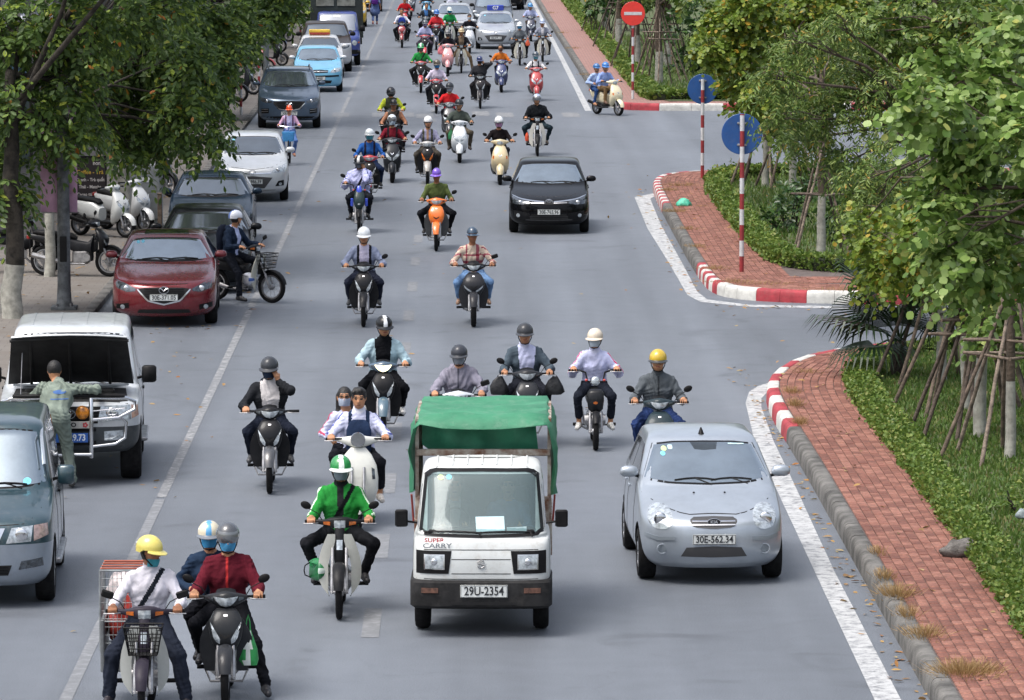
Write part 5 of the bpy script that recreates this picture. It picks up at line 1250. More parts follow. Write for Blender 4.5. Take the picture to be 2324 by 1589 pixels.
ride('scooter', 1187, 21, 0, '2c2e34', 'dark scooter at the top edge right of the people carrier', 'rider at the top edge right of the people carrier', dict(top='4a4e58', pants='2a2a30', helmet=HM('5a6068')), dict(), mirrors=(0,0))
# man pulling out between the parked cars
_, PX = ride('cub', 617, 688, 58, 'bdbdb2', 'cream leg-shield motorbike with basket pulling out between parked cars', 'man in navy jacket and white-blue helmet looking back beside the red saloon',
     dict(top='1f2a3c', inner='b9c4ea', open=.05, bulk=.014, pants='1d2028', shoe='1c1c20', helmet=HM('d6dae4', stripe='3f62a8', brim=None), pack='1c2230', hood=True), dict(hyaw=62, footL=(-.26,.52,.11), knee=.3, lean=.04), mirrors=(0,'sq'), basket=True)
spare('white and blue helmet tucked behind the leg shield of the turning motorbike', PX+Matrix.Rotation(R(58),3,'Z') @ Vector((-.17,.40,.42)), 'd6dae4', '3f62a8')
# child on a bicycle
def bicycle(loc, rz, label):
    t = thing('bicycle', label, 'bicycle', loc, rz); m = mat('bike_blue', hx('3a78b8'), .4, .2, .1, 8)
    for y in (0, .98):
        w = MB(); w.lathe_x([(.018*math.cos(a), .31+.018*math.sin(a)) for a in [k*math.pi/3 for k in range(6)]], 24, closed=True); o = w.build('wheel', M_RUBBER, t, 60, loc=(0,y,.33)); s = MB()
        for k in range(12): a = math.pi*2*k/12; s.tube([(0,0,0),(0,.3*math.cos(a),.3*math.sin(a))], .002, 3)
        s.build('spokes', M_STEEL, o)
    f = MB(); f.tube([(0,0,.33),(0,.16,.75),(0,.20,.98)], .014, 6); f.tube([(0,.15,.70),(0,.30,.45),(0,.50,.34),(0,.66,.74)], .016, 6); f.tube([(0,.50,.34),(0,.98,.33),(0,.62,.62)], .012, 6); f.build('frame', m, t)
    h = MB(); h.tube([(-.27,.38,.98),(-.24,.28,1.0),(-.08,.18,.98),(.08,.18,.98),(.24,.28,1.0),(.27,.38,.98)], .011, 6); h.build('handlebar', M_CHROME, t); s = MB(); s.ell((0,.70,.80), (.09,.12,.04), 12, 6); s.build('saddle', M_BLACK, t)
    b = MB(); b.sloft([(.62,0,.02,.13,.09,5),(.66,0,.02,.14,.10,5),(.86,0,.02,.17,.12,5)], 20); b.build('basket', mat('basket_blue', hx('4a9ad8'), .5, 0, .15, 30), t, 40); return t
pb_ = G(655, 376); bicycle(pb_, 0, 'bicycle with a light blue front basket beside the white hatchback')
BK['bicycle'] = dict(g=(.26,.34,.99), hip=(.74,.84), foot=(.12,.55,.22)); person(pb_, 0, rider_joints('bicycle', dict(scale=.86, lean=.06, fem=True)), dict(top='c9c4ea', sleevec='d8b0cc', strap='6a4a6a', pants='5a78b0', helmet=HM('e0562c', 'cap'), scale=.86, fem=True, shoe='b07a60'), .02, 'schoolchild with orange cap on a bicycle beside the white hatchback')
# pedestrian walking away
def walker():
    p = G(851, 57); V3 = Vector; P = V3((0,0,.90)); N = P+V3((0,-.02,.47)); H = N+V3((0,-.03,.17)); sh = [N+V3((-.16,0,-.05)), N+V3((.16,0,-.05))]; wr = [V3((-.26,-.08,.82)), V3((.26,.05,.82))]
    J = dict(pelvis=P, neck=N, head=H, sh=sh, wr=wr, hand=('open','open'), fdir=((0,-.2,-1),(0,0,-1)), pnrm=((1,0,0),(-1,0,0)), el=[ik(sh[i], wr[i], .28, .25, (0,1,0)) for i in (0,1)], hip=[P+V3((-.09,0,-.02)), P+V3((.09,0,-.02))], an=[V3((-.09,-.22,.09)), V3((.09,.24,.12))])
    J['kn'] = [ik(J['hip'][i], J['an'][i], .43, .42, (0,-1,0)) for i in (0,1)]; J['toe'] = [J['an'][0]+V3((0,-.16,-.05)), J['an'][1]+V3((0,-.14,-.06))]
    ex = [cap((0,0,.92), (0,0,.62), .13, .19, 'pants', .03, L=(1,0,0), s=.8)]
    person(p, math.pi, J, dict(top='7f8cae', pants='5a6c9a', leg='crop', hair='short', pack='6a3a9a', shoe='8a3038', sleeve='short', fem=True), .024, 'pedestrian with purple backpack and blue skirt walking away at the far left', extra=ex)
walker()
# ================================================================ CARS
def car_wheel(r, w, style):
    k = ('car', r, w, style)
    if k in _W: return _W[k]
    ir = r*.64; t = MB(); prof = [(-w/2,ir),(-w/2-.004,ir+.03),(-w/2,r-.03),(-w/2+.025,r-.006),(0,r),(w/2-.025,r-.006),(w/2,r-.03),(w/2+.004,ir+.03),(w/2,ir),(w/2-.03,ir-.02),(-w/2+.03,ir-.02)]
    t.lathe_x(prof, 32, closed=True); tm = t.mesh('wheel', M_RUBBER, 40)
    b = MB(); x = w/2-.012
    for s in (1,):
        b.lathe_x([(x,ir+.004),(x+.004,ir-.012),(x-.03,ir-.03),(-x,ir-.03),(-x,.01),(x-.09,.01),(x-.09,ir-.04)], 32)
        n = {'spoke5':5,'spoke10':10,'steel':8}[style]
        for i in range(n):
            a = 2*math.pi*i/n; c, q = math.cos(a), math.sin(a); h0, h1 = (.034,.022) if n < 8 else (.02,.014)
            b.tube([(x-.02,.03*c,.03*q),(x-.012,(ir-.02)*c,(ir-.02)*q)], [h0,h1], 6)
        b.lathe_x([(x-.06,.001),(x-.06,.06),(x-.006,.05),(x+.0,.02),(x+.0,.001)], 16)
    rm = b.mesh('rim', M_ALLOY if style != 'steel' else mat('hubcap', hx('8e9092'), .4, .6, .15, 10, dirt=.4), 40); _W[k] = (tm, rm); return _W[k]
def slices(sp):
    w, H, fo, wb, ro = sp['w'], sp['H'], sp['fo'], sp['wb'], sp['ro']; zb, zn, zc, yc, yt = sp.get('zb', .2), sp['zn'], sp['zc'], sp['yc'], sp['yt']
    Lr = wb+ro; yrt = sp['yrt']; zt = H-sp.get('rt', .09); rw = sp.get('rw', .78); nd = sp.get('nose', .14)
    sed = 'yrb' in sp; zs = sp.get('zs', zc+.03)
    n1, L1 = sp.get('n1', 2.7), sp.get('L1', .5)
    T = [(zb, -fo+.12, Lr-.14, w*.86, n1, L1), (zb+.06, -fo+.05, Lr-.06, w*.95, n1, L1), (zb+.18, -fo, Lr-.01, w, n1, L1), (zn-.2, -fo, Lr, w, n1, L1), (zn-.07, -fo+.035, Lr, w*.995, n1, L1),
         (zn, -fo+nd, Lr-.01, w*.985, 2.9, L1*.95), (lerp(zn,zc,.35), lerp(-fo+nd,yc,.3), Lr-.01, w*.975, 3.0, .5), (lerp(zn,zc,.7), lerp(-fo+nd,yc,.66), Lr-.015, w*.965, 3.1, .45), (zc, yc, Lr-.02, w*.955, 3.2, .36)]
    if sed: T += [(min(zs,zt-.2), yc+.07+(zs-zc)*1.2, Lr-.05, w*.935, 3.2, .33), (zs+.025, yc+.10+(zs-zc)*1.2, sp['yrb'], w*.915, 3.2, .32)]
    else: T += [(zc+.03, yc+.05, Lr-.03, w*.935, 3.2, .34)]
    zm = lerp(zc, zt, .5); T += [(zm, lerp(yc,yt,.5)+.01, lerp(sp['yrb'] if sed else Lr-.03, yrt, .5), w*lerp(.93,rw,.46), 3.2, .3), (zt, yt, yrt, w*rw, 3.2, .28), (H-.04, yt+.09, yrt-.07, w*(rw-.05), 3.0, .3), (H-.012, yt+.34, yrt-.3, w*(rw-.16), 2.8, .3), (H, yt+.62, yrt-.55, w*(rw-.36), 2.6, .3)]
    T.sort(key=lambda q: q[0]); A = np.array(T, float)
    for _ in range(2):
        Q = [A[0]]
        for a, b in zip(A, A[1:]): Q += [a*.75+b*.25, a*.25+b*.75]
        A = np.array(Q+[A[-1]])
    return A
def ring_of(z, yf, yr, w, n, L, nr=3.2, Lr=.3, wide=None):
    q = 13; pts = []; mid = (yf+yr)/2; L = min(L, (mid-yf)*.9); Lr = min(Lr, (yr-mid)*.9)
    for i in range(q):      # front right quarter: from front centre to side
        t = math.pi/2*(1-i/(q-1)); pts.append((w*abs(math.cos(t))**(2/n), yf+L-L*abs(math.sin(t))**(2/n)))
    for k in range(1, 7): pts.append((w, lerp(yf+L, yr-Lr, k/7)))
    for i in range(q):
        t = math.pi/2*i/(q-1); pts.append((w*abs(math.cos(t))**(2/nr), yr-Lr+Lr*abs(math.sin(t))**(2/nr)))
    half = pts; full = [Vector((x, y, z)) for x, y in half]+[Vector((-x, y, z)) for x, y in reversed(half[1:-1])]
    return full
def car_body(sp, mats, zsplit=None):
    A = slices(sp); mb = MB(); rings = [ring_of(*a) for a in A]
    # barrel sides: mid-length a touch wider
    yl, yh = -sp['fo'], sp['wb']+sp['ro']
    for r in rings:
        for p in r: t = (p.y-yl)/(yh-yl); p.x *= 1-.045*abs(2*t-1)**2.4
    mb.rings(rings, True, True, True)
    if zsplit:
        for i, f in enumerate(mb.f):
            zz = sum(mb.v[k][2] for k in f)/len(f); yy = sum(mb.v[k][1] for k in f)/len(f); mb.m[i] = zsplit(zz, yy)
    me = mb.mesh('body', mats, 0)
    r = sp['r']
    cut = MB()
    for y in (0, sp['wb']):
        for s in (-1, 1): cut.lathe_x([(s*(sp['w']-.30),r*.0+.001),(s*(sp['w']-.30),r+.055),(s*(sp['w']+.2),r+.055),(s*(sp['w']+.2),.001)], 28, (0,y,r))
    if 'cavity' in sp:
        cx, y0, y1, z0, z1 = sp['cavity']; cut.box((0,(y0+y1)/2,(z0+z1)/2), (cx,(y1-y0)/2,(z1-z0)/2))
    bm = bmesh.new(); tmp = cut.mesh('cut', M_DARK, 0); bm.from_mesh(tmp); bmesh.ops.recalc_face_normals(bm, faces=bm.faces[:]); bm.to_mesh(tmp); bm.free()
    bm = bmesh.new(); bm.from_mesh(me); bmesh.ops.recalc_face_normals(bm, faces=bm.faces[:]); bm.to_mesh(me); bm.free()
    a = bpy.data.objects.new('a', me); b = bpy.data.objects.new('b', tmp); COL.objects.link(a); COL.objects.link(b)
    md = a.modifiers.new('x', 'BOOLEAN'); md.object = b; md.operation = 'DIFFERENCE'; md.solver = 'EXACT'; md.material_mode = 'TRANSFER'
    dg = bpy.context.evaluated_depsgraph_get(); out = bpy.data.meshes.new_from_object(a.evaluated_get(dg))
    bpy.data.objects.remove(a); bpy.data.objects.remove(b); out.name = 'body'; fin(out, 38)
    return out, BVHTree.FromPolygons([Vector(p) for p in mb.v], mb.f), A
def both(fn, lo, hi):
    fn(lo, hi); fn(mirror2(lo), mirror2(hi))
def at_front(bv, x, z):
    h = bv.ray_cast(Vector((x,-6,z)), Vector((0,1,0))); return h[0] if h[0] else Vector((x,0,z))
def seam(bv, pts, axis, parent, w=.006, m=None, name='panel_gap', n=16):
    lo = [(p[0], p[1]-w/2) for p in pts]; hi = [(p[0], p[1]+w/2) for p in pts]
    if abs(pts[0][0]-pts[-1][0]) < abs(pts[0][1]-pts[-1][1]): lo = [(p[0]-w/2, p[1]) for p in pts]; hi = [(p[0]+w/2, p[1]) for p in pts]
    return patch(bv, lo, hi, axis, n, 2, .0025, .006).build(name, m or M_DARK, parent, 0)
def plate(root, bv, x, z, txt, w=.235, h=.055, yoff=.03, m=None, ink=None, size=.105, xs=.86):
    p = min((at_front(bv, x+dx, z+dz).y for dx in (-w*.7,0,w*.7) for dz in (-h,h)))
    o = MB(); o.box((x, p-yoff*.4, z), (w,.006,h), None, 0, .004); pl_ = o.build('number_plate', m or M_PLATE, root)
    if txt:
        b = MB()
        for c, hh in (((x,p-yoff*.4-.007,z+h-.005),(w-.004,.0015,.0025)),((x,p-yoff*.4-.007,z-h+.005),(w-.004,.0015,.0025)),((x-w+.006,p-yoff*.4-.007,z),(.0025,.0015,h-.006)),((x+w-.006,p-yoff*.4-.007,z),(.0025,.0015,h-.006))): b.box(c, hh)
        b.build('plate_border', ink or M_INK, pl_)
        me = text_mesh(txt, size, ink or M_INK, .0016, .001, xs); link('plate_number', me, pl_, (x, p-yoff*.4-.0095, z))
    return pl_
def ring_tube(c, a, b, r, m, parent, name='emblem', n=20, ext=None):
    mb = MB(); mb.tube([(c[0]+a*math.cos(2*math.pi*k/n), c[1], c[2]+b*math.sin(2*math.pi*k/n)) for k in range(n+1)], r, 6)
    if ext: ext(mb)
    return mb.build(name, m, parent, 60)
def emblem(kind, root, bv, x, z, s=1.0):
    p = at_front(bv, x, z); c = (x, p.y-.022, z); y = c[1]
    def seg(mb, pts, r=.005): mb.tube([(x+q[0]*s, y, z+q[1]*s) for q in pts], r*s, 5)
    if kind == 'mazda': e = lambda mb: (seg(mb, [(-.066,.028),(-.035,.02),(0,-.018),(.035,.02),(.066,.028)], .007))
    elif kind == 'hyundai': e = lambda mb: (seg(mb, [(-.035,-.03),(-.022,.03)], .007), seg(mb, [(.022,-.03),(.035,.03)], .007), seg(mb, [(-.028,-.006),(.028,.006)], .006))
    elif kind == 'toyota': e = lambda mb: (mb.tube([(x+.022*s*math.cos(t), y, z+.042*s*math.sin(t)) for t in [k*math.pi/8 for k in range(17)]], .005*s, 5), mb.tube([(x+.05*s*math.cos(t), y, z+.018*s+.02*s*math.sin(t)) for t in [k*math.pi/8 for k in range(17)]], .005*s, 5))
    else: e = None
    return ring_tube(c, .072*s, .052*s, .007*s, M_CHROME, root, ext=e)
def car(sp, loc, rotz, mats, label, cat='car', name='car', zsplit=None, glass=None, mirror='body', wheels='spoke5', wipers=True, group=None, sidewin=True):
    root = thing(name, label, cat, loc, rotz, group); me, bv, A = car_body(sp, mats, zsplit); body = link('body', me, root)
    w, H, r, wb, zc, yc, yt = sp['w'], sp['H'], sp['r'], sp['wb'], sp['zc'], sp['yc'], sp['yt']; zt = H-sp.get('rt', .09); rw = sp.get('rw', .78); tw = sp.get('tw', .19)
    tm, rm = car_wheel(r, tw, wheels)
    for y in (0, wb):
        for s in (1, -1):
            o = link('wheel', tm, root, (s*(w-tw/2-.015), y, r)); 
            if s < 0: o.rotation_euler = (0, 0, math.pi)
            link('rim', rm, o)
    g = glass or M_GLASS
    wsb, wst = sp.get('wsb', .90), sp.get('wst', .885)
    zl, zh = zc+sp.get('gl', .035), zt-.005
    xb, xt = w*.95*wsb, w*rw*wst
    lo = [(-xb,zl+.045),(-xb*.6,zl+.012),(0,zl),(xb*.6,zl+.012),(xb,zl+.045)]; hi = [(-xt,zh-.03),(-xt*.6,zh-.004),(0,zh),(xt*.6,zh-.004),(xt,zh-.03)]
    def grow(P, k, dz): return [(x*k, z+dz) for x, z in P]
    fr_ = patch(bv, grow(lo,1.035,-.018), grow(hi,1.035,.014), 'f', 17, 9, .002, .006).build('windscreen_seal', M_BLACK, body, 60)
    ws = patch(bv, lo, hi, 'f', 17, 9, .006, .008).build('windscreen', g, root, 90)
    if wipers:
        for (x0, x1) in ((-.45*w, .12*w), (.05*w, .62*w)):
            wp = MB(); P = []
            for t in (0,.25,.5,.75,1): x = lerp(x0, x1, t); q = at_front(bv, x, zl+.03+.02*math.sin(t*3)); P.append((q.x, q.y-.02, q.z))
            wp.tube(P, .008, 5); b0 = at_front(bv, x1, zl-.01); wp.tube([P[2], (b0.x-.05, b0.y-.015, b0.z)], .006, 5); wp.build('wiper', M_BLACK, root)
    yrt = sp['yrt']; Lr = wb+sp['ro']; yw0 = yc+sp.get('sw0', .40); yw1 = sp.get('yrb', Lr-.12)-sp.get('sw1', .16)
    if sidewin:
        zb_, zt_ = zc+.045, zt-.045; split = sp.get('bp', lerp(yw0, yw1, .5))
        for ax in ('r', 'l'):
            f = lambda y, z: y
            a0, a1 = yw0, split-.035; t0 = max(yt+.16, yw0+.05)
            patch(bv, [(a0,zb_),(a1,zb_)], [(t0,zt_),(a1,zt_+.01)], ax, 8, 5, .004, .008).build('side_window', M_GLASSD, root, 60)
            patch(bv, [(split+.035,zb_),(yw1,zb_+.03)], [(split+.035,zt_+.01),(min(yrt-.12,yw1-.05),zt_-.02)], ax, 8, 5, .004, .008).build('side_window', M_GLASSD, root, 60)
            for y in (yw0-.02, split, min(yw1+.05, wb-.18)):
                seam(bv, [(y, zb_-.01), (y, .42), (y, .3)], ax, body)
            seam(bv, [(yw0-.02,.3),(min(yw1+.05, wb-.4),.3)], ax, body)
            for y in (split-.16, min(yw1-.12, wb-.35)):
                h = bv.ray_cast(Vector((6 if ax == 'r' else -6, y, zc-.12)), Vector((-1 if ax == 'r' else 1,0,0)))
                if h[0]: MB().box((h[0].x+(.012 if ax == 'r' else -.012), y, zc-.12), (.012,.09,.014), None, 0, .006).build('door_handle', mats[0] if mirror == 'body' else M_BLACK, root)
    mm = mats[0] if mirror == 'body' else (M_BLACK if mirror == 'black' else mirror)
    ms = sp.get('ms', 1.0); mz = zc+.10
    for s in (-1, 1):
        my = yc+.42; mb = MB(); x0 = w*.86
        if sp.get('mir') == 'box': mb.box((s*(w*.95+.13),my-.02,mz+.03), (.085*ms,.05,.10*ms), None, 0, .025)
        else: mb.sloft([(-.055*ms,0,0,.06,.03,2.4),(-.03*ms,0,0,.10,.055,2.6),(.01*ms,0,0,.105,.06,2.6),(.05*ms,0,0,.085,.045,2.4),(.068*ms,0,0,.04,.02,2.2)], 16)
        if sp.get('mir') != 'box': mb.v = [(p[0]+s*(w*.93+.10), p[1]+my, p[2]+mz+.02) for p in mb.v]
        o = mb.build('wing_mirror', mm, root, 50); st = MB(); st.tube([(s*x0,my+.05,mz-.05),(s*(w*.93+.05),my,mz-.01)], .02, 6); st.build('mirror_arm', M_BLACK, o)
    return root, body, bv
def lampset(root, bv, lo, hi, m=None, ring=True, off=.006, inner=None, n=12, mm=5):
    for s in (0, 1):
        a, b = (lo, hi) if not s else (mirror2(lo), mirror2(hi)); o = patch(bv, a, b, 'f', n, mm, off, .015).build('headlight', m or M_LENS, root, 60)
        if inner:
            x, z, rr = inner; x = x if not s else -x; p = at_front(bv, x, z); MB().ell((x, p.y-.012, z), (rr,.018,rr), 14, 7).build('reflector', M_CHROME, o, 90)
def fpatch(name, root, bv, lo, hi, m, off=.006, n=12, mm=4, sk=.012): return patch(bv, lo, hi, 'f', n, mm, off, sk).build(name, m, root, 50)
M_MESH = None
def mesh_grille():
    m = bpy.data.materials.new('grille_mesh'); m.use_nodes = True; N = m.node_tree.nodes; L = m.node_tree.links; b = N['Principled BSDF']; b.inputs['Roughness'].default_value = .5
    tc = N.new('ShaderNodeTexCoord'); v = N.new('ShaderNodeTexVoronoi'); v.feature = 'DISTANCE_TO_EDGE'; v.inputs['Scale'].default_value = 38; v.inputs['Randomness'].default_value = 0
    mp = N.new('ShaderNodeMapping'); mp.inputs['Scale'].default_value = (1,.02,1.4); L.new(tc.outputs['Object'], mp.inputs[0]); L.new(mp.outputs[0], v.inputs[0])
    r = N.new('ShaderNodeMapRange'); r.inputs['From Min'].default_value = .08; r.inputs['From Max'].default_value = .12; L.new(v.outputs[0], r.inputs[0])
    x = N.new('ShaderNodeMix'); x.data_type = 'RGBA'; L.new(r.outputs[0], x.inputs['Factor']); x.inputs['A'].default_value = (.05,.05,.052,1); x.inputs['B'].default_value = (.004,.004,.004,1); L.new(x.outputs['Result'], b.inputs['Base Color']); return m
M_MESH = mesh_grille()
def cpos(u, v, w, side=1):      # from the outer foot of a front tyre to the middle of the front axle
    p = G(u, v); return Vector((p.x-side*w, p.y+.12, 0))
def bars(name, root, bv, x0, x1, zs, m, off=.014, t=.008, curve=0.0):
    for z in zs: fpatch(name, root, bv, [(x0,z-t+curve),(0,z-t),(x1,z-t+curve)], [(x0,z+t+curve),(0,z+t),(x1,z+t+curve)], m, off, 9, 2)
def sticker(root, bv, x, z, rr, m, e=2.0, b=None):
    fpatch('windscreen_sticker', root, bv, *ellp(x, z, rr, b or rr*.8, 9, e), m, .010, 9, 3, .003)
M_STK = [mat('sticker_cyan', hx('7fd0e8'), .5, 0, .15, 30), mat('sticker_lime', hx('c2dca0'), .5, 0, .15, 30), mat('sticker_pale', hx('bfe0e6'), .5, 0, .15, 30)]

# ---- silver hatchback, near right
def kia():
    sp = dict(w=.80, H=1.49, fo=.70, wb=2.37, ro=.47, r=.285, zn=.76, zc=.985, yc=.16, yt=.92, yrt=2.45, rw=.77, nose=.17, n1=2.5, L1=.55, zb=.19)
    m = paint('a4adb7', .45, .3, .12); p = G(1605, 1312)
    root, body, bv = car(sp, Vector((p.x+.02, p.y+.05, 0)), R(2), [m, M_DARK], 'silver small hatchback driving in the right lane beside the kerb', glass=M_GLASSL)
    lampset(root, bv, *ellp(.57,.735,.135,.125,13,2.2), M_LENS, inner=(.575,.72,.07)) 
    fpatch('grille', root, bv, [(-.255,.70),(-.22,.645),(0,.628),(.22,.645),(.255,.70)], [(-.255,.72),(-.22,.745),(0,.752),(.22,.745),(.255,.72)], M_MESH, .006)
    bars('grille_bar', root, bv, -.235, .235, (.672,.708), M_CHROME, .014, .006)
    c = at_front(bv, 0, .70); e = MB(); e.ell((0,c.y-.022,.70), (.07,.012,.038), 18, 6); eo = e.build('emblem', M_INK, root, 90); ring_tube((0,c.y-.03,.70), .07, .038, .005, M_CHROME, root)
    link('emblem_letters', text_mesh('KIA', .05, M_CHROME, .002, .002, 1.05), eo, (0, c.y-.036, .70))
    plate(root, bv, 0, .515, '30E-562.34', .235, .055)
    fpatch('air_intake', root, bv, [(-.36,.325),(0,.315),(.36,.325)], [(-.30,.425),(0,.44),(.30,.425)], M_MESH, .006)
    both(lambda a, b: fpatch('bumper_strip', root, bv, a, b, paint('9aa4ad', .5, .35, .2), .012), [(.42,.505),(.6,.49),(.74,.52)], [(.42,.545),(.6,.535),(.74,.565)])
    for s in (-1,1):
        q = at_front(bv, s*.56, .40); ring_tube((s*.56, q.y-.012, .40), .052, .052, .008, m, root, 'fog_lamp_ring'); fpatch('fog_lamp', root, bv, *ellp(s*.56,.40,.045,.045), mat('fog_cover', hx('8e979f'), .35, .4, .1, 9), .008)
    seam(bv, [(-.73,.93),(-.6,.86),(-.4,.79),(-.27,.765),(0,.775),(.27,.765),(.4,.79),(.6,.86),(.73,.93)], 'f', body, .008)
    for s in (-1,1): 
        t = at_front(bv, s*.17, .94); MB().box((t.x,t.y-.01,t.z+.005), (.012,.012,.006), None, 0, .004).build('washer_jet', M_BLACK, root)
    an = MB(); q = bv.ray_cast(Vector((0,1.12,4)), Vector((0,0,-1)))[0]; an.sloft([(q.z-.005,0,1.12,.035,.05,2.2),(q.z+.04,0,1.13,.02,.03,2.2),(q.z+.07,0,1.15,.006,.008,2)], 12); an.build('antenna', M_BLACK, root)
    sticker(root, bv, -.44, 1.335, .032, M_STK[1]); sticker(root, bv, -.37, 1.35, .026, M_STK[2], 6); sticker(root, bv, -.455, 1.29, .028, M_STK[0]); fpatch('sun_strip_label', root, bv, [(.28,1.375),(.46,1.37)], [(.28,1.385),(.46,1.38)], M_STK[2], .010, 4, 2, .003)
    fpatch('sensor_shade', root, bv, [(-.10,1.33),(0,1.322),(.14,1.33)], [(-.14,1.393),(0,1.396),(.16,1.393)], mat('shade_tint', (.03,.04,.05), .15), .009, 9, 3, .003)
kia()
# ---- black saloon, middle lane
def vios():
    sp = dict(w=.85, H=1.47, fo=.83, wb=2.55, ro=.95, r=.30, zn=.74, zc=.96, yc=.28, yt=1.08, yrt=2.55, yrb=2.95, zs=1.02, rw=.75, nose=.16, n1=2.5, L1=.6, zb=.2)
    m = paint('0b0c0f', .0, .16, .05); p = G(1246, 527)
    root, body, bv = car(sp, Vector((p.x, p.y+.05, 0)), R(-1), [m, M_DARK], 'glossy black saloon car driving in the middle of the road', glass=M_GLASSL)
    lampset(root, bv, [(.40,.655),(.6,.62),(.76,.64)], [(.42,.71),(.6,.725),(.78,.79)], M_LENSD, inner=(.60,.67,.045))
    both(lambda a, b: fpatch('lamp_trim', root, bv, a, b, M_CHROME, .012, 10, 2), [(.10,.675),(.38,.70),(.6,.735),(.77,.795)], [(.10,.70),(.38,.725),(.6,.755),(.77,.81)])
    both(lambda a, b: fpatch('grille_bar', root, bv, a, b, M_CHROME, .012, 8, 2), [(.10,.655),(.38,.665)], [(.10,.668),(.38,.675)])
    fpatch('grille', root, bv, [(-.40,.645),(0,.63),(.40,.645)], [(-.38,.69),(0,.68),(.38,.69)], M_DARK, .006); emblem('toyota', root, bv, 0, .685, 1.05)
    plate(root, bv, 0, .475, '30E-765.96', .235, .055)
    fpatch('air_intake', root, bv, [(-.50,.30),(0,.285),(.50,.30)], [(-.36,.42),(0,.425),(.36,.42)], M_MESH, .006); bars('intake_bar', root, bv, -.45, .45, (.33,.365,.40), M_BLACK, .012, .006)
    both(lambda a, b: fpatch('bumper_panel', root, bv, a, b, plastic('1a1b1e'), .008), [(.40,.33),(.56,.31),(.72,.36)], [(.40,.44),(.6,.48),(.74,.50)])
    for s in (-1,1): fpatch('fog_lamp', root, bv, *ellp(s*.645,.40,.04,.04), M_LENS, .012)
    seam(bv, [(-.76,.90),(-.5,.80),(0,.77),(.5,.80),(.76,.90)], 'f', body, .008)
    for s in (-1,1): MB().box((s*.895,.70,1.085), (.10,.035,.045), None, 0, .03).build('mirror_cap', M_CHROME, root)
vios()
# ---- parked cars on the left, near to far
def mazda3():
    sp = dict(w=.895, H=1.45, fo=.93, wb=2.70, ro=.95, r=.31, zn=.78, zc=.985, yc=.45, yt=1.25, yrt=2.7, yrb=3.15, zs=1.03, rw=.73, nose=.2, n1=2.4, L1=.7, zb=.19, tw=.21)
    m = paint('6d1520', .35, .24, .15)
    root, body, bv = car(sp, cpos(497,735,.895)+Vector((-.02,0,0)), R(2), [m, M_DARK], 'dark red saloon parked on the left with a silver winged badge', glass=M_GLASSL, wheels='spoke10')
    lampset(root, bv, [(.48,.62),(.62,.60),(.80,.66)], [(.47,.66),(.64,.74),(.84,.80)], M_LENSD, inner=(.63,.66,.05))
    fpatch('grille', root, bv, [(-.40,.60),(-.28,.47),(0,.41),(.28,.47),(.40,.60)], [(-.42,.66),(-.3,.68),(0,.685),(.3,.68),(.42,.66)], M_DARK, .006, 15, 5); bars('grille_bar', root, bv, -.33, .33, (.50,.54,.58,.62,.655), M_BLACK, .014, .006)
    fpatch('grille_trim', root, bv, [(-.45,.645),(-.40,.585),(-.28,.45),(0,.385),(.28,.45),(.40,.585),(.45,.645)], [(-.44,.66),(-.38,.60),(-.265,.475),(0,.412),(.265,.475),(.38,.60),(.44,.66)], M_CHROME, .016, 21, 2)
    emblem('mazda', root, bv, 0, .64, 1.1); plate(root, bv, 0, .515, '30E-371.05', .235, .055)
    fpatch('air_intake', root, bv, [(-.45,.25),(0,.24),(.45,.25)], [(-.42,.31),(0,.32),(.42,.31)], M_DARK, .006)
    for s in (-1,1): fpatch('fog_lamp_bezel', root, bv, [(s*.70-.11,.30),(s*.70+.11,.33)], [(s*.70-.11,.385),(s*.70+.11,.42)], M_BLACK, .006); fpatch('fog_lamp', root, bv, *ellp(s*.70,.345,.04,.04), M_LENS, .014); fpatch('bumper_crease', root, bv, [(s*.68-.12,.43),(s*.68+.1,.445)], [(s*.68-.12,.45),(s*.68+.1,.47)], m, .012)
    seam(bv, [(-.82,.93),(-.6,.83),(-.42,.745),(0,.72),(.42,.745),(.6,.83),(.82,.93)], 'f', body, .008)
    sr = patch(bv, [(-.38,1.42),(.38,1.42)], [(-.36,1.95),(.36,1.95)], 't', 6, 6, .004, .006).build('sunroof', M_GLASSD, root, 60)
    sticker(root, bv, -.48, 1.30, .03, M_STK[0]); sticker(root, bv, -.40, 1.31, .03, M_STK[0])
mazda3()
def sedan(label, u, v, col, kind, metal=.3, glass=None, plate_t=None, rz=1.5):
    sp = dict(w=.88, H=1.45, fo=.92, wb=2.72, ro=1.0, r=.31, zn=.77, zc=.985, yc=.40, yt=1.2, yrt=2.65, yrb=3.1, zs=1.03, rw=.74, nose=.18, n1=2.45, L1=.65)
    m = paint(col, metal, .2, .15); root, body, bv = car(sp, cpos(u, v, .88), R(rz), [m, M_DARK], label, glass=glass, wheels='spoke10')
    lampset(root, bv, [(.46,.62),(.62,.60),(.79,.66)], [(.46,.67),(.64,.74),(.83,.79)], M_LENSD, inner=(.62,.67,.045))
    fpatch('grille', root, bv, [(-.38,.58),(-.2,.47),(0,.45),(.2,.47),(.38,.58)], [(-.40,.66),(0,.69),(.40,.66)], M_DARK, .006, 13, 4); emblem(kind, root, bv, 0, .64)
    if plate_t: plate(root, bv, 0, .44, plate_t)
    seam(bv, [(-.8,.92),(-.45,.75),(0,.725),(.45,.75),(.8,.92)], 'f', body, .008); return root
sedan('black saloon parked behind the dark red saloon, mostly hidden', 575, 660, '121417', 'toyota', glass=M_GLASS)
sedan('dark blue saloon parked between the black saloon and the white hatchback', 578, 565, '1f2e3d', 'mazda', .4, glass=M_GLASS)
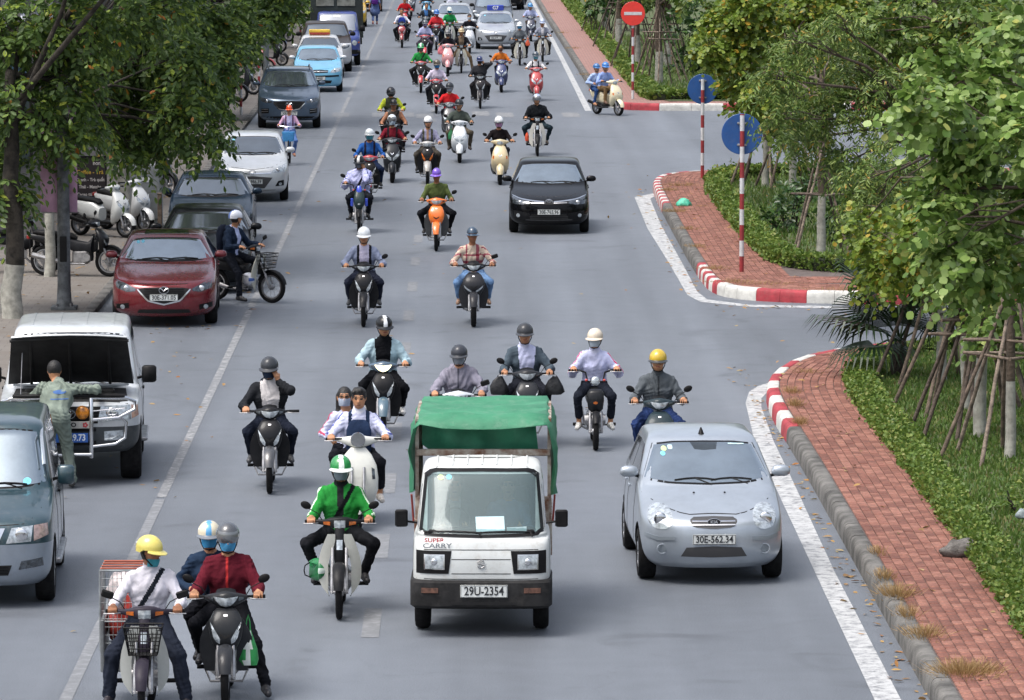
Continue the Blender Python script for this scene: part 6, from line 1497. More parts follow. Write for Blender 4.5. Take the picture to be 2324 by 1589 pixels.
def i10(label, loc, rz, col, txt, taxi=None, glass=None, plate_x=0.0):
    sp = dict(w=.83, H=1.50, fo=.77, wb=2.43, ro=.57, r=.29, zn=.80, zc=1.0, yc=.20, yt=.98, yrt=2.6, rw=.77, nose=.16, n1=2.5, L1=.6)
    m = paint(col, .3, .28, .15); root, body, bv = car(sp, loc, R(rz), [m, M_DARK], label, glass=glass)
    lampset(root, bv, [(.44,.68),(.58,.67),(.72,.70)], [(.46,.72),(.60,.80),(.78,.86)], M_LENS, inner=(.58,.725,.045))
    fpatch('grille', root, bv, [(-.28,.32),(0,.31),(.28,.32)], [(-.46,.56),(0,.60),(.46,.56)], M_MESH, .006, 13, 5); fpatch('grille_bar', root, bv, [(-.43,.655),(0,.645),(.43,.655)], [(-.43,.68),(0,.675),(.43,.68)], M_CHROME, .012, 11, 2)
    emblem('hyundai', root, bv, 0, .685, 1.0)
    if txt: plate(root, bv, plate_x, .47, txt)
    for s in (-1,1): fpatch('fog_lamp_bezel', root, bv, [(s*.63-.11,.36),(s*.63+.09,.37)], [(s*.63-.04,.48),(s*.63+.09,.50)] if s > 0 else [(s*.63-.09,.50),(s*.63+.04,.48)], M_BLACK, .006); fpatch('fog_lamp', root, bv, *ellp(s*.64,.41,.035,.035), M_LENS, .014)
    fpatch('lip', root, bv, [(-.52,.265),(0,.25),(.52,.265)], [(-.54,.285),(0,.275),(.54,.285)], M_STEEL, .016, 11, 2)
    seam(bv, [(-.74,.95),(-.5,.80),(0,.74),(.5,.80),(.74,.95)], 'f', body, .008)
    sticker(root, bv, -.44, 1.34, .03, M_STK[0])
    if taxi:
        b = MB(); b.box((0,1.35,1.50+.13), (.34,.07,.12), None, 0, .03); t = b.build('taxi_sign', mat('taxi_blue', hx('2b3f9e'), .4, 0, .05, 8), root); link('sign_letters', text_mesh(taxi, .2, mat('sign_white', hx('e8ecf2'), .5), .004, .002), t, (0, 1.35-.075, 1.50+.13))
    return root
i10('white small hatchback parked at the left beside the schoolchild on a bicycle', cpos(655,455,.83), 2, 'c9cdd0', '30E-986.39')
p = G(1125, 111); i10('silver small hatchback taxi with a blue roof sign in the far traffic', Vector((p.x,p.y+.1,0)), 0, 'aeb4bb', '30E-079.13', 'G7', M_GLASSL)
def cx5():
    sp = dict(w=.92, H=1.70, fo=.91, wb=2.70, ro=.94, r=.355, zn=.92, zc=1.14, yc=.40, yt=1.15, yrt=2.95, rw=.77, nose=.18, n1=2.5, L1=.7, zb=.24, tw=.22)
    m = paint('46586c', .45, .28, .15); root, body, bv = car(sp, cpos(728,290,.92), R(2), [m, M_DARK], 'blue-grey crossover parked on the left with roof rails', glass=M_GLASSL, wheels='spoke10')
    lampset(root, bv, [(.50,.76),(.66,.75),(.82,.80)], [(.50,.80),(.68,.88),(.86,.92)], M_LENSD, inner=(.64,.81,.045))
    fpatch('grille', root, bv, [(-.42,.70),(-.28,.58),(0,.53),(.28,.58),(.42,.70)], [(-.46,.80),(0,.82),(.46,.80)], M_DARK, .006, 13, 5); bars('grille_bar', root, bv, -.36, .36, (.60,.65,.70,.75,.79), M_BLACK, .014, .008)
    fpatch('grille_trim', root, bv, [(-.46,.74),(-.30,.575),(0,.51),(.30,.575),(.46,.74)], [(-.45,.76),(-.285,.60),(0,.535),(.285,.60),(.45,.76)], M_CHROME, .016, 15, 2); emblem('mazda', root, bv, 0, .72, 1.25)
    plate(root, bv, 0, .455, '30E-147.77'); fpatch('lower_bumper', root, bv, [(-.80,.27),(0,.25),(.80,.27)], [(-.72,.36),(0,.38),(.72,.36)], M_BLACK, .006, 15, 3)
    for s in (-1,1):
        fpatch('fog_lamp_bezel', root, bv, [(s*.70-.11,.44),(s*.70+.11,.46)], [(s*.70-.11,.58),(s*.70+.11,.60)], M_BLACK, .006)
        for z in (.49,.55): fpatch('fog_lamp_blade', root, bv, [(s*.70-.1,z),(s*.70+.09,z+.015)], [(s*.70-.1,z+.016),(s*.70+.09,z+.03)], M_STEEL, .014, 5, 2)
        rr = MB(); rr.tube([(s*.60,1.25,1.66),(s*.615,1.35,1.72),(s*.60,2.5,1.73),(s*.58,2.7,1.68)], .018, 6); rr.build('roof_rail', M_STEEL, root)
    seam(bv, [(-.84,1.06),(-.5,.90),(0,.855),(.5,.90),(.84,1.06)], 'f', body, .008)
cx5()
def getz():
    sp = dict(w=.83, H=1.49, fo=.78, wb=2.45, ro=.58, r=.285, zn=.80, zc=1.0, yc=.22, yt=.95, yrt=2.65, rw=.78, nose=.15, n1=2.6, L1=.55)
    m = paint('6fb4d6', .2, .3, .15); root, body, bv = car(sp, cpos(778,208,.83), R(2), [m, M_DARK], 'light blue hatchback parked on the left behind the blue-grey crossover', glass=M_GLASSL, mirror=paint('c3c8cc', .2), wheels='steel')
    lampset(root, bv, [(.40,.66),(.58,.66),(.74,.70)], [(.44,.74),(.58,.81),(.76,.82)], M_LENS, inner=(.56,.73,.05)); fpatch('grille', root, bv, [(-.32,.66),(0,.645),(.32,.66)], [(-.34,.74),(0,.755),(.34,.74)], M_DARK, .006); fpatch('grille_bar', root, bv, [(-.32,.695),(0,.69),(.32,.695)], [(-.32,.71),(0,.706),(.32,.71)], M_CHROME, .012, 9, 2); emblem('hyundai', root, bv, 0, .70, .9)
    fpatch('bumper_strip', root, bv, [(-.78,.53),(0,.50),(.78,.53)], [(-.78,.58),(0,.565),(.78,.58)], M_BLACK, .012, 15, 2); plate(root, bv, 0, .47, '30F-4081'); fpatch('air_intake', root, bv, [(-.42,.30),(0,.29),(.42,.30)], [(-.46,.40),(0,.41),(.46,.40)], M_DARK, .006)
    seam(bv, [(-.74,.95),(-.4,.79),(0,.765),(.4,.79),(.74,.95)], 'f', body, .008)
getz()
def plain(label, loc, rz, col, sp, taxi=None, metal=.2, glass=None, lamp=M_LENS, round_lamp=False, roofcol=None, plate_t='30A-251.08', mirror='body', mats2=None, zsplit=None, name='car', cat='car'):
    m = paint(col, metal, .28, .2); mats = [m]+([paint(roofcol, .2)] if roofcol else [])+[M_DARK]
    root, body, bv = car(sp, loc, R(rz), mats, label, glass=glass, zsplit=zsplit, mirror=mirror, name=name, cat=cat); zn, w = sp['zn'], sp['w']
    if round_lamp: lampset(root, bv, *ellp(w*.72, zn-.16, .09, .09, 11), lamp)
    else: lampset(root, bv, [(w*.52,zn-.16),(w*.72,zn-.17),(w*.88,zn-.12)], [(w*.52,zn-.08),(w*.74,zn-.03),(w*.93,zn-.01)], lamp)
    fpatch('grille', root, bv, [(-w*.42,zn-.24),(0,zn-.26),(w*.42,zn-.24)], [(-w*.46,zn-.09),(0,zn-.07),(w*.46,zn-.09)], M_DARK, .006); bars('grille_bar', root, bv, -w*.42, w*.42, (zn-.13,zn-.19), M_CHROME, .014, .008)
    fpatch('air_intake', root, bv, [(-w*.5,.30),(0,.29),(w*.5,.30)], [(-w*.55,.40),(0,.41),(w*.55,.40)], M_DARK, .006); plate(root, bv, 0, max(.45, zn-.38), plate_t)
    seam(bv, [(-w*.9,sp['zc']-.05),(-w*.5,zn+.02),(0,zn),(w*.5,zn+.02),(w*.9,sp['zc']-.05)], 'f', body, .01)
    if taxi:
        b = MB(); y = sp['yt']+.35; H = sp['H']; b.box((0,y,H+.09), (.38,.07,.10), None, 0, .03); t = b.build('taxi_sign', mat('taxi_'+taxi[0], hx(taxi[0]), .5), root); MB().box((0,y-.072,H+.045), (.36,.004,.042)).build('sign_band', mat('taxi_'+taxi[1], hx(taxi[1]), .5, 0, .4, 60), t)
    return root, body, bv
HATCH = dict(w=.84, H=1.50, fo=.80, wb=2.48, ro=.62, r=.29, zn=.79, zc=1.0, yc=.25, yt=1.0, yrt=2.6, rw=.77, nose=.16)
SEDAN = dict(w=.86, H=1.47, fo=.85, wb=2.60, ro=.95, r=.30, zn=.76, zc=.98, yc=.32, yt=1.1, yrt=2.55, yrb=3.0, zs=1.03, rw=.75, nose=.16)
SUV = dict(w=.96, H=1.78, fo=.88, wb=2.80, ro=.9, r=.38, zn=1.02, zc=1.22, yc=.35, yt=1.0, yrt=3.1, rw=.80, nose=.14, zb=.28, n1=3.0, L1=.5, tw=.24, ms=1.3)
MPV = dict(w=.90, H=1.80, fo=.85, wb=2.85, ro=.95, r=.33, zn=.95, zc=1.16, yc=.15, yt=.95, yrt=3.2, rw=.80, nose=.16, tw=.21, ms=1.2)
plain('white taxi saloon with a yellow and red roof sign behind the light blue hatchback', cpos(781,176,.86), 2, 'c4c6c8', SEDAN, ('d8b43a','b8483c'))
plain('white off-roader with dark brown bonnet and roof parked at the far left', cpos(799,162,.96), 2, 'b9bcc0', SUV, roofcol='3a332f', zsplit=lambda z, y: 1 if z > 1.04 else 0, lamp=M_LENSD, mirror='black')
plain('yellow taxi hatchback parked beyond the tarpaulin truck', cpos(833,61,.84), 2, 'c8a21c', HATCH, glass=M_GLASSL)
plain('dark grey saloon parked beyond the yellow taxi at the top of the picture', cpos(868,26,.86), 1, '2b2f35', SEDAN)
p = G(1031, 86); plain('silver saloon in the far traffic left of the roof-sign taxi', Vector((p.x,p.y,0)), 0, 'b4b8bc', SEDAN, glass=M_GLASSL, metal=.4)
p = G(1119, 78); plain('dark grey people carrier right behind the roof-sign taxi', Vector((p.x,p.y,0)), 0, '3c434c', MPV, glass=M_GLASSL, metal=.3, mirror='black')
p = G(1142, 22); plain('black car behind the dark people carrier at the top of the picture', Vector((p.x,p.y,0)), 0, '15171a', SUV, metal=.1, mirror='black')
# ---- white off-roader with its bonnet up
def prado():
    sp = dict(w=.91, H=1.87, fo=.72, wb=2.67, ro=1.05, r=.375, zn=1.03, zc=1.12, yc=.42, yt=.95, yrt=3.25, rw=.82, nose=.06, n1=3.4, L1=.42, zb=.40, tw=.26, mir='box', ms=1.1, sw0=.32, bp=1.75, rt=.1)
    m = paint('c3c8cc', .1, .35, .45); m2 = plastic('3a3f42'); P0 = cpos(322, 1088, .91)
    root, body, bv = car(sp, P0, R(3), [m, m2, M_DARK], 'white off-road car parked on the left with its bonnet propped open', zsplit=lambda z, y: 1 if (z < .74 and y < .2) or z < .5 else 0, mirror='black', wheels='spoke5', glass=M_GLASS)
    patch(bv, [(-.74,-.56),(.74,-.56)], [(-.70,.36),(.70,.36)], 't', 9, 8, .005, .008).build('engine_bay', M_DARK, root, 0)
    eb = MB()
    for c, h in (((-.1,-.1,1.06),(.26,.3,.05)),((.42,.1,1.07),(.14,.12,.07)),((-.5,-.25,1.06),(.12,.14,.06)),((.35,-.35,1.06),(.2,.08,.04)),((-.4,.18,1.07),(.18,.08,.06))): eb.box(c, h, None, 0, .02)
    eb.tube([(-.6,-.4,1.08),(-.2,-.38,1.12),(.2,-.42,1.1),(.6,-.2,1.08)], .03, 8); eb.tube([(.2,.1,1.12),(.0,.0,1.16),(-.3,.05,1.1)], .035, 8); eb.build('engine', mat('engine_grime', (.05,.05,.048), .5, .5, .4, 12), root)
    # bonnet lid, dark underside towards the road
    rows = []
    for j in range(6):
        t = j/5; row = []
        for i in range(9):
            x = -1+2*i/8; row.append((x*(.80-.04*t)*(1-.04*abs(x)*t), .40-.76*t-.04*(1-x*x)*t, 1.165+.655*t+.035*(1-x*x)))
        rows.append(row)
    ld = MB(); ld.grid(rows); lid = ld.build('bonnet', mat('bonnet_underside', (.012,.012,.013), .75, 0, .3, 6), root, 60)
    l2 = MB(); l2.grid([[Vector(p)+Vector((0,.02,.03)) for p in r] for r in rows], (0,-.012,-.018)); l2.build('bonnet_skin', m, lid, 60)
    rb = MB()
    for x in (-.5,0,.5): rb.tube([(x,.36,1.18),(x*.97,-.30,1.79)], .02, 6)
    rb.tube([(-.75,-.33,1.79),(0,-.37,1.84),(.75,-.33,1.79)], .022, 6); rb.build('bonnet_rib', mat('bonnet_underside', (0,0,0)), lid)
    st = MB(); st.tube([(-.62,-.35,1.04),(-.60,-.12,1.62)], .006, 6); st.build('prop_rod', M_STEEL, root)
    cv = MB(); cv.box((0,.44,1.155), (.74,.05,.015), None, 0, .01); cvo = cv.build('cowl_panel', m, root)
    for s in (-1,1):
        for k in range(14): MB().box((s*.35-.13+k*.02,.42,1.172), (.004,.02,.002)).build('vent_slot', M_DARK, cvo, 0)
    lampset(root, bv, [(.36,.80),(.78,.82)], [(.40,1.0),(.76,1.0)], M_LENS, inner=(.54,.90,.08)); both(lambda a, b: fpatch('corner_lamp', root, bv, a, b, mat('corner_lens', hx('c9a493'), .15, .2, .2, 20, coat=.5), .008), [(.79,.83),(.875,.86)], [(.78,1.0),(.86,.99)])
    fpatch('grille', root, bv, [(-.36,.78),(.36,.78)], [(-.40,.99),(.40,.99)], M_DARK, .004); bars('grille_bar', root, bv, -.36, .36, (.83,.88,.93), M_BLACK, .012, .01); emblem('toyota', root, bv, 0, .90, 1.1)
    for s in (-1,1): fpatch('fog_lamp', root, bv, [(s*.56-.12,.56),(s*.56+.12,.57)], [(s*.56-.12,.68),(s*.56+.12,.69)], M_LENS, .008)
    fpatch('bumper_slot', root, bv, [(-.34,.50),(.34,.50)], [(-.34,.56),(.34,.56)], M_DARK, .006); fpatch('bumper_slot', root, bv, [(-.34,.68),(.34,.68)], [(-.34,.72),(.34,.72)], M_DARK, .006)
    yb = -.72-.11; bb = MB()
    for s in (-1,1):
        bb.tube([(s*.28,yb+.05,.36),(s*.28,yb,.44),(s*.28,yb,1.10),(s*.28,yb+.03,1.13)], .028, 8)
        bb.tube([(s*.28,yb,.84),(s*.62,yb+.03,.86),(s*.82,yb+.12,.96),(s*.83,yb+.16,1.05),(s*.72,yb+.06,1.11),(s*.28,yb+.01,1.12)], .024, 8)
        bb.tube([(s*.28,yb,.50),(s*.58,yb+.03,.53),(s*.70,yb+.07,.60),(s*.72,yb+.08,.80),(s*.66,yb+.05,.86)], .020, 8); bb.tube([(s*.28,yb,.95),(s*.7,yb+.05,.98)], .012, 6)
    bb.tube([(-.28,yb,.40),(.28,yb,.40)], .026, 8); bb.build('bull_bar', M_CHROME, root, 60)
    pad = MB(); pad.tube([(-.70,yb+.06,1.13),(-.28,yb,1.145),(.28,yb,1.145),(.70,yb+.06,1.13)], .03, 8); pad.build('bar_pad', M_BLACK, root, 60)
    for s in (-1,1): q = MB(); q.ell((s*.17,yb+.02,.93), (.088,.05,.088), 18, 9); q.build('amber_lamp', mat('amber_glow', hx('e08a1c'), .18, .1, .35, 18, coat=.6), root, 90)
    bd = MB(); bd.box((.03,yb+.01,.775), (.24,.008,.045), None, 0, .004); bo = bd.build('name_board', mat('board_silver', hx('b8b4ae'), .5, .3, .1, 8), root); link('board_letters', text_mesh('PRADO', .075, M_INK, .003, .001, 1.1), bo, (-.045, yb-.001, .775))
    fl = MB()
    for k in range(5): fl.ell((.205+.022*math.cos(k*1.257), yb, .775+.022*math.sin(k*1.257)), (.014,.004,.014), 8, 5)
    fl.build('board_flower', mat('flower_red', hx('a8323a'), .5), bo)
    mblue = mat('plate_blue', hx('2e62b4'), .5, 0, .08, 10); minkw = mat('plate_ink_white', hx('dfe6ee'), .5, 0, .05, 10)
    b2 = MB(); b2.box((0,yb+.03,.61), (.24,.006,.06), None, 0, .004); po = b2.build('number_plate', mblue, root); link('plate_number', text_mesh('29.73', .115, minkw, .003, .001, .82), po, (.105, yb+.021, .61))
    for s in (-1,1):
        sb = MB(); sb.box((s*.88,1.30,.43), (.09,.72,.025), None, 0, .015); sb.build('side_step', M_STEEL, root)
    sr = patch(bv, [(.0,.60),(.0,.6)], [(.01,.6),(.01,.61)], 'f', 3, 2, .001, .001)
    for x in (-.52,-.17,.17,.52):
        seam_ = patch(bv, [(x-.02,1.25),(x+.02,1.25)], [(x-.02,3.1),(x+.02,3.1)], 't', 3, 8, .008, .01); seam_.build('roof_rib', m, root, 60)
    both(lambda a, b: None, [(0,0),(1,1)], [(0,0),(1,1)])
    return P0
PRADO = prado()
# mechanic bending over the engine
def mechanic():
    p = Vector((PRADO.x-.03, PRADO.y-1.10, 0)); V3 = Vector
    P = V3((.08,.06,.91)); N = P+V3((-.02,-.33,.37)); H = N+V3((.05,-.10,.17)); sh = [N+V3((-.19,0,-.05)), N+V3((.19,0,-.03))]
    wr = [V3((-.42,-.52,1.16)), V3((.22,-.55,1.1))]
    J = dict(pelvis=P, neck=N, head=H, sh=sh, wr=wr, hand=('open','open'), fdir=((-.1,-1,-.4),(0,-1,-.4)), pnrm=((.2,0,-1),(0,0,-1)), hyaw=0, hpitch=18)
    J['el'] = [ik(sh[0], wr[0], .29, .26, (-1,.4,.1)), ik(sh[1], wr[1], .29, .26, (1,.2,-.5))]
    J['hip'] = [P+V3((-.09,0,-.02)), P+V3((.09,0,-.02))]; J['an'] = [V3((-.12,-.08,.09)), V3((.14,.14,.09))]; J['kn'] = [ik(J['hip'][i], J['an'][i], .44, .43, (0,-1,0)) for i in (0,1)]
    J['toe'] = [a+V3((0,-.17,-.05)) for a in J['an']]; J['front'] = (0,-.84,-.4)
    st = dict(top='7f8a80', pants='79847b', shoe='3a3a3a', hair='short', bulk=.012, pbulk=.012, folds=.007, collar='8a958b')
    body = person(p, math.pi, J, st, .0105, 'mechanic in grey-green overalls seen from behind, leaning into the open engine bay')
    # printed emblem on the back
    dgm = mat('print_blue', hx('4a6fa8'), .8); mb = MB()
    pts = body.data; bvb = bvh_of(pts)
    lo, hi = ellp(.02, 1.22, .085, .025); o = patch(bvb, lo, hi, 'b', 9, 3, -.004, .003); o.v = [(q[0], q[1]+.009, q[2]) for q in o.v]; o.build('back_print', dgm, body)
    lo, hi = [(-.09,1.13),(.13,1.13)], [(-.09,1.142),(.13,1.142)]; o = patch(bvb, lo, hi, 'b', 9, 2, -.004, .003); o.v = [(q[0], q[1]+.009, q[2]) for q in o.v]; o.build('back_print', dgm, body)
mechanic()
# ---- teal people carrier cut by the left edge
def zace():
    sp = dict(w=.84, H=1.84, fo=.72, wb=2.65, ro=.75, r=.335, zn=.94, zc=1.13, yc=.30, yt=.82, yrt=3.15, rw=.82, nose=.12, n1=2.9, L1=.45, zb=.24, tw=.20, mir='box', ms=1.05, bp=1.55, rt=.1)
    mt = paint('2c464f', .35, .3, .3); ms = paint('8d97a3', .4, .35, .35)
    root, body, bv = car(sp, cpos(126, 1366, .84), R(2.5), [mt, ms, M_DARK], 'dark teal people carrier with silver bumper cut off by the left picture edge', zsplit=lambda z, y: 1 if z < .66 else 0, glass=M_GLASSL, mirror=mt, wheels='spoke5')
    lampset(root, bv, [(.34,.70),(.60,.715)], [(.40,.86),(.62,.88)], M_LENS, inner=(.50,.79,.07)); both(lambda a, b: fpatch('corner_lamp', root, bv, a, b, mat('corner_lens2', hx('b9a09a'), .15, .2, .2, 20, coat=.5), .008), [(.63,.72),(.78,.77)], [(.63,.88),(.77,.89)])
    fpatch('grille', root, bv, [(-.26,.70),(.26,.70)], [(-.33,.86),(.33,.86)], M_CHROME, .006); bars('grille_bar', root, bv, -.27, .27, (.74,.78,.82), M_DARK, .014, .01); emblem('toyota', root, bv, 0, .79, 1.0)
    fpatch('air_intake', root, bv, [(-.36,.36),(.36,.36)], [(-.40,.47),(.40,.47)], M_DARK, .006); bars('intake_bar', root, bv, -.36, .36, (.39,.42,.45), M_BLACK, .012, .006)
    for s in (-1,1): fpatch('fog_lamp', root, bv, [(s*.60-.13,.42),(s*.60+.13,.45)], [(s*.60-.10,.51),(s*.60+.12,.54)], M_LENSD, .008)
    seam(bv, [(-.80,1.06),(-.62,.98),(-.60,.90),(0,.875),(.60,.90),(.62,.98),(.80,1.06)], 'f', body, .008); plate(root, bv, 0, .53, '29Z-6120')
    for s in (-1,1):
        sb = MB(); sb.box((s*.80,1.30,.36), (.08,.85,.03), None, 0, .015); so = sb.build('side_step', M_STEEL, root)
        vis = MB(); vis.tube([(s*.70,.58,1.38),(s*.665,.80,1.66),(s*.66,1.0,1.72)], .022, 6); vis.build('window_visor', ms, root)
    for k in range(12): MB().box((.25+k*.022,.30,1.118), (.005,.02,.004)).build('vent_slot', M_DARK, root, 0)
    sticker(root, bv, .52, 1.225, .045, M_STK[0])
zace()
def clear_glass():
    m = bpy.data.materials.new('clear_screen'); m.use_nodes = True; N = m.node_tree.nodes; L = m.node_tree.links; b = N['Principled BSDF']; b.inputs['Base Color'].default_value = (.21,.27,.285,1); b.inputs['Roughness'].default_value = .05; b.inputs['Coat Weight'].default_value = .6; b.inputs['Coat Roughness'].default_value = .03
    t = N.new('ShaderNodeBsdfTransparent'); t.inputs['Color'].default_value = (.75,.86,.86,1); x = N.new('ShaderNodeMixShader'); x.inputs[0].default_value = .70
    L.new(b.outputs[0], x.inputs[1]); L.new(t.outputs[0], x.inputs[2]); L.new(x.outputs[0], N['Material Output'].inputs['Surface']); return m
# ---- small white truck with green tarpaulin
def truck():
    sp = dict(w=.705, H=1.73, fo=.66, wb=1.85, ro=-.95, r=.27, zn=.98, zc=1.03, yc=-.545, yt=-.10, yrt=.86, rw=.87, nose=.06, n1=4.2, L1=.28, zb=.30, tw=.155, mir='box', ms=.85, gl=.0, wsb=.92, wst=.93, rt=.10)
    p = G(1094, 1428); m = mat('truck_white', hx('c6cac9'), .5, 0, .06, 2.5, coat=.15, dirt=.45, dirtcol=hx('8a7a66')); rust = mat('rusty_paint', hx('a9a59c'), .8, 0, .4, 7, col2=hx('6a4632'), dirt=.5, dirtcol=hx('5b3a2a'))
    sp2 = dict(sp); sp2['ro'] = -.98
    root = thing('small_truck', 'small white truck with green tarpaulin over its load bed in the centre', 'truck', Vector((p.x, p.y+.08, 0)), R(-1))
    me, bv, A = car_body(dict(sp2, wb=1.85, cavity=(.55,-1.2,.62,1.02,1.605)), [m, M_DARK]); cab = link('cab', me, root)
    tm, rm = car_wheel(.27, .155, 'steel')
    for y in (0, 1.85):
        for s in (1,-1):
            o = link('wheel', tm, root, (s*.605, y, .27)); link('rim', rm, o)
            if s < 0: o.rotation_euler = (0,0,math.pi)
    xb, xt, zl, zh = .615, .545, 1.045, 1.645
    lo = [(-xb,zl+.03),(-xb+.04,zl),(0,zl-.01),(xb-.04,zl),(xb,zl+.03)]; hi = [(-xt-.02,zh-.06),(-xt+.05,zh-.005),(0,zh),(xt-.05,zh-.005),(xt+.02,zh-.06)]
    fpatch('windscreen_seal', cab, bv, [(x*1.035,z-.022) for x, z in lo], [(x*.985,z+.012) for x, z in lo], M_BLACK, .012, 19, 2); fpatch('windscreen_seal', cab, bv, [(x*.985,z-.012) for x, z in hi], [(x*1.04,z+.018) for x, z in hi], M_BLACK, .012, 19, 2)
    for sx in (-1,1):
        a = (lo[-1] if sx > 0 else lo[0]); b_ = (hi[-1] if sx > 0 else hi[0]); q0 = [(a[0]-sx*.012,a[1]-.01),(b_[0]-sx*.012,b_[1]+.01)]; q1 = [(a[0]+sx*.02,a[1]-.01),(b_[0]+sx*.02,b_[1]+.01)]
        fpatch('windscreen_seal', cab, bv, q0 if sx > 0 else q1, q1 if sx > 0 else q0, M_BLACK, .012, 10, 2)
    fpatch('windscreen', root, bv, lo, hi, clear_glass(), .009, 19, 9)
    fpatch('dashboard_paper', root, bv, [(-.05,1.06),(.24,1.06)], [(-.06,1.205),(.23,1.21)], mat('paper_blue', hx('b9d6de'), .6, 0, .05, 8), .012, 5, 3, .003); fpatch('dashboard_paper', root, bv, [(.26,1.06),(.46,1.065)], [(.26,1.105),(.46,1.11)], mat('paper_grey', hx('8fa6aa'), .6, 0, .05, 8), .012, 5, 3, .003)
    sticker(root, bv, -.42, 1.575, .033, M_STK[1]); sticker(root, bv, -.335, 1.58, .030, M_STK[0])
    for x0, x1 in ((-.58,-.02),(-.06,.50)):
        wp = MB(); P = [at_front(bv, lerp(x0,x1,t), 1.055+.012*math.sin(t*3)) + Vector((0,-.02,0)) for t in (0,.25,.5,.75,1)]; wp.tube(P, .010, 5); q = at_front(bv, x1+.02, 1.02); wp.tube([P[4], (q.x,q.y-.02,q.z)], .012, 5); wp.build('wiper', M_BLACK, root)
    # front panel
    for s in (-1,1):
        lo_, hi_ = [(.33,.655),(.66,.655)], [(.30,.885),(.66,.885)]
        if s < 0: lo_, hi_ = mirror2(lo_), mirror2(hi_)
        bz = fpatch('headlight_bezel', root, bv, lo_, hi_, M_BLACK, .008, 8, 5)
        fpatch('headlight_frame', bz, bv, [(s*.475-.105,.695),(s*.475+.105,.695)], [(s*.475-.105,.85),(s*.475+.105,.85)], M_CHROME, .014, 5, 3)
        fpatch('headlight', bz, bv, [(s*.475-.093,.705),(s*.475+.093,.705)], [(s*.475-.093,.84),(s*.475+.093,.84)], M_LENS, .02, 5, 4); q = at_front(bv, s*.475, .775); MB().ell((s*.475,q.y-.022,.775), (.035,.012,.035), 12, 6).build('bulb', M_CHROME, bz, 90)
    for z in (.895,.80,.655,.60): seam(bv, [(-.30,z),(.30,z)] if z > .65 and z < .89 else [(-.66,z),(.66,z)], 'f', cab, .007)
    c = at_front(bv, 0, .755); em = MB()
    for pts in ([(-.035,.028),(.0,.05),(.035,.028),(.0,.005),(-.035,.028)],): em.tube([(x, c.y-.012, .755+z) for x, z in [(.035,.022),(0,.042),(-.035,.022),(-.035,.008),(.035,-.008),(.035,-.022),(0,-.042),(-.035,-.022)]], .007, 6)
    em.build('emblem', M_STEEL, root)
    q = at_front(bv, -.46, .985); link('side_letters', text_mesh('SUPER', .058, mat('letters_red', hx('b5303a'), .5), .0015, .001, 1.25), root, (-.475, q.y-.028, .985)); q = at_front(bv, -.44, .94); link('side_letters', text_mesh('CARRY', .066, mat('letters_grey', hx('7e858c'), .5), .0015, .001, 1.4), root, (-.445, q.y-.028, .935))
    # bumper
    bm_ = MB(); sec = []
    for (z, f, k) in ((.29,.60,.95),(.33,.695,1.0),(.42,.70,1.0),(.50,.695,1.0),(.565,.69,1.0),(.59,.66,.99)): sec.append(ring_of(z, -f-.015, .15, .722*k, 5, .22, 4, .06))
    bm_.rings(sec); bo = bm_.build('bumper', mat('bumper_grey', (.024,.024,.025), .75, 0, .25, 5, dirt=.35, dirtcol=(.09,.085,.08), spec=.2), root, 40); bvb = bvh_of(bm_)
    plate(root, bvb, .03, .485, '29U-2354', .24, .065, .03, size=.125, xs=.80)
    for s in (-1,1): fpatch('turn_signal', bo, bvb, [(s*.52-.085,.465),(s*.52+.085,.465)], [(s*.52-.085,.515),(s*.52+.085,.515)], mat('signal_dull', hx('6b4a3c'), .4, 0, .3, 20), .008, 5, 3)
    fpatch('bumper_slot', bo, bvb, [(-.30,.345),(.36,.345)], [(-.30,.375),(.36,.375)], M_DARK, .006)
    for s in (-1,1):
        mr = MB(); mr.box((s*.815,-.36,1.185), (.065,.03,.088), None, 0, .015); mo = mr.build('wing_mirror', M_BLACK, root); a = MB(); a.tube([(s*.66,-.30,1.13),(s*.76,-.34,1.15)], .012, 6); a.build('mirror_arm', M_BLACK, mo)
        for ax in ('r','l'):
            if (ax == 'r') == (s > 0): patch(bv, [(-.28,1.08),(.55,1.08)], [(.02,1.60),(.55,1.60)], ax, 6, 5, .004, .008).build('side_window', M_GLASSD, root, 40); seam(bv, [(.62,1.6),(.62,.4)], ax, cab); seam(bv, [(-.34,1.0),(-.34,.5)], ax, cab)
    for x in (-.46,-.30,-.15,0,.15,.30,.46): patch(bv, [(x-.008,.0),(x+.008,.0)], [(x-.008,.7),(x+.008,.7)], 't', 3, 6, .012, .016).build('roof_rib', m, cab, 0)
    # cab interior and the two people in it
    MB().box((0,-.33,1.05), (.54,.14,.03), None, 0, .015).build('dashboard', M_BLACK, root); sw = MB(); sw.tube([(-.27+.15*math.cos(k*.524), -.16+.06*math.sin(k*.524), 1.13+.13*math.sin(k*.524)) for k in range(13)], .013, 6); sw.build('steering_wheel', M_BLACK, root)
    for sx in (-1,1):
        se = MB(); se.box((sx*.28,.42,1.20), (.20,.06,.22), None, 0, .04); se.build('seat_back', mat('seat_grey', hx('4a4f54'), .8), root); he = MB(); he.box((sx*.28,.42,1.47), (.10,.04,.06), None, 0, .03); he.build('head_rest', mat('seat_grey', (0,0,0)), root)
    # load bed
    bed = MB(); bed.box((0,1.75,.62), (.69,.86,.04), None, 0, .01); bed.build('bed_floor', M_BLACK, root)
    for s in (-1,1): MB().box((s*.70,1.75,.82), (.02,.86,.19), None, 0, .008).build('side_board', rust, root)
    MB().box((0,.90,.95), (.69,.02,.30), None, 0, .008).build('head_board', rust, root); MB().box((0,2.60,.82), (.69,.02,.19), None, 0, .008).build('tail_board', rust, root)
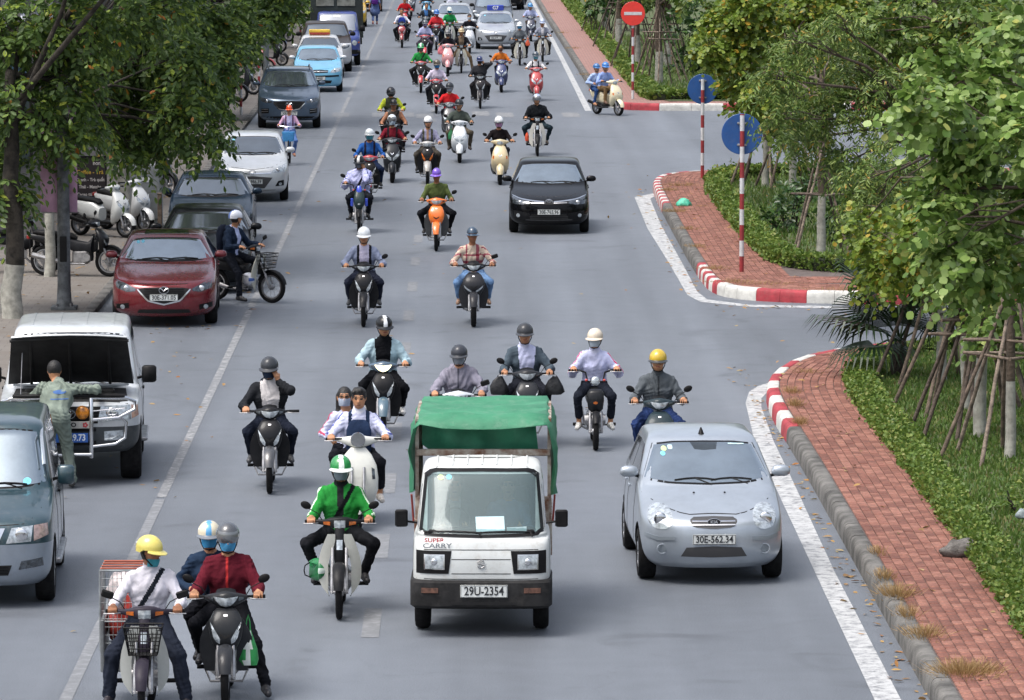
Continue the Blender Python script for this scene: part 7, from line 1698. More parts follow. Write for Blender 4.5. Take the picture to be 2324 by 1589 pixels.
    for s in (-1,1):
        for y in (.93,1.75,2.57): MB().box((s*.69,y,1.40), (.02,.02,.67), None, 0, .004).build('frame_post', rust, root)
        MB().box((s*.69,1.75,2.05), (.02,.86,.02), None, 0, .004).build('frame_rail', rust, root)
    MB().box((0,.905,1.71), (.70,.022,.035), None, 0, .006).build('frame_crossbar', rust, root); MB().box((0,.93,2.04), (.69,.02,.02)).build('frame_rail', rust, root)
    # tarpaulin: roof and sides in one sheet, sagging between the hoops
    tg = mat('tarpaulin', hx('38805f'), .6, 0, .14, 2.2, bump=1.0, bscale=4, dirt=.5, dirtcol=hx('6f8f7c'), col2=hx('2c6f52'))
    prof = [(x_, z_-.10*min(1,max(0,(z_-1.3)/.5))) for x_, z_ in [(-.775,1.28),(-.77,1.55),(-.775,1.85),(-.755,2.08),(-.69,2.205),(-.45,2.225),(-.2,2.22),(0,2.215),(.2,2.22),(.45,2.23),(.69,2.21),(.755,2.08),(.775,1.85),(.77,1.55),(.775,1.30)]]
    rows = []
    for j in range(19):
        y = .70+1.98*j/18; row = []
        for i, (x, z) in enumerate(prof):
            sag = -.06*math.sin(math.pi*((y-.93)/.82 % 1.0))*(1 if 4 < i < 10 else 0); wob = .018*math.sin(y*9+i*2.1)+.014*math.sin(y*21+i*1.3)
            dz = sag+.4*wob
            if j < 2: dz -= (.03 if j == 1 else .09)*(1 if 3 < i < 11 else 0)
            yy = y+(.03*math.sin(i*1.7) if j in (0,18) else 0)
            if i in (0,14): dz += .05*math.sin(y*3.1+i)+.06*(y-1.7)*-.3
            if (i < 3 or i > 11) and j < 3: yy += .10-.03*j
            row.append((x*.955+wob*(1.4 if i < 4 or i > 10 else .2), yy, z+dz))
        rows.append(row)
    t = MB(); t.grid(rows, (0,0,-.006)); t.build('tarpaulin', tg, root, 70)
    rows = []
    for j in range(8):
        z = 1.66+.40*j/7; row = []
        for i in range(17): x = -.64+1.18*i/16; row.append((x+.04*(1-j/7)*(1 if i == 16 else 0), 1.02+.02*math.sin(i*1.3)+.03*math.sin(i*.6+j*.5)+(.03 if 8 < i < 11 else 0), z if i > 1 or j > 1 else z+.06*(2-i)))
        rows.append(row)
    t = MB(); t.grid(rows, (0,.006,0)); t.build('front_curtain', mat('tarpaulin_inner', hx('247a5c'), .6, 0, .16, 3, bump=.4, bscale=6), root, 70)
    for s in (-1,1): MB().tube([(s*.745,.80,1.28),(s*.735,.84,1.12),(s*.725,.86,.98)], .012, 5).build('tie_rope', mat('rope_red', hx('8a3a34'), .9), root)
    un = MB(); un.box((0,1.2,.36), (.34,1.5,.08)); un.build('chassis', M_DARK, root, 0)
truck()
def cab_person(dx, st, label):
    p = G(1094, 1428); V3 = Vector; P = V3((dx,.26,.88)); N = P+V3((0,-.02,.40)); H = N+V3((0,-.03,.17)); sh = [N+V3((-.16,0,-.06)), N+V3((.16,0,-.06))]; wr = [V3((dx-.12,-.10,1.06)), V3((dx+.12,-.10,1.06))]
    J = dict(pelvis=P, neck=N, head=H, sh=sh, wr=wr, hand=('open','open'), fdir=((0,-1,.2),(0,-1,.2)), pnrm=((1,0,0),(-1,0,0)), el=[ik(sh[i], wr[i], .26, .22, ((-.6 if i == 0 else .6),0,-1)) for i in (0,1)], hip=[P+V3((-.09,-.02,0)), P+V3((.09,-.02,0))], an=[P+V3((-.1,-.38,-.42)), P+V3((.1,-.38,-.42))])
    J['kn'] = [ik(J['hip'][i], J['an'][i], .38, .36, (0,-1,.6)) for i in (0,1)]; J['toe'] = [a+V3((0,-.1,-.04)) for a in J['an']]
    person(Vector((p.x, p.y+.08, 0)), R(-1), J, st, .018, label)
cab_person(-.28, dict(top='2c3038', inner='b8b4b0', open=.05, hair='short', scale=.92), 'driver of the small white truck in dark jacket, seen through the windscreen')
cab_person(.27, dict(top='5a7aa0', hair='short', scale=.90), 'passenger in blue top seen through the windscreen of the small white truck')
# ---- blue truck with dark tarpaulin, far left
def bluetruck():
    sp = dict(w=.87, H=2.02, fo=.75, wb=2.4, ro=-1.15, r=.36, zn=1.1, zc=1.24, yc=-.22, yt=.25, yrt=1.15, rw=.85, nose=.12, n1=3.0, L1=.4, zb=.36, tw=.2, mir='box', ms=1.1, wsb=.92, wst=.92)
    m = paint('2b3f86', .1, .4, .4); loc = cpos(818, 148, .87)
    root, cab, bv = car(dict(sp, ro=-1.2), loc, R(2), [m, M_DARK], 'blue truck with dark tarpaulin body parked at the far left', 'truck', 'parked_truck', glass=glass_mat('pale_screen', (.3,.33,.38), .12, .4), mirror='black', sidewin=False)
    lampset(root, bv, *ellp(.64,.86,.10,.10,11), M_LENS); fpatch('bumper', root, bv, [(-.86,.44),(0,.43),(.86,.44)], [(-.86,.60),(0,.60),(.86,.60)], mat('bumper_grey', (0,0,0)), .03, 15, 3); plate(root, bv, 0, .68, '29C-412.70')
    both(lambda a, b: fpatch('turn_signal', root, bv, a, b, M_AMBER, .01), [(.77,.84),(.84,.86)], [(.77,.90),(.84,.91)])
    fpatch('screen_paper', root, bv, [(-.15,1.80),(.12,1.80)], [(-.15,1.88),(.12,1.88)], M_PLATE, .012, 4, 2, .003)
    tp = mat('tarpaulin_dark', hx('26302e'), .7, 0, .25, 2, bump=.5, bscale=5); b = MB(); rows = []
    prof = [(-1.0,1.0),(-1.0,1.9),(-.98,2.55),(-.8,2.66),(0,2.72),(.8,2.66),(.98,2.55),(1.0,1.9),(1.0,1.0)]
    b.rings([[Vector((x, y, z+.02*math.sin(y*7+i))) for i, (x, z) in enumerate(prof)] for y in (1.35,1.9,2.6,3.3,4.0)], True); b.build('tarpaulin', tp, root, 60)
    for x in (-.45,.35): MB().box((x,1.335,2.32), (.34,.012,.14), None, 0, .01).build('tarpaulin_patch', mat('patch_grey', hx('7d8078'), .8, 0, .25, 5), root)
    MB().box((0,2.6,.85), (.95,1.3,.12)).build('load_bed', M_DARK, root, 0)
bluetruck()
# ================================================================ TREES AND SHRUBS
ML_LEFT = leaf_mat('leaf_dark_pinnate', [(0,(0.060,0.103,0.033)),(.4,(0.083,0.145,0.040)),(.7,(0.120,0.198,0.046)),(.88,(0.179,0.266,0.050)),(.97,(0.284,0.381,0.055)),(.99,(0.299,0.335,0.055)),(1,(0.508,0.152,0.033))], .45, .4)
ML_ROUND = leaf_mat('leaf_round_green', [(0,(0.072,0.141,0.025)),(.4,(0.132,0.220,0.043)),(.7,(0.203,0.305,0.072)),(.9,(0.299,0.403,0.136)),(1,(0.359,0.366,0.085))], .42, .35)
ML_YEL = leaf_mat('leaf_yellow_green', [(0,(0.069,0.117,0.015)),(.4,(0.127,0.199,0.026)),(.75,(0.207,0.275,0.039)),(.93,(0.287,0.293,0.043)),(1,(0.413,0.257,0.034))], .42, .35)
ML_LANCE = leaf_mat('leaf_lance_green', [(0,(0.052,0.094,0.017)),(.4,(0.092,0.158,0.030)),(.75,(0.150,0.223,0.043)),(.94,(0.241,0.293,0.076)),(.97,(0.275,0.281,0.068)),(1,(0.436,0.234,0.025))], .4, .3)
ML_SHRUB = leaf_mat('leaf_shrub_dark', [(0,(0.018,0.044,0.013)),(.5,(0.034,0.078,0.020)),(.9,(0.065,0.130,0.033)),(1,(0.104,0.169,0.044))], .3, .15)
M_BARK = mat('bark', (.10,.075,.055), .95, 0, .35, 6, bump=.9, bscale=25, col2=(.05,.04,.03))
M_BARKD = mat('bark_dark', (.045,.038,.03), .95, 0, .35, 6, bump=.9, bscale=25)
M_LIME = mat('whitewash', hx('a3a299'), .9, 0, .2, 7, bump=.5, bscale=20, dirt=.5, dirtcol=(.2,.18,.15))
M_POLE = [mat('stake_wood_%d' % i, c, .9, 0, .3, 9, bump=.7, bscale=30) for i, c in enumerate(((.16,.12,.09),(.24,.19,.15),(.10,.075,.06)))]
def sprays(P, D, kind, L, k, size, droop, rng=RNG):
    n = len(P); D = D/np.linalg.norm(D, axis=1, keepdims=True); up = np.array([0,0,1.0])
    X = np.cross(D, up+rng.normal(0,.35,(n,3))); X /= (np.linalg.norm(X, axis=1, keepdims=True)+1e-9); Ls = L*rng.uniform(.6,1.25,n)[:,None]
    pos, dr, nr, sz = [], [], [], []
    for j in range(k):
        t = (j+1)/k; c = P+D*Ls*t-up*(droop*Ls*t*t); tan = D-up*(2*droop*t); tan /= np.linalg.norm(tan, axis=1, keepdims=True)
        for s in ((-1,1) if kind != 'round' else ((-1,) if j % 2 else (1,))):
            d = tan*(.55 if j < k-1 else 1.0)+X*s*(.9 if j < k-1 else .15)-up*.18+rng.normal(0,.22,(n,3))
            pos.append(c+rng.normal(0,.008,(n,3))); dr.append(d); nr.append(np.cross(X, tan)*np.sign(np.cross(X, tan)[:,2:3]+1e-6)+rng.normal(0,.45,(n,3))); sz.append(size*rng.uniform(.65,1.2,n)*(1-.25*abs(t-.5)))
    return np.concatenate(pos), np.concatenate(dr), np.concatenate(nr), np.concatenate(sz)
def blob_sprays(c, r, n, shell=.5, face=None):
    d = runit(n); q = RNG.uniform(shell**3, 1, n)**(1/3); P = np.array(c)+d*q[:,None]*np.array(r)
    out = d*np.array([1,1,.6])+RNG.normal(0,.45,(n,3)); return P-out/np.linalg.norm(out,axis=1,keepdims=True)*.1, out
def wood(pts, radii, n=9):
    b = MB(); P = [Vector(p) for p in pts]; Q = [P[0]]; Rr = [radii[0]]
    for i in range(len(P)-1):
        for t in (.33,.66,1.0):
            w = P[i].lerp(P[i+1], t); j = .25*radii[i]; Q.append(w+Vector((random.uniform(-j,j), random.uniform(-j,j), random.uniform(-j,j)*.5))); Rr.append(lerp(radii[i], radii[i+1], t))
    b.tube(Q, Rr, n); return b
def tree(name, label, base, h, r, blobs, kind, lm, L, k, size, droop, dens, lime=1.2, bark=None, group=None, nleaf=0, lean=(0,0), shell=.5):
    """blobs: (centre, radii) in world space; the crown hangs on limbs that run from the trunk into each of them"""
    base = Vector(base); t = thing(name, label, 'tree', base, 0, group); bark = bark or M_BARK
    top = Vector((lean[0], lean[1], h)); pts = [Vector((0,0,-.05)), Vector((lean[0]*.2, lean[1]*.2, h*.33)), Vector((lean[0]*.6, lean[1]*.6, h*.68)), top]
    b = wood(pts, [r*1.25, r, r*.85, r*.6], 12)
    if lime:
        for i, f in enumerate(b.f): b.m[i] = 1 if sum(b.v[q][2] for q in f)/len(f) < lime else 0
    b.build('trunk', [bark, M_LIME], t, 60)
    A = []
    for (c, rr) in blobs:
        c = Vector(c)-base; st = pts[2].lerp(top, random.uniform(.2,1)); mid = st.lerp(c, .5)+Vector((random.uniform(-.2,.2), random.uniform(-.2,.2), random.uniform(0,.35)))
        lb = wood([st, mid, c], [r*.42, r*.26, r*.1], 7)
        for q in range(5):
            e = c+Vector([x*y*.85 for x, y in zip(runit(1)[0], rr)]); s2 = mid.lerp(c, random.uniform(.2,1)); lb2 = wood([s2, s2.lerp(e,.5)+Vector((0,0,.1)), e], [r*.13, r*.08, r*.04], 5); lb.add(lb2.v, lb2.f)
        lb.build('limb', bark, t, 60)
        ar = (rr[0]*rr[1]*rr[2])**(2/3); n = max(14, int(dens*1.35*ar)); P, D = blob_sprays(tuple(c), rr, n, shell); A.append(sprays(P, D, kind, L, k, size, droop))
    P, D, Nn, S = [np.concatenate([a[i] for a in A]) for i in range(4)]
    if nleaf:      # the leaves that show largest are single pieces
        sc = (P[:,1]+base.y); vis = np.argsort(sc)[:nleaf*6]; pick = RNG.choice(vis, nleaf, replace=False); mask = np.ones(len(P), bool); mask[pick] = False
        V1, F1 = leaves(kind, np.zeros((1,3)), np.array([[0,1.0,0]]), np.array([[0,0,1.0]]), 1.0); lmesh = [npmesh('leaf', V1, F1, m_, None, 0) for m_ in LEAF_SOLO[lm.name]]
        for i in pick:
            d = Vector(D[i]).normalized(); x = d.cross(Vector(Nn[i])).normalized(); z = x.cross(d); o = link('leaf', lmesh[i % len(lmesh)], t); s = S[i]
            o.matrix_local = Matrix(((x.x*s,d.x*s,z.x*s,P[i,0]),(x.y*s,d.y*s,z.y*s,P[i,1]),(x.z*s,d.z*s,z.z*s,P[i,2]),(0,0,0,1)))
        P, D, Nn, S = P[mask], D[mask], Nn[mask], S[mask]
    V, F = leaves(kind, P, D, Nn, S); link('crown', npmesh('crown', V, F, lm, None, 0), t, kind='stuff'); return t
def solo(lm, cols): return [leaf_mat('%s_solo%d' % (lm.name, i), [(0, c), (1, tuple(x*1.15 for x in c))], .42, .3) for i, c in enumerate(cols)]
LEAF_SOLO = {ML_LEFT.name: solo(ML_LEFT, [(.06,.105,.038),(.085,.14,.042),(.13,.19,.045),(.20,.27,.05)]), ML_ROUND.name: solo(ML_ROUND, [(.10,.18,.03),(.15,.25,.05),(.22,.32,.08),(.30,.40,.15)])}
SHR = .38
def BL(lst, Y, sq=1.0, SHR=SHR):      # blob list from places in the picture at distance Y
    out = []
    for q in lst:
        u, v, rpx = q[:3]; y = Y+(q[3] if len(q) > 3 else random.uniform(-1.2,1.2)); s = FPX/y; rm = max(.3, rpx/s-SHR); out.append((tuple(at(u, v, y)), (rm, rm*1.1, rm*.82*sq)))
    return out
# ---- left side, along the pavement
def HI(Y, lst): return [((x, Y+dy, z), (r_, r_, r_*.7)) for (x, dy, z, r_) in lst]
UP1 = [(-6.2,-2,7.0,1.1),(-5.0,.5,7.4,1.0),(-8.2,1,7.2,1.1),(-4.6,-3.5,7.0,.9)]
gl = G(30, 722, .1)
tree('roadside_tree', 'broad dark tree at the left edge with whitewashed trunk foot', gl, 4.2, .15, BL([(40,60,130),(170,50,130),(40,230,115),(130,300,90),(20,380,95),(290,30,110),(150,190,110),(-60,300,110),(-40,100,120),(20,440,75),(380,10,90),(-30,460,75),(190,300,60),(90,340,75)], 86.5)+HI(86.5, UP1), 'oval', ML_LEFT, .58, 8, .165, .5, 240, 1.0, M_BARKD, nleaf=300)
gl = G(112, 628, .1)
tree('roadside_tree', 'spreading dark tree behind the pink banner with leaves over the parked cars', gl, 3.9, .085, BL([(250,180,120),(370,120,120),(330,250,105),(410,220,100),(430,280,70),(340,310,66),(395,320,52),(260,290,85),(190,240,90),(455,305,46),(420,120,100),(280,90,120),(180,120,110),(300,335,50)], 97)+HI(97, UP1), 'oval', ML_LEFT, .55, 8, .165, .55, 240, 1.1, M_BARKD)
gl = Vector((-7.6, 113, .1))
tree('roadside_tree', 'tall tree with bright leaf tips above the parked blue-grey crossover', gl, 3.9, .13, BL([(470,110,110),(430,190,95),(510,50,100),(480,190,70),(530,120,60),(420,50,120),(480,255,50),(400,140,100),(560,60,60),(330,30,100)], 112)+HI(112, UP1), 'oval', ML_LEFT, .55, 8, .165, .5, 230, 1.1, M_BARKD)
tree('roadside_tree', 'tree behind the striped post and parked motorbikes at the far left', Vector((-7.6, 150, .1)), 3.6, .13, BL([(620,20,65),(580,70,55),(545,110,50),(650,-15,65),(570,20,65),(500,150,55),(520,80,65),(470,190,60)], 150)+HI(150, UP1), 'oval', ML_LEFT, .55, 6, .24, .5, 170, 1.1, M_BARKD)
tree('roadside_tree', 'farthest roadside tree on the left at the top edge', Vector((-7.8, 205, .1)), 3.6, .13, BL([(680,0,42),(650,30,38),(620,10,45),(700,-20,40),(590,50,45),(560,20,50),(530,70,50),(690,30,20)], 205), 'oval', ML_LEFT, .5, 6, .26, .5, 90, 1.1, M_BARKD)
# ---- right side: nearest, big round pale leaves
tree('orchid_tree', 'nearest tree at the right edge with large round pale green leaves', Vector((7.15, 52.5, KH)), 4.6, .09, BL([(2260,190,130),(2200,330,130),(2290,450,120),(2150,320,95),(2160,170,100),(2310,80,110),(2180,480,110),(2300,600,100),(2140,430,80),(2230,600,90),(2110,230,60),(2340,300,120),(2150,560,70)], 52.5), 'round', ML_ROUND, .44, 11, .10, .35, 400, 1.1, M_BARK, nleaf=300)
def rtree(label, u, v, blobs, Y, kind, lm, L, k, size, droop, dens, h=3.2, r=.085, nm='young_tree', lime=1.15):
    g = G(u, v, KH); return tree(nm, label, g, h, r, BL(blobs, Y), kind, lm, L, k, size, droop, dens, lime+KH*0, group=None)
rtree('first staked tree from the bottom at right with round leaves and white trunk', 2291, 1040, [(2250,660,90),(2310,700,80),(2200,680,70),(2310,620,90),(2170,630,80),(2300,760,50),(2240,740,40),(2330,720,80)], 66, 'round', ML_ROUND, .35, 9, .09, .35, 280, 3.0, .06)
rtree('second staked tree from the bottom at right with thick white trunk', 2225, 992, [(2120,600,85),(2190,580,85),(2060,580,70),(2150,650,60),(2250,620,85),(2080,530,80),(2200,520,95)], 69.5, 'round', ML_YEL, .35, 9, .09, .35, 360, 3.2, .075)
rtree('third staked tree from the bottom at right with slim white trunk', 2191, 934, [(2000,560,85),(2060,480,90),(2130,460,95),(1960,510,70),(2020,630,62),(2110,560,80),(2060,600,75),(1985,610,55)], 73, 'round', ML_YEL, .35, 9, .09, .4, 360, 3.3, .06)
rtree('fourth staked tree from the bottom at right beside the fan palm', 2137, 866, [(1990,450,85),(1950,480,65),(2060,400,95),(1960,410,75),(2140,380,95),(2040,310,100)], 77.5, 'lance', ML_LANCE, .40, 9, .115, .6, 300, 3.6, .065)
tree('young_tree', 'fine-leaved tree leaning over the side road with orange leaf tips', Vector((7.9, 84.5, KH)), 3.6, .1, BL([(1840,290,95),(1760,180,70),(1800,90,90),(1900,60,100),(1930,240,110),(1985,350,95),(1915,370,75),(2000,180,110),(1780,270,62),(1870,220,80),(2080,260,110),(2170,240,110),(1820,250,70),(1940,150,90),(1800,320,50)], 84), 'lance', ML_LANCE, .42, 9, .125, .6, 300)
rtree('island tree with tan whitewashed trunk inside a tripod of stakes', 1862, 585, [(1850,170,90),(1790,110,80),(1800,230,60),(1900,90,100),(1740,170,60),(1870,300,45)], 100, 'lance', ML_LANCE, .45, 9, .13, .5, 290, 3.6, .075)
rtree('island tree with yellow-green rounded leaves above the blue sign', 1737, 425, [(1690,110,100),(1640,60,85),(1630,140,60),(1730,210,80),(1700,20,100),(1665,190,62),(1700,250,50),(1600,100,50),(1745,270,50)], 112, 'round', ML_YEL, .4, 9, .115, .35, 330, 3.3, .07)
rtree('second yellow-green island tree further from the road', 1800, 430, [(1780,60,100),(1830,150,90),(1770,230,60),(1860,20,110),(1850,230,70)], 118, 'round', ML_YEL, .42, 9, .12, .35, 300, 3.6, .075)
for i, (lab, X, Y, bl) in enumerate((('dark leafy tree standing deep in the right-hand garden', 11.5, 100, [(2100,100,130),(2230,60,130),(2300,250,130),(2160,250,120),(2010,70,110),(2050,220,110),(2200,400,120),(2100,430,100)]),
        ('tree at the top right corner behind the round-leaved crown', 12.5, 135, [(1980,30,110),(2100,10,110),(2220,20,110),(2310,60,100),(1900,60,90),(2000,130,90),(2120,130,100)]),
        ('dense tree right of the far corner hedge at the top', 10.5, 165, [(1700,20,70),(1780,30,80),(1640,30,60),(1850,20,80),(1720,110,55),(1600,90,40),(1800,120,60),(1650,120,40),(1760,190,40)]))):
    tree('garden_tree', lab, Vector((X, Y, KH)), 4.2, .14, BL(bl, Y), 'oval', ML_LANCE, .5, 8, .17, .4, 170, 1.1)
# ---- shrubs
def shrub(label, blobs, Y, lm=ML_SHRUB, size=.14, dens=230, kind='oval', stem=True):
    B_ = BL(blobs, Y, SHR=.12); c0 = B_[0][0]; base = Vector((c0[0], c0[1], KH)); t = thing('shrub', label, 'shrub', base); A = []; st = MB()
    for c, rr in B_:
        c = Vector(c)-base; c.z = max(c.z, rr[2]*.55); n = int(dens*(rr[0]*rr[1]*rr[2])**(2/3)); P, D = blob_sprays(tuple(c), rr, n, .45); D[:,2] += .4; A.append(sprays(P, D, kind, .3, 5, size, .2))
        for q in range(4): e = c+Vector([x*y*.7 for x, y in zip(runit(1)[0], rr)]); s2 = wood([Vector((c.x*.4, c.y*.4, 0)), Vector((e.x*.6, e.y*.6, e.z*.5)), e], [.02,.015,.008], 5); st.add(s2.v, s2.f)
    P, D, Nn, S = [np.concatenate([a[i] for a in A]) for i in range(4)]; P[:,2] = np.maximum(P[:,2], .03)
    st.build('stems', M_BARKD, t, 60); V, F = leaves(kind, P, D, Nn, S); link('foliage', npmesh('foliage', V, F, lm, None, 0), t, kind='stuff'); return t
shrub('dark glossy shrub between the stakes on the middle island', [(1790,460,55),(1765,500,40),(1830,430,50)], 104)
shrub('dark glossy shrub right of the tan trunk on the middle island', [(1915,540,55),(1960,510,60),(1900,480,50),(1990,560,45)], 101)
shrub('wide dark shrub filling the back of the middle island', [(2000,430,80),(2100,470,80),(1900,400,60),(2200,480,80),(2080,560,70),(2280,520,80)], 108)
shrub('small leafy shrub at the far tip of the middle island', [(1655,395,22),(1640,405,14)], 119, ML_YEL, .1, 220)
shrub('dark shrub behind the far staked trees near the no entry sign', [(1555,140,50),(1540,60,55),(1600,150,40),(1590,40,50)], 178, size=.22, dens=90)
shrub('dark shrub at the top beside the far sidewalk', [(1345,20,28),(1370,5,30),(1400,-5,40),(1440,-10,50)], 215, size=.25, dens=80)
shrub('low dark undergrowth at the right edge behind the staked trees', [(2290,760,60),(2330,700,60),(2330,820,50)], 80, ML_SHRUB, .11, 200)
shrub('small clipped bush at the right edge near the grey stone', [(2310,1160,28)], 60, ML_HEDGE, .08, 330)
# ---- stakes
def stakes(label, u, v, n, spread, h, side=None, seed=1):
    g = G(u, v, KH); t = thing('tree_stakes', label, 'tree support', g); rs = random.Random(seed)
    for i in range(n):
        a = 2*math.pi*(i+.3*rs.random())/n+(side or 0); d = spread*rs.uniform(.8,1.15); hh = h*rs.uniform(.92,1.1); p = MB(); tip = Vector((.12*math.cos(a+2.6), .12*math.sin(a+2.6), hh)); bs = Vector((d*math.cos(a), d*math.sin(a), 0))
        q = [bs.lerp(tip, k/5)+Vector((rs.uniform(-.012,.012), rs.uniform(-.012,.012), 0)) for k in range(6)]; p.tube(q, [.029,.028,.026,.024,.023,.021], 8); p.build('pole', M_POLE[rs.randrange(3)], t, 60)
    for k, zz in enumerate((h*.52, h*.60)[:2]):
        rr_ = spread*(1-zz/h)+.10
        for i in range(min(n,3)):
            a = 2*math.pi*i/min(n,3)+k*.5+(side or 0); c = MB(); x0 = Vector((rr_*math.cos(a)*1.25, rr_*math.sin(a)*1.25, zz+.02*i)); x1 = Vector((rr_*math.cos(a+2.09)*1.25, rr_*math.sin(a+2.09)*1.25, zz+.02*((i+1) % 3))); c.tube([x0, x0.lerp(x1,.5)+Vector((0,0,.01)), x1], [.022,.020,.019], 7)
            if k == 0 or n > 4: c.build('crossbar', M_POLE[rs.randrange(3)], t, 60)
    return t
stakes('leaning bare poles round the first staked tree from the bottom', 2291, 1040, 7, .95, 2.5, .4, 2); stakes('leaning bare poles round the second staked tree from the bottom', 2225, 992, 8, .95, 2.6, 1.0, 3)
stakes('leaning bare poles round the third staked tree from the bottom', 2191, 934, 7, .95, 2.5, 2.0, 4); stakes('leaning bare poles round the fourth staked tree from the bottom', 2137, 866, 7, .95, 2.5, 3.0, 5)
stakes('tripod of pale poles round the tan trunk on the middle island', 1862, 585, 4, .8, 2.3, .6, 6); stakes('dense bundle of poles round the yellow-green island tree', 1737, 425, 7, .9, 2.5, .2, 7); stakes('poles round the second yellow-green island tree', 1800, 430, 5, .9, 2.5, 1.2, 8)
# far staked trees behind the no entry sign
for i, (u, v, lab) in enumerate(((1495,192,'first far staked tree with white trunk right of the no entry sign'), (1445,150,'second far staked tree behind the no entry sign post'), (1405,105,'third far staked tree left of the no entry sign'), (1372,70,'fourth far staked tree near the top right of the road'), (1515,150,'far staked tree deeper in the garden behind the no entry sign'))):
    g = G(u, v, KH); Yv = g.y; tree('young_tree', lab, g, 3.4, .12, BL([(u+30,-60,70),(u-30,-50,60),(u+60,-10,50)], Yv), 'oval', ML_LANCE, .5, 6, .26, .4, 60, 1.3)
    stakes('thicket of poles round the '+lab.replace(' with white trunk','').replace('deeper in the garden behind','behind'), u, v, 7, 1.0, 2.9, i*.7, 20+i)
# ---- fan palm
def palm():
    g = G(2040, 850, KH); t = thing('fan_palm', 'dark fan palm with drooping leaf blades at the side road corner', 'palm', g); m = leaf_mat('palm_leaf', [(0,(.012,.03,.012)),(.6,(.022,.045,.02)),(1,(.05,.08,.04))], .35, .12)
    MB().tube([(0,0,-.05),(0,0,.25),(.02,0,.5)], [.14,.12,.09], 10).build('trunk', M_BARKD, t, 60)
    for i, (az, el, L, ra) in enumerate(((205,20,.6,1.05),(165,55,.8,.95),(235,35,.65,1.0),(120,70,.9,.8),(262,28,.6,1.05),(310,50,.7,.8),(20,55,.8,.8),(60,60,.85,.75),(345,25,.65,.8),(185,80,1.0,.75),(220,-5,.5,.8))):
        a, e = R(az), R(el); d = Vector((math.cos(a)*math.cos(e), math.sin(a)*math.cos(e), math.sin(e))); o = Vector((0,0,.5)); c = o+d*L; fr = MB(); fr.tube([o, o.lerp(c,.5)+Vector((0,0,.05)), c], [.018,.014,.012], 6)
        s = d.cross(Vector((0,0,1))).normalized(); up = s.cross(d).normalized(); nseg = 30
        for q in range(nseg):
            th = R(-115+230*q/(nseg-1)); w = d*math.cos(th)+s*math.sin(th); ln = ra*(1-.12*abs(math.sin(th))); side = (d*-math.sin(th)+s*math.cos(th))*.026
            p1 = c+w*ln*.5+up*.04; p2 = c+w*ln*.85-Vector((0,0,.06)); p3 = c+w*ln*1.05-Vector((0,0,.25+.1*random.random()))
            fr.add([c, p1+side, p1-side, p2+side*.7, p2-side*.7, p3], [(0,1,2),(1,3,4,2),(3,5,4)])
        fr.build('frond', m, t, 0)
palm()
# ================================================================ SIGNS, POSTS, PAVEMENT THINGS, LITTER
M_SRED = mat('sign_red', hx('d8392f'), .4, 0, .06, 5, dirt=.15); M_SBLUE = mat('sign_blue', hx('1f4f8c'), .45, 0, .1, 4, dirt=.2); M_BRED = mat('band_red', hx('8f2b30'), .5, 0, .15, 8, dirt=.3); M_BWHT = mat('band_white', hx('c6c8ca'), .5, 0, .1, 8, dirt=.3)
def sign(name, label, base, h, disc_z, rad, dm, front, bar=None, r=.042, first=0, band=.28, rz=0):
    t = thing(name, label, 'road sign' if disc_z else 'post', base, rz); n = int(math.ceil(h/band))
    for k in range(n):
        z0, z1 = k*band, min((k+1)*band, h); b = MB(); b.tube([(0,0,z0),(0,0,z1)], r, 12); b.build('pole_band', (M_BRED, M_BWHT)[(k+first) % 2], t, 40)
    if disc_z:
        y = -(r+.02) if front else r+.02; d = MB(); n = 36
        d.rings([[Vector((rr*math.cos(2*math.pi*i/n), y+yy, disc_z+rr*math.sin(2*math.pi*i/n))) for i in range(n)] for rr, yy in ((rad-.006,.012),(rad,.006),(rad,-.006),(rad-.006,-.012))]); d.build('sign_plate', dm, t, 30)
        for z in (-.2,.2): MB().box((0, y*.5, disc_z+z), (.09,.02,.018), None, 0, .004).build('bracket', M_STEEL, t)
        if bar: MB().box((0, y-.016, disc_z), (rad*.74,.004,rad*.13), None, 0, .002).build('sign_bar', M_BWHT, t)
    return t
sign('no_entry_sign', 'round red no entry sign with white bar on a striped pole', G(1436,225,KH), 2.72, 2.70, .38, M_SRED, True, True, first=1)
sign('round_sign', 'nearer round blue sign seen from behind on a red and white pole', G(1683,617,KH), 2.92, 2.55, .38, M_SBLUE, False, band=.29)
sign('round_sign', 'farther round blue sign seen from behind at the tip of the island', G(1594,404,KH), 2.36, 2.12, .36, M_SBLUE, False, band=.30)
for (u, v, h, lab) in ((547,262,.98,'short red and white striped post on the left pavement by the blue-grey crossover'), (588,209,1.1,'red and white striped post among the parked motorbikes at the far left'), (682,88,1.5,'red and white striped post beside the tarpaulin truck')):
    sign('striped_post', lab, G(u, v, .1), h, 0, 0, None, False, first=1, band=.26)
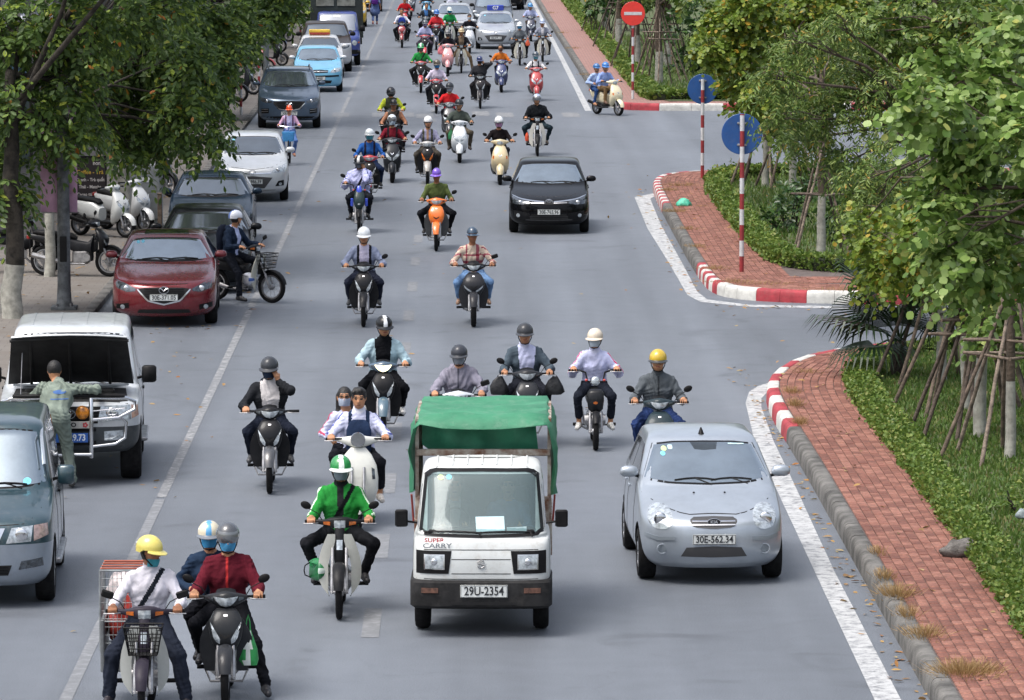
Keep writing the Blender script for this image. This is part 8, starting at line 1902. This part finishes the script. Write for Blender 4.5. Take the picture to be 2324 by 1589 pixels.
# lamp post with pink banner
def lamppost():
    g = G(146, 702, .1); t = thing('lamp_post', 'weathered grey lamp post on the left pavement carrying a pink banner', 'lamp post', g); m = mat('post_paint', hx('6f7376'), .7, .2, .3, 5, dirt=.7, dirtcol=(.03,.03,.03), bump=.3)
    MB().tube([(0,0,0),(0,0,.12),(0,0,.4),(0,0,3),(0,0,7.5)], [.2,.13,.115,.10,.07], 14).build('shaft', m, t, 50); MB().box((0,0,.03), (.22,.22,.03), None, 0, .01).build('base_plate', m, t)
    for a in range(4): MB().tube([(.17*math.cos(a*1.57+.78), .17*math.sin(a*1.57+.78), .05), (.17*math.cos(a*1.57+.78), .17*math.sin(a*1.57+.78), .11)], .02, 6).build('bolt', M_STEEL, t)
    MB().box((0,-.115,1.05), (.06,.012,.22), None, 0, .006).build('access_hatch', M_DARK, t)
    MB().tube([(0,0,7.4),(.6,0,7.8),(1.6,0,7.95)], .035, 8).build('arm', m, t); MB().box((1.75,0,7.93), (.3,.1,.06), None, 0, .03).build('lamp_head', m, t)
    b = thing('banner', 'faded pink cloth banner hung on the lamp post', 'banner', g); rows = []
    for j in range(12): z = 1.66+1.78*j/11; rows.append([(-.41+.64*i/10, .16+.025*math.sin(i*1.1+j*.35)+.012*math.sin(j*1.3), z+.01*math.sin(i*2)) for i in range(11)])
    q = MB(); q.grid(rows, (0,.006,0)); q.build('cloth', mat('banner_pink', hx('c9a0bd'), .85, 0, .14, 2, bump=.4, bscale=6), b, 70); r_ = MB(); r_.tube([(-.44,.15,3.45),(.26,.15,3.45)], .015, 6); r_.tube([(-.44,.15,1.66),(.26,.15,1.66)], .012, 6); r_.build('rod', M_STEEL, b)
lamppost()
def board():
    g = G(203, 512, .1); t = thing('menu_board', 'black drinks menu board with white lettering behind the lamp post', 'sign board', g, R(4)); m = mat('board_black', hx('1d1719'), .6, 0, .2, 4, col2=hx('2c2224')); MB().box((0,0,.75), (.36,.02,.70), None, 0, .005).build('panel', m, t); f = MB()
    for x in (-.36,.36): f.box((x,.0,.75), (.015,.03,.73))
    for z in (.04,1.46): f.box((0,0,z), (.37,.03,.015))
    f.build('frame', M_BLACK, t); wm = mat('board_white', hx('cfc8c4'), .7); ym = mat('board_yellow', hx('c9a63a'), .7)
    for s, z, sz, mm in (('nom', 1.32, .12, wm), ('Coffee - Trà', 1.13, .125, ym), ('Chanh - Trà quất', .97, .095, wm), ('Thái - Matcha', .82, .095, wm), ('Cacao tươi - đá', .66, .095, wm)):
        try: link('lettering', text_mesh(s, sz, mm, .002, .001, .9), t, (.02 if s != 'nom' else .18, -.025, z))
        except Exception: pass
    MB().ell((.02,-.018,.32), (.17,.006,.14), 16, 8).build('picture', mat('board_fruit', hx('b08a5a'), .7, 0, .3, 12, col2=hx('6a4a34')), t)
board()
g = G(333, 520, .1); cb = thing('utility_cabinet', 'grey metal utility cabinet behind the parked white scooters', 'cabinet', g); mg = mat('cabinet_grey', hx('7f8486'), .6, .2, .15, 3, dirt=.5)
MB().box((0,0,.72), (.33,.22,.66), None, 0, .015).build('body', mg, cb); MB().box((0,-.225,.78), (.29,.008,.55), None, 0, .004).build('door', mg, cb); MB().box((.0,-.236,1.05), (.12,.004,.05)).build('notice', M_BWHT, cb); MB().box((0,0,.04), (.36,.25,.04)).build('plinth', M_KERB, cb)
g = G(363, 530, .1); po = thing('wooden_post', 'short brown wooden post beside the utility cabinet', 'post', g); MB().box((0,0,.4), (.045,.045,.42), None, 0, .008).build('shaft', M_POLE[0], po); MB().box((0,0,.83), (.055,.055,.012), None, 0, .006).build('cap', M_POLE[0], po)
g = G(604, 178, .1); lp = thing('lamp_post', 'slim grey lamp post among the far parked motorbikes', 'lamp post', g); ml = mat('post_grey', hx('6b7276'), .6, .3, .2, 4, dirt=.4); MB().tube([(0,0,0),(0,0,.3),(0,0,4),(0,0,8)], [.13,.10,.09,.06], 12).build('shaft', ml, lp, 50); MB().tube([(0,0,7.9),(.6,0,8.3),(1.6,0,8.4)], .035, 8).build('arm', ml, lp); MB().box((1.7,0,8.38), (.3,.1,.05), None, 0, .02).build('lamp_head', ml, lp)
g = G(500, 262, .1); lp = thing('utility_pole', 'pale grey pole behind leaves left of the blue-grey crossover', 'pole', g); MB().tube([(0,0,0),(0,0,.25),(0,0,5.5)], [.14,.10,.08], 12).build('shaft', ml, lp, 50); MB().box((0,0,.04), (.17,.17,.04), None, 0, .01).build('base', M_KERB, lp)
# parked two-wheelers
def parked(kind, u, v, yaw, c, label, **k): return bike(kind, G(u, v, .1), R(yaw), c, label, **k)
parked('sport', 250, 628, 78, '1c1d20', 'black sporty motorbike parked side-on beside the lamp post', c2='232428', mirrors=('sq','sq'))
parked('scooter', 286, 540, 52, 'd2d5d3', 'white scooter with turned front wheel parked before the menu board', mirrors=(0,0))
parked('scooter', 330, 527, 44, 'c9cccd', 'second white scooter parked against the utility cabinet', mirrors=(1,0), light='v')
parked('wave', 385, 448, 40, '2a2c30', 'dark motorbike half hidden behind the dark blue saloon')
parked('wave', 105, 618, 95, '26282c', 'dark motorbike parked behind the lamp post and tree trunk')
for i, (u, v, k, yw, c) in enumerate(((545,232,'wave',70,'24262a'), (575,215,'scooter',80,'33363c'), (610,170,'wave',60,'8a2c2e'), (640,150,'scooter',75,'25272b'), (635,120,'wave',85,'2c3e5a'), (655,95,'scooter',70,'3a3c40'), (505,250,'scooter',75,'2a2c30'))):
    parked(k, u, v, yw, c, ('black motorbike parked just behind the short striped post', 'grey scooter parked left of the blue-grey crossover', 'red motorbike parked by the slim lamp post', 'black scooter parked beside the light blue hatchback', 'navy motorbike parked beside the white taxi', 'dark grey scooter parked beside the off-roader', 'black scooter parked under the leaves left of the short striped post')[i])
# stone, litter
g = G(2188, 1262, KH); mb = MB(); mb.ell((0,0,.07), (.24,.17,.12), 26, 14)
mb.v = [(p[0]*(1+.12*math.sin(p[2]*40+p[1]*17))+.03*math.sin(p[1]*31), p[1]*(1+.1*math.sin(p[0]*29)), max(-.01, p[2]*(1-.5*max(0,p[0]))+.014*math.sin(p[0]*37+p[1]*23))) for p in mb.v]
mb.build('stone', mat('stone_grey', (.15,.14,.13), .95, 0, .35, 14, bump=1, bscale=30, col2=(.07,.065,.06)), None, 60, loc=g, label='rough grey stone lying on the brick sidewalk beside the hedge', cat='stone')
bag('plastic_bag', 'crumpled turquoise plastic bag lying on the island pavement', G(1552,467,KH)+Vector((0,0,.08)), (.17,.13,.10), '4fc0a0', False)
g = G(2318, 1165, KH+.15); bag('plastic_bag', 'clear crumpled plastic bag in the hedge at the right edge', g, (.07,.06,.06), '8b979a', False)
ML_FALL = leaf_mat('fallen_leaf', [(0,(.30,.13,.04)),(.4,(.38,.24,.08)),(.7,(.20,.12,.06)),(1,(.45,.36,.16))], .7, .1)
def litter(label, pts, size):
    P = np.array(pts); n = len(P); D = runit(n); D[:,2] *= .15; V, F = leaves('oval', P, D, np.tile([0,0,1.0],(n,1))+RNG.normal(0,.25,(n,3)), size*RNG.uniform(.6,1.3,n)); V[:,2] = np.maximum(V[:,2], .004); link('fallen_leaves', npmesh('fallen_leaves', V, F, ML_FALL, None, 0), None, kind='stuff', label=label, cat='leaves')
pts = []
for _ in range(150): y = random.uniform(47, 78); pts.append((4.32-abs(random.gauss(0,.12)), y, .012))
for _ in range(70): y = random.uniform(91, 120); pts.append((4.30-abs(random.gauss(0,.2)), y, .012))
for _ in range(60): pts.append((random.uniform(4.4,9), 88.9-abs(random.gauss(0,.8)), .012))
for _ in range(90): pts.append((random.uniform(-6,6), random.uniform(50,130), .012))
for _ in range(160): pts.append((random.uniform(-6.3,-3.6), random.uniform(60,110), .012))
litter('dry brown leaves scattered on the road and along the gutters', pts, .10)
pts = [(random.uniform(-9.5,-6.6), random.uniform(75,125), .112) for _ in range(260)]+[(random.uniform(4.6,5.9), random.uniform(46,80), KH+.01) for _ in range(60)]+[(random.uniform(4.7,7.5), random.uniform(90,121), KH+.012) for _ in range(120)]
litter('dry leaves scattered on the pavements', pts, .11)
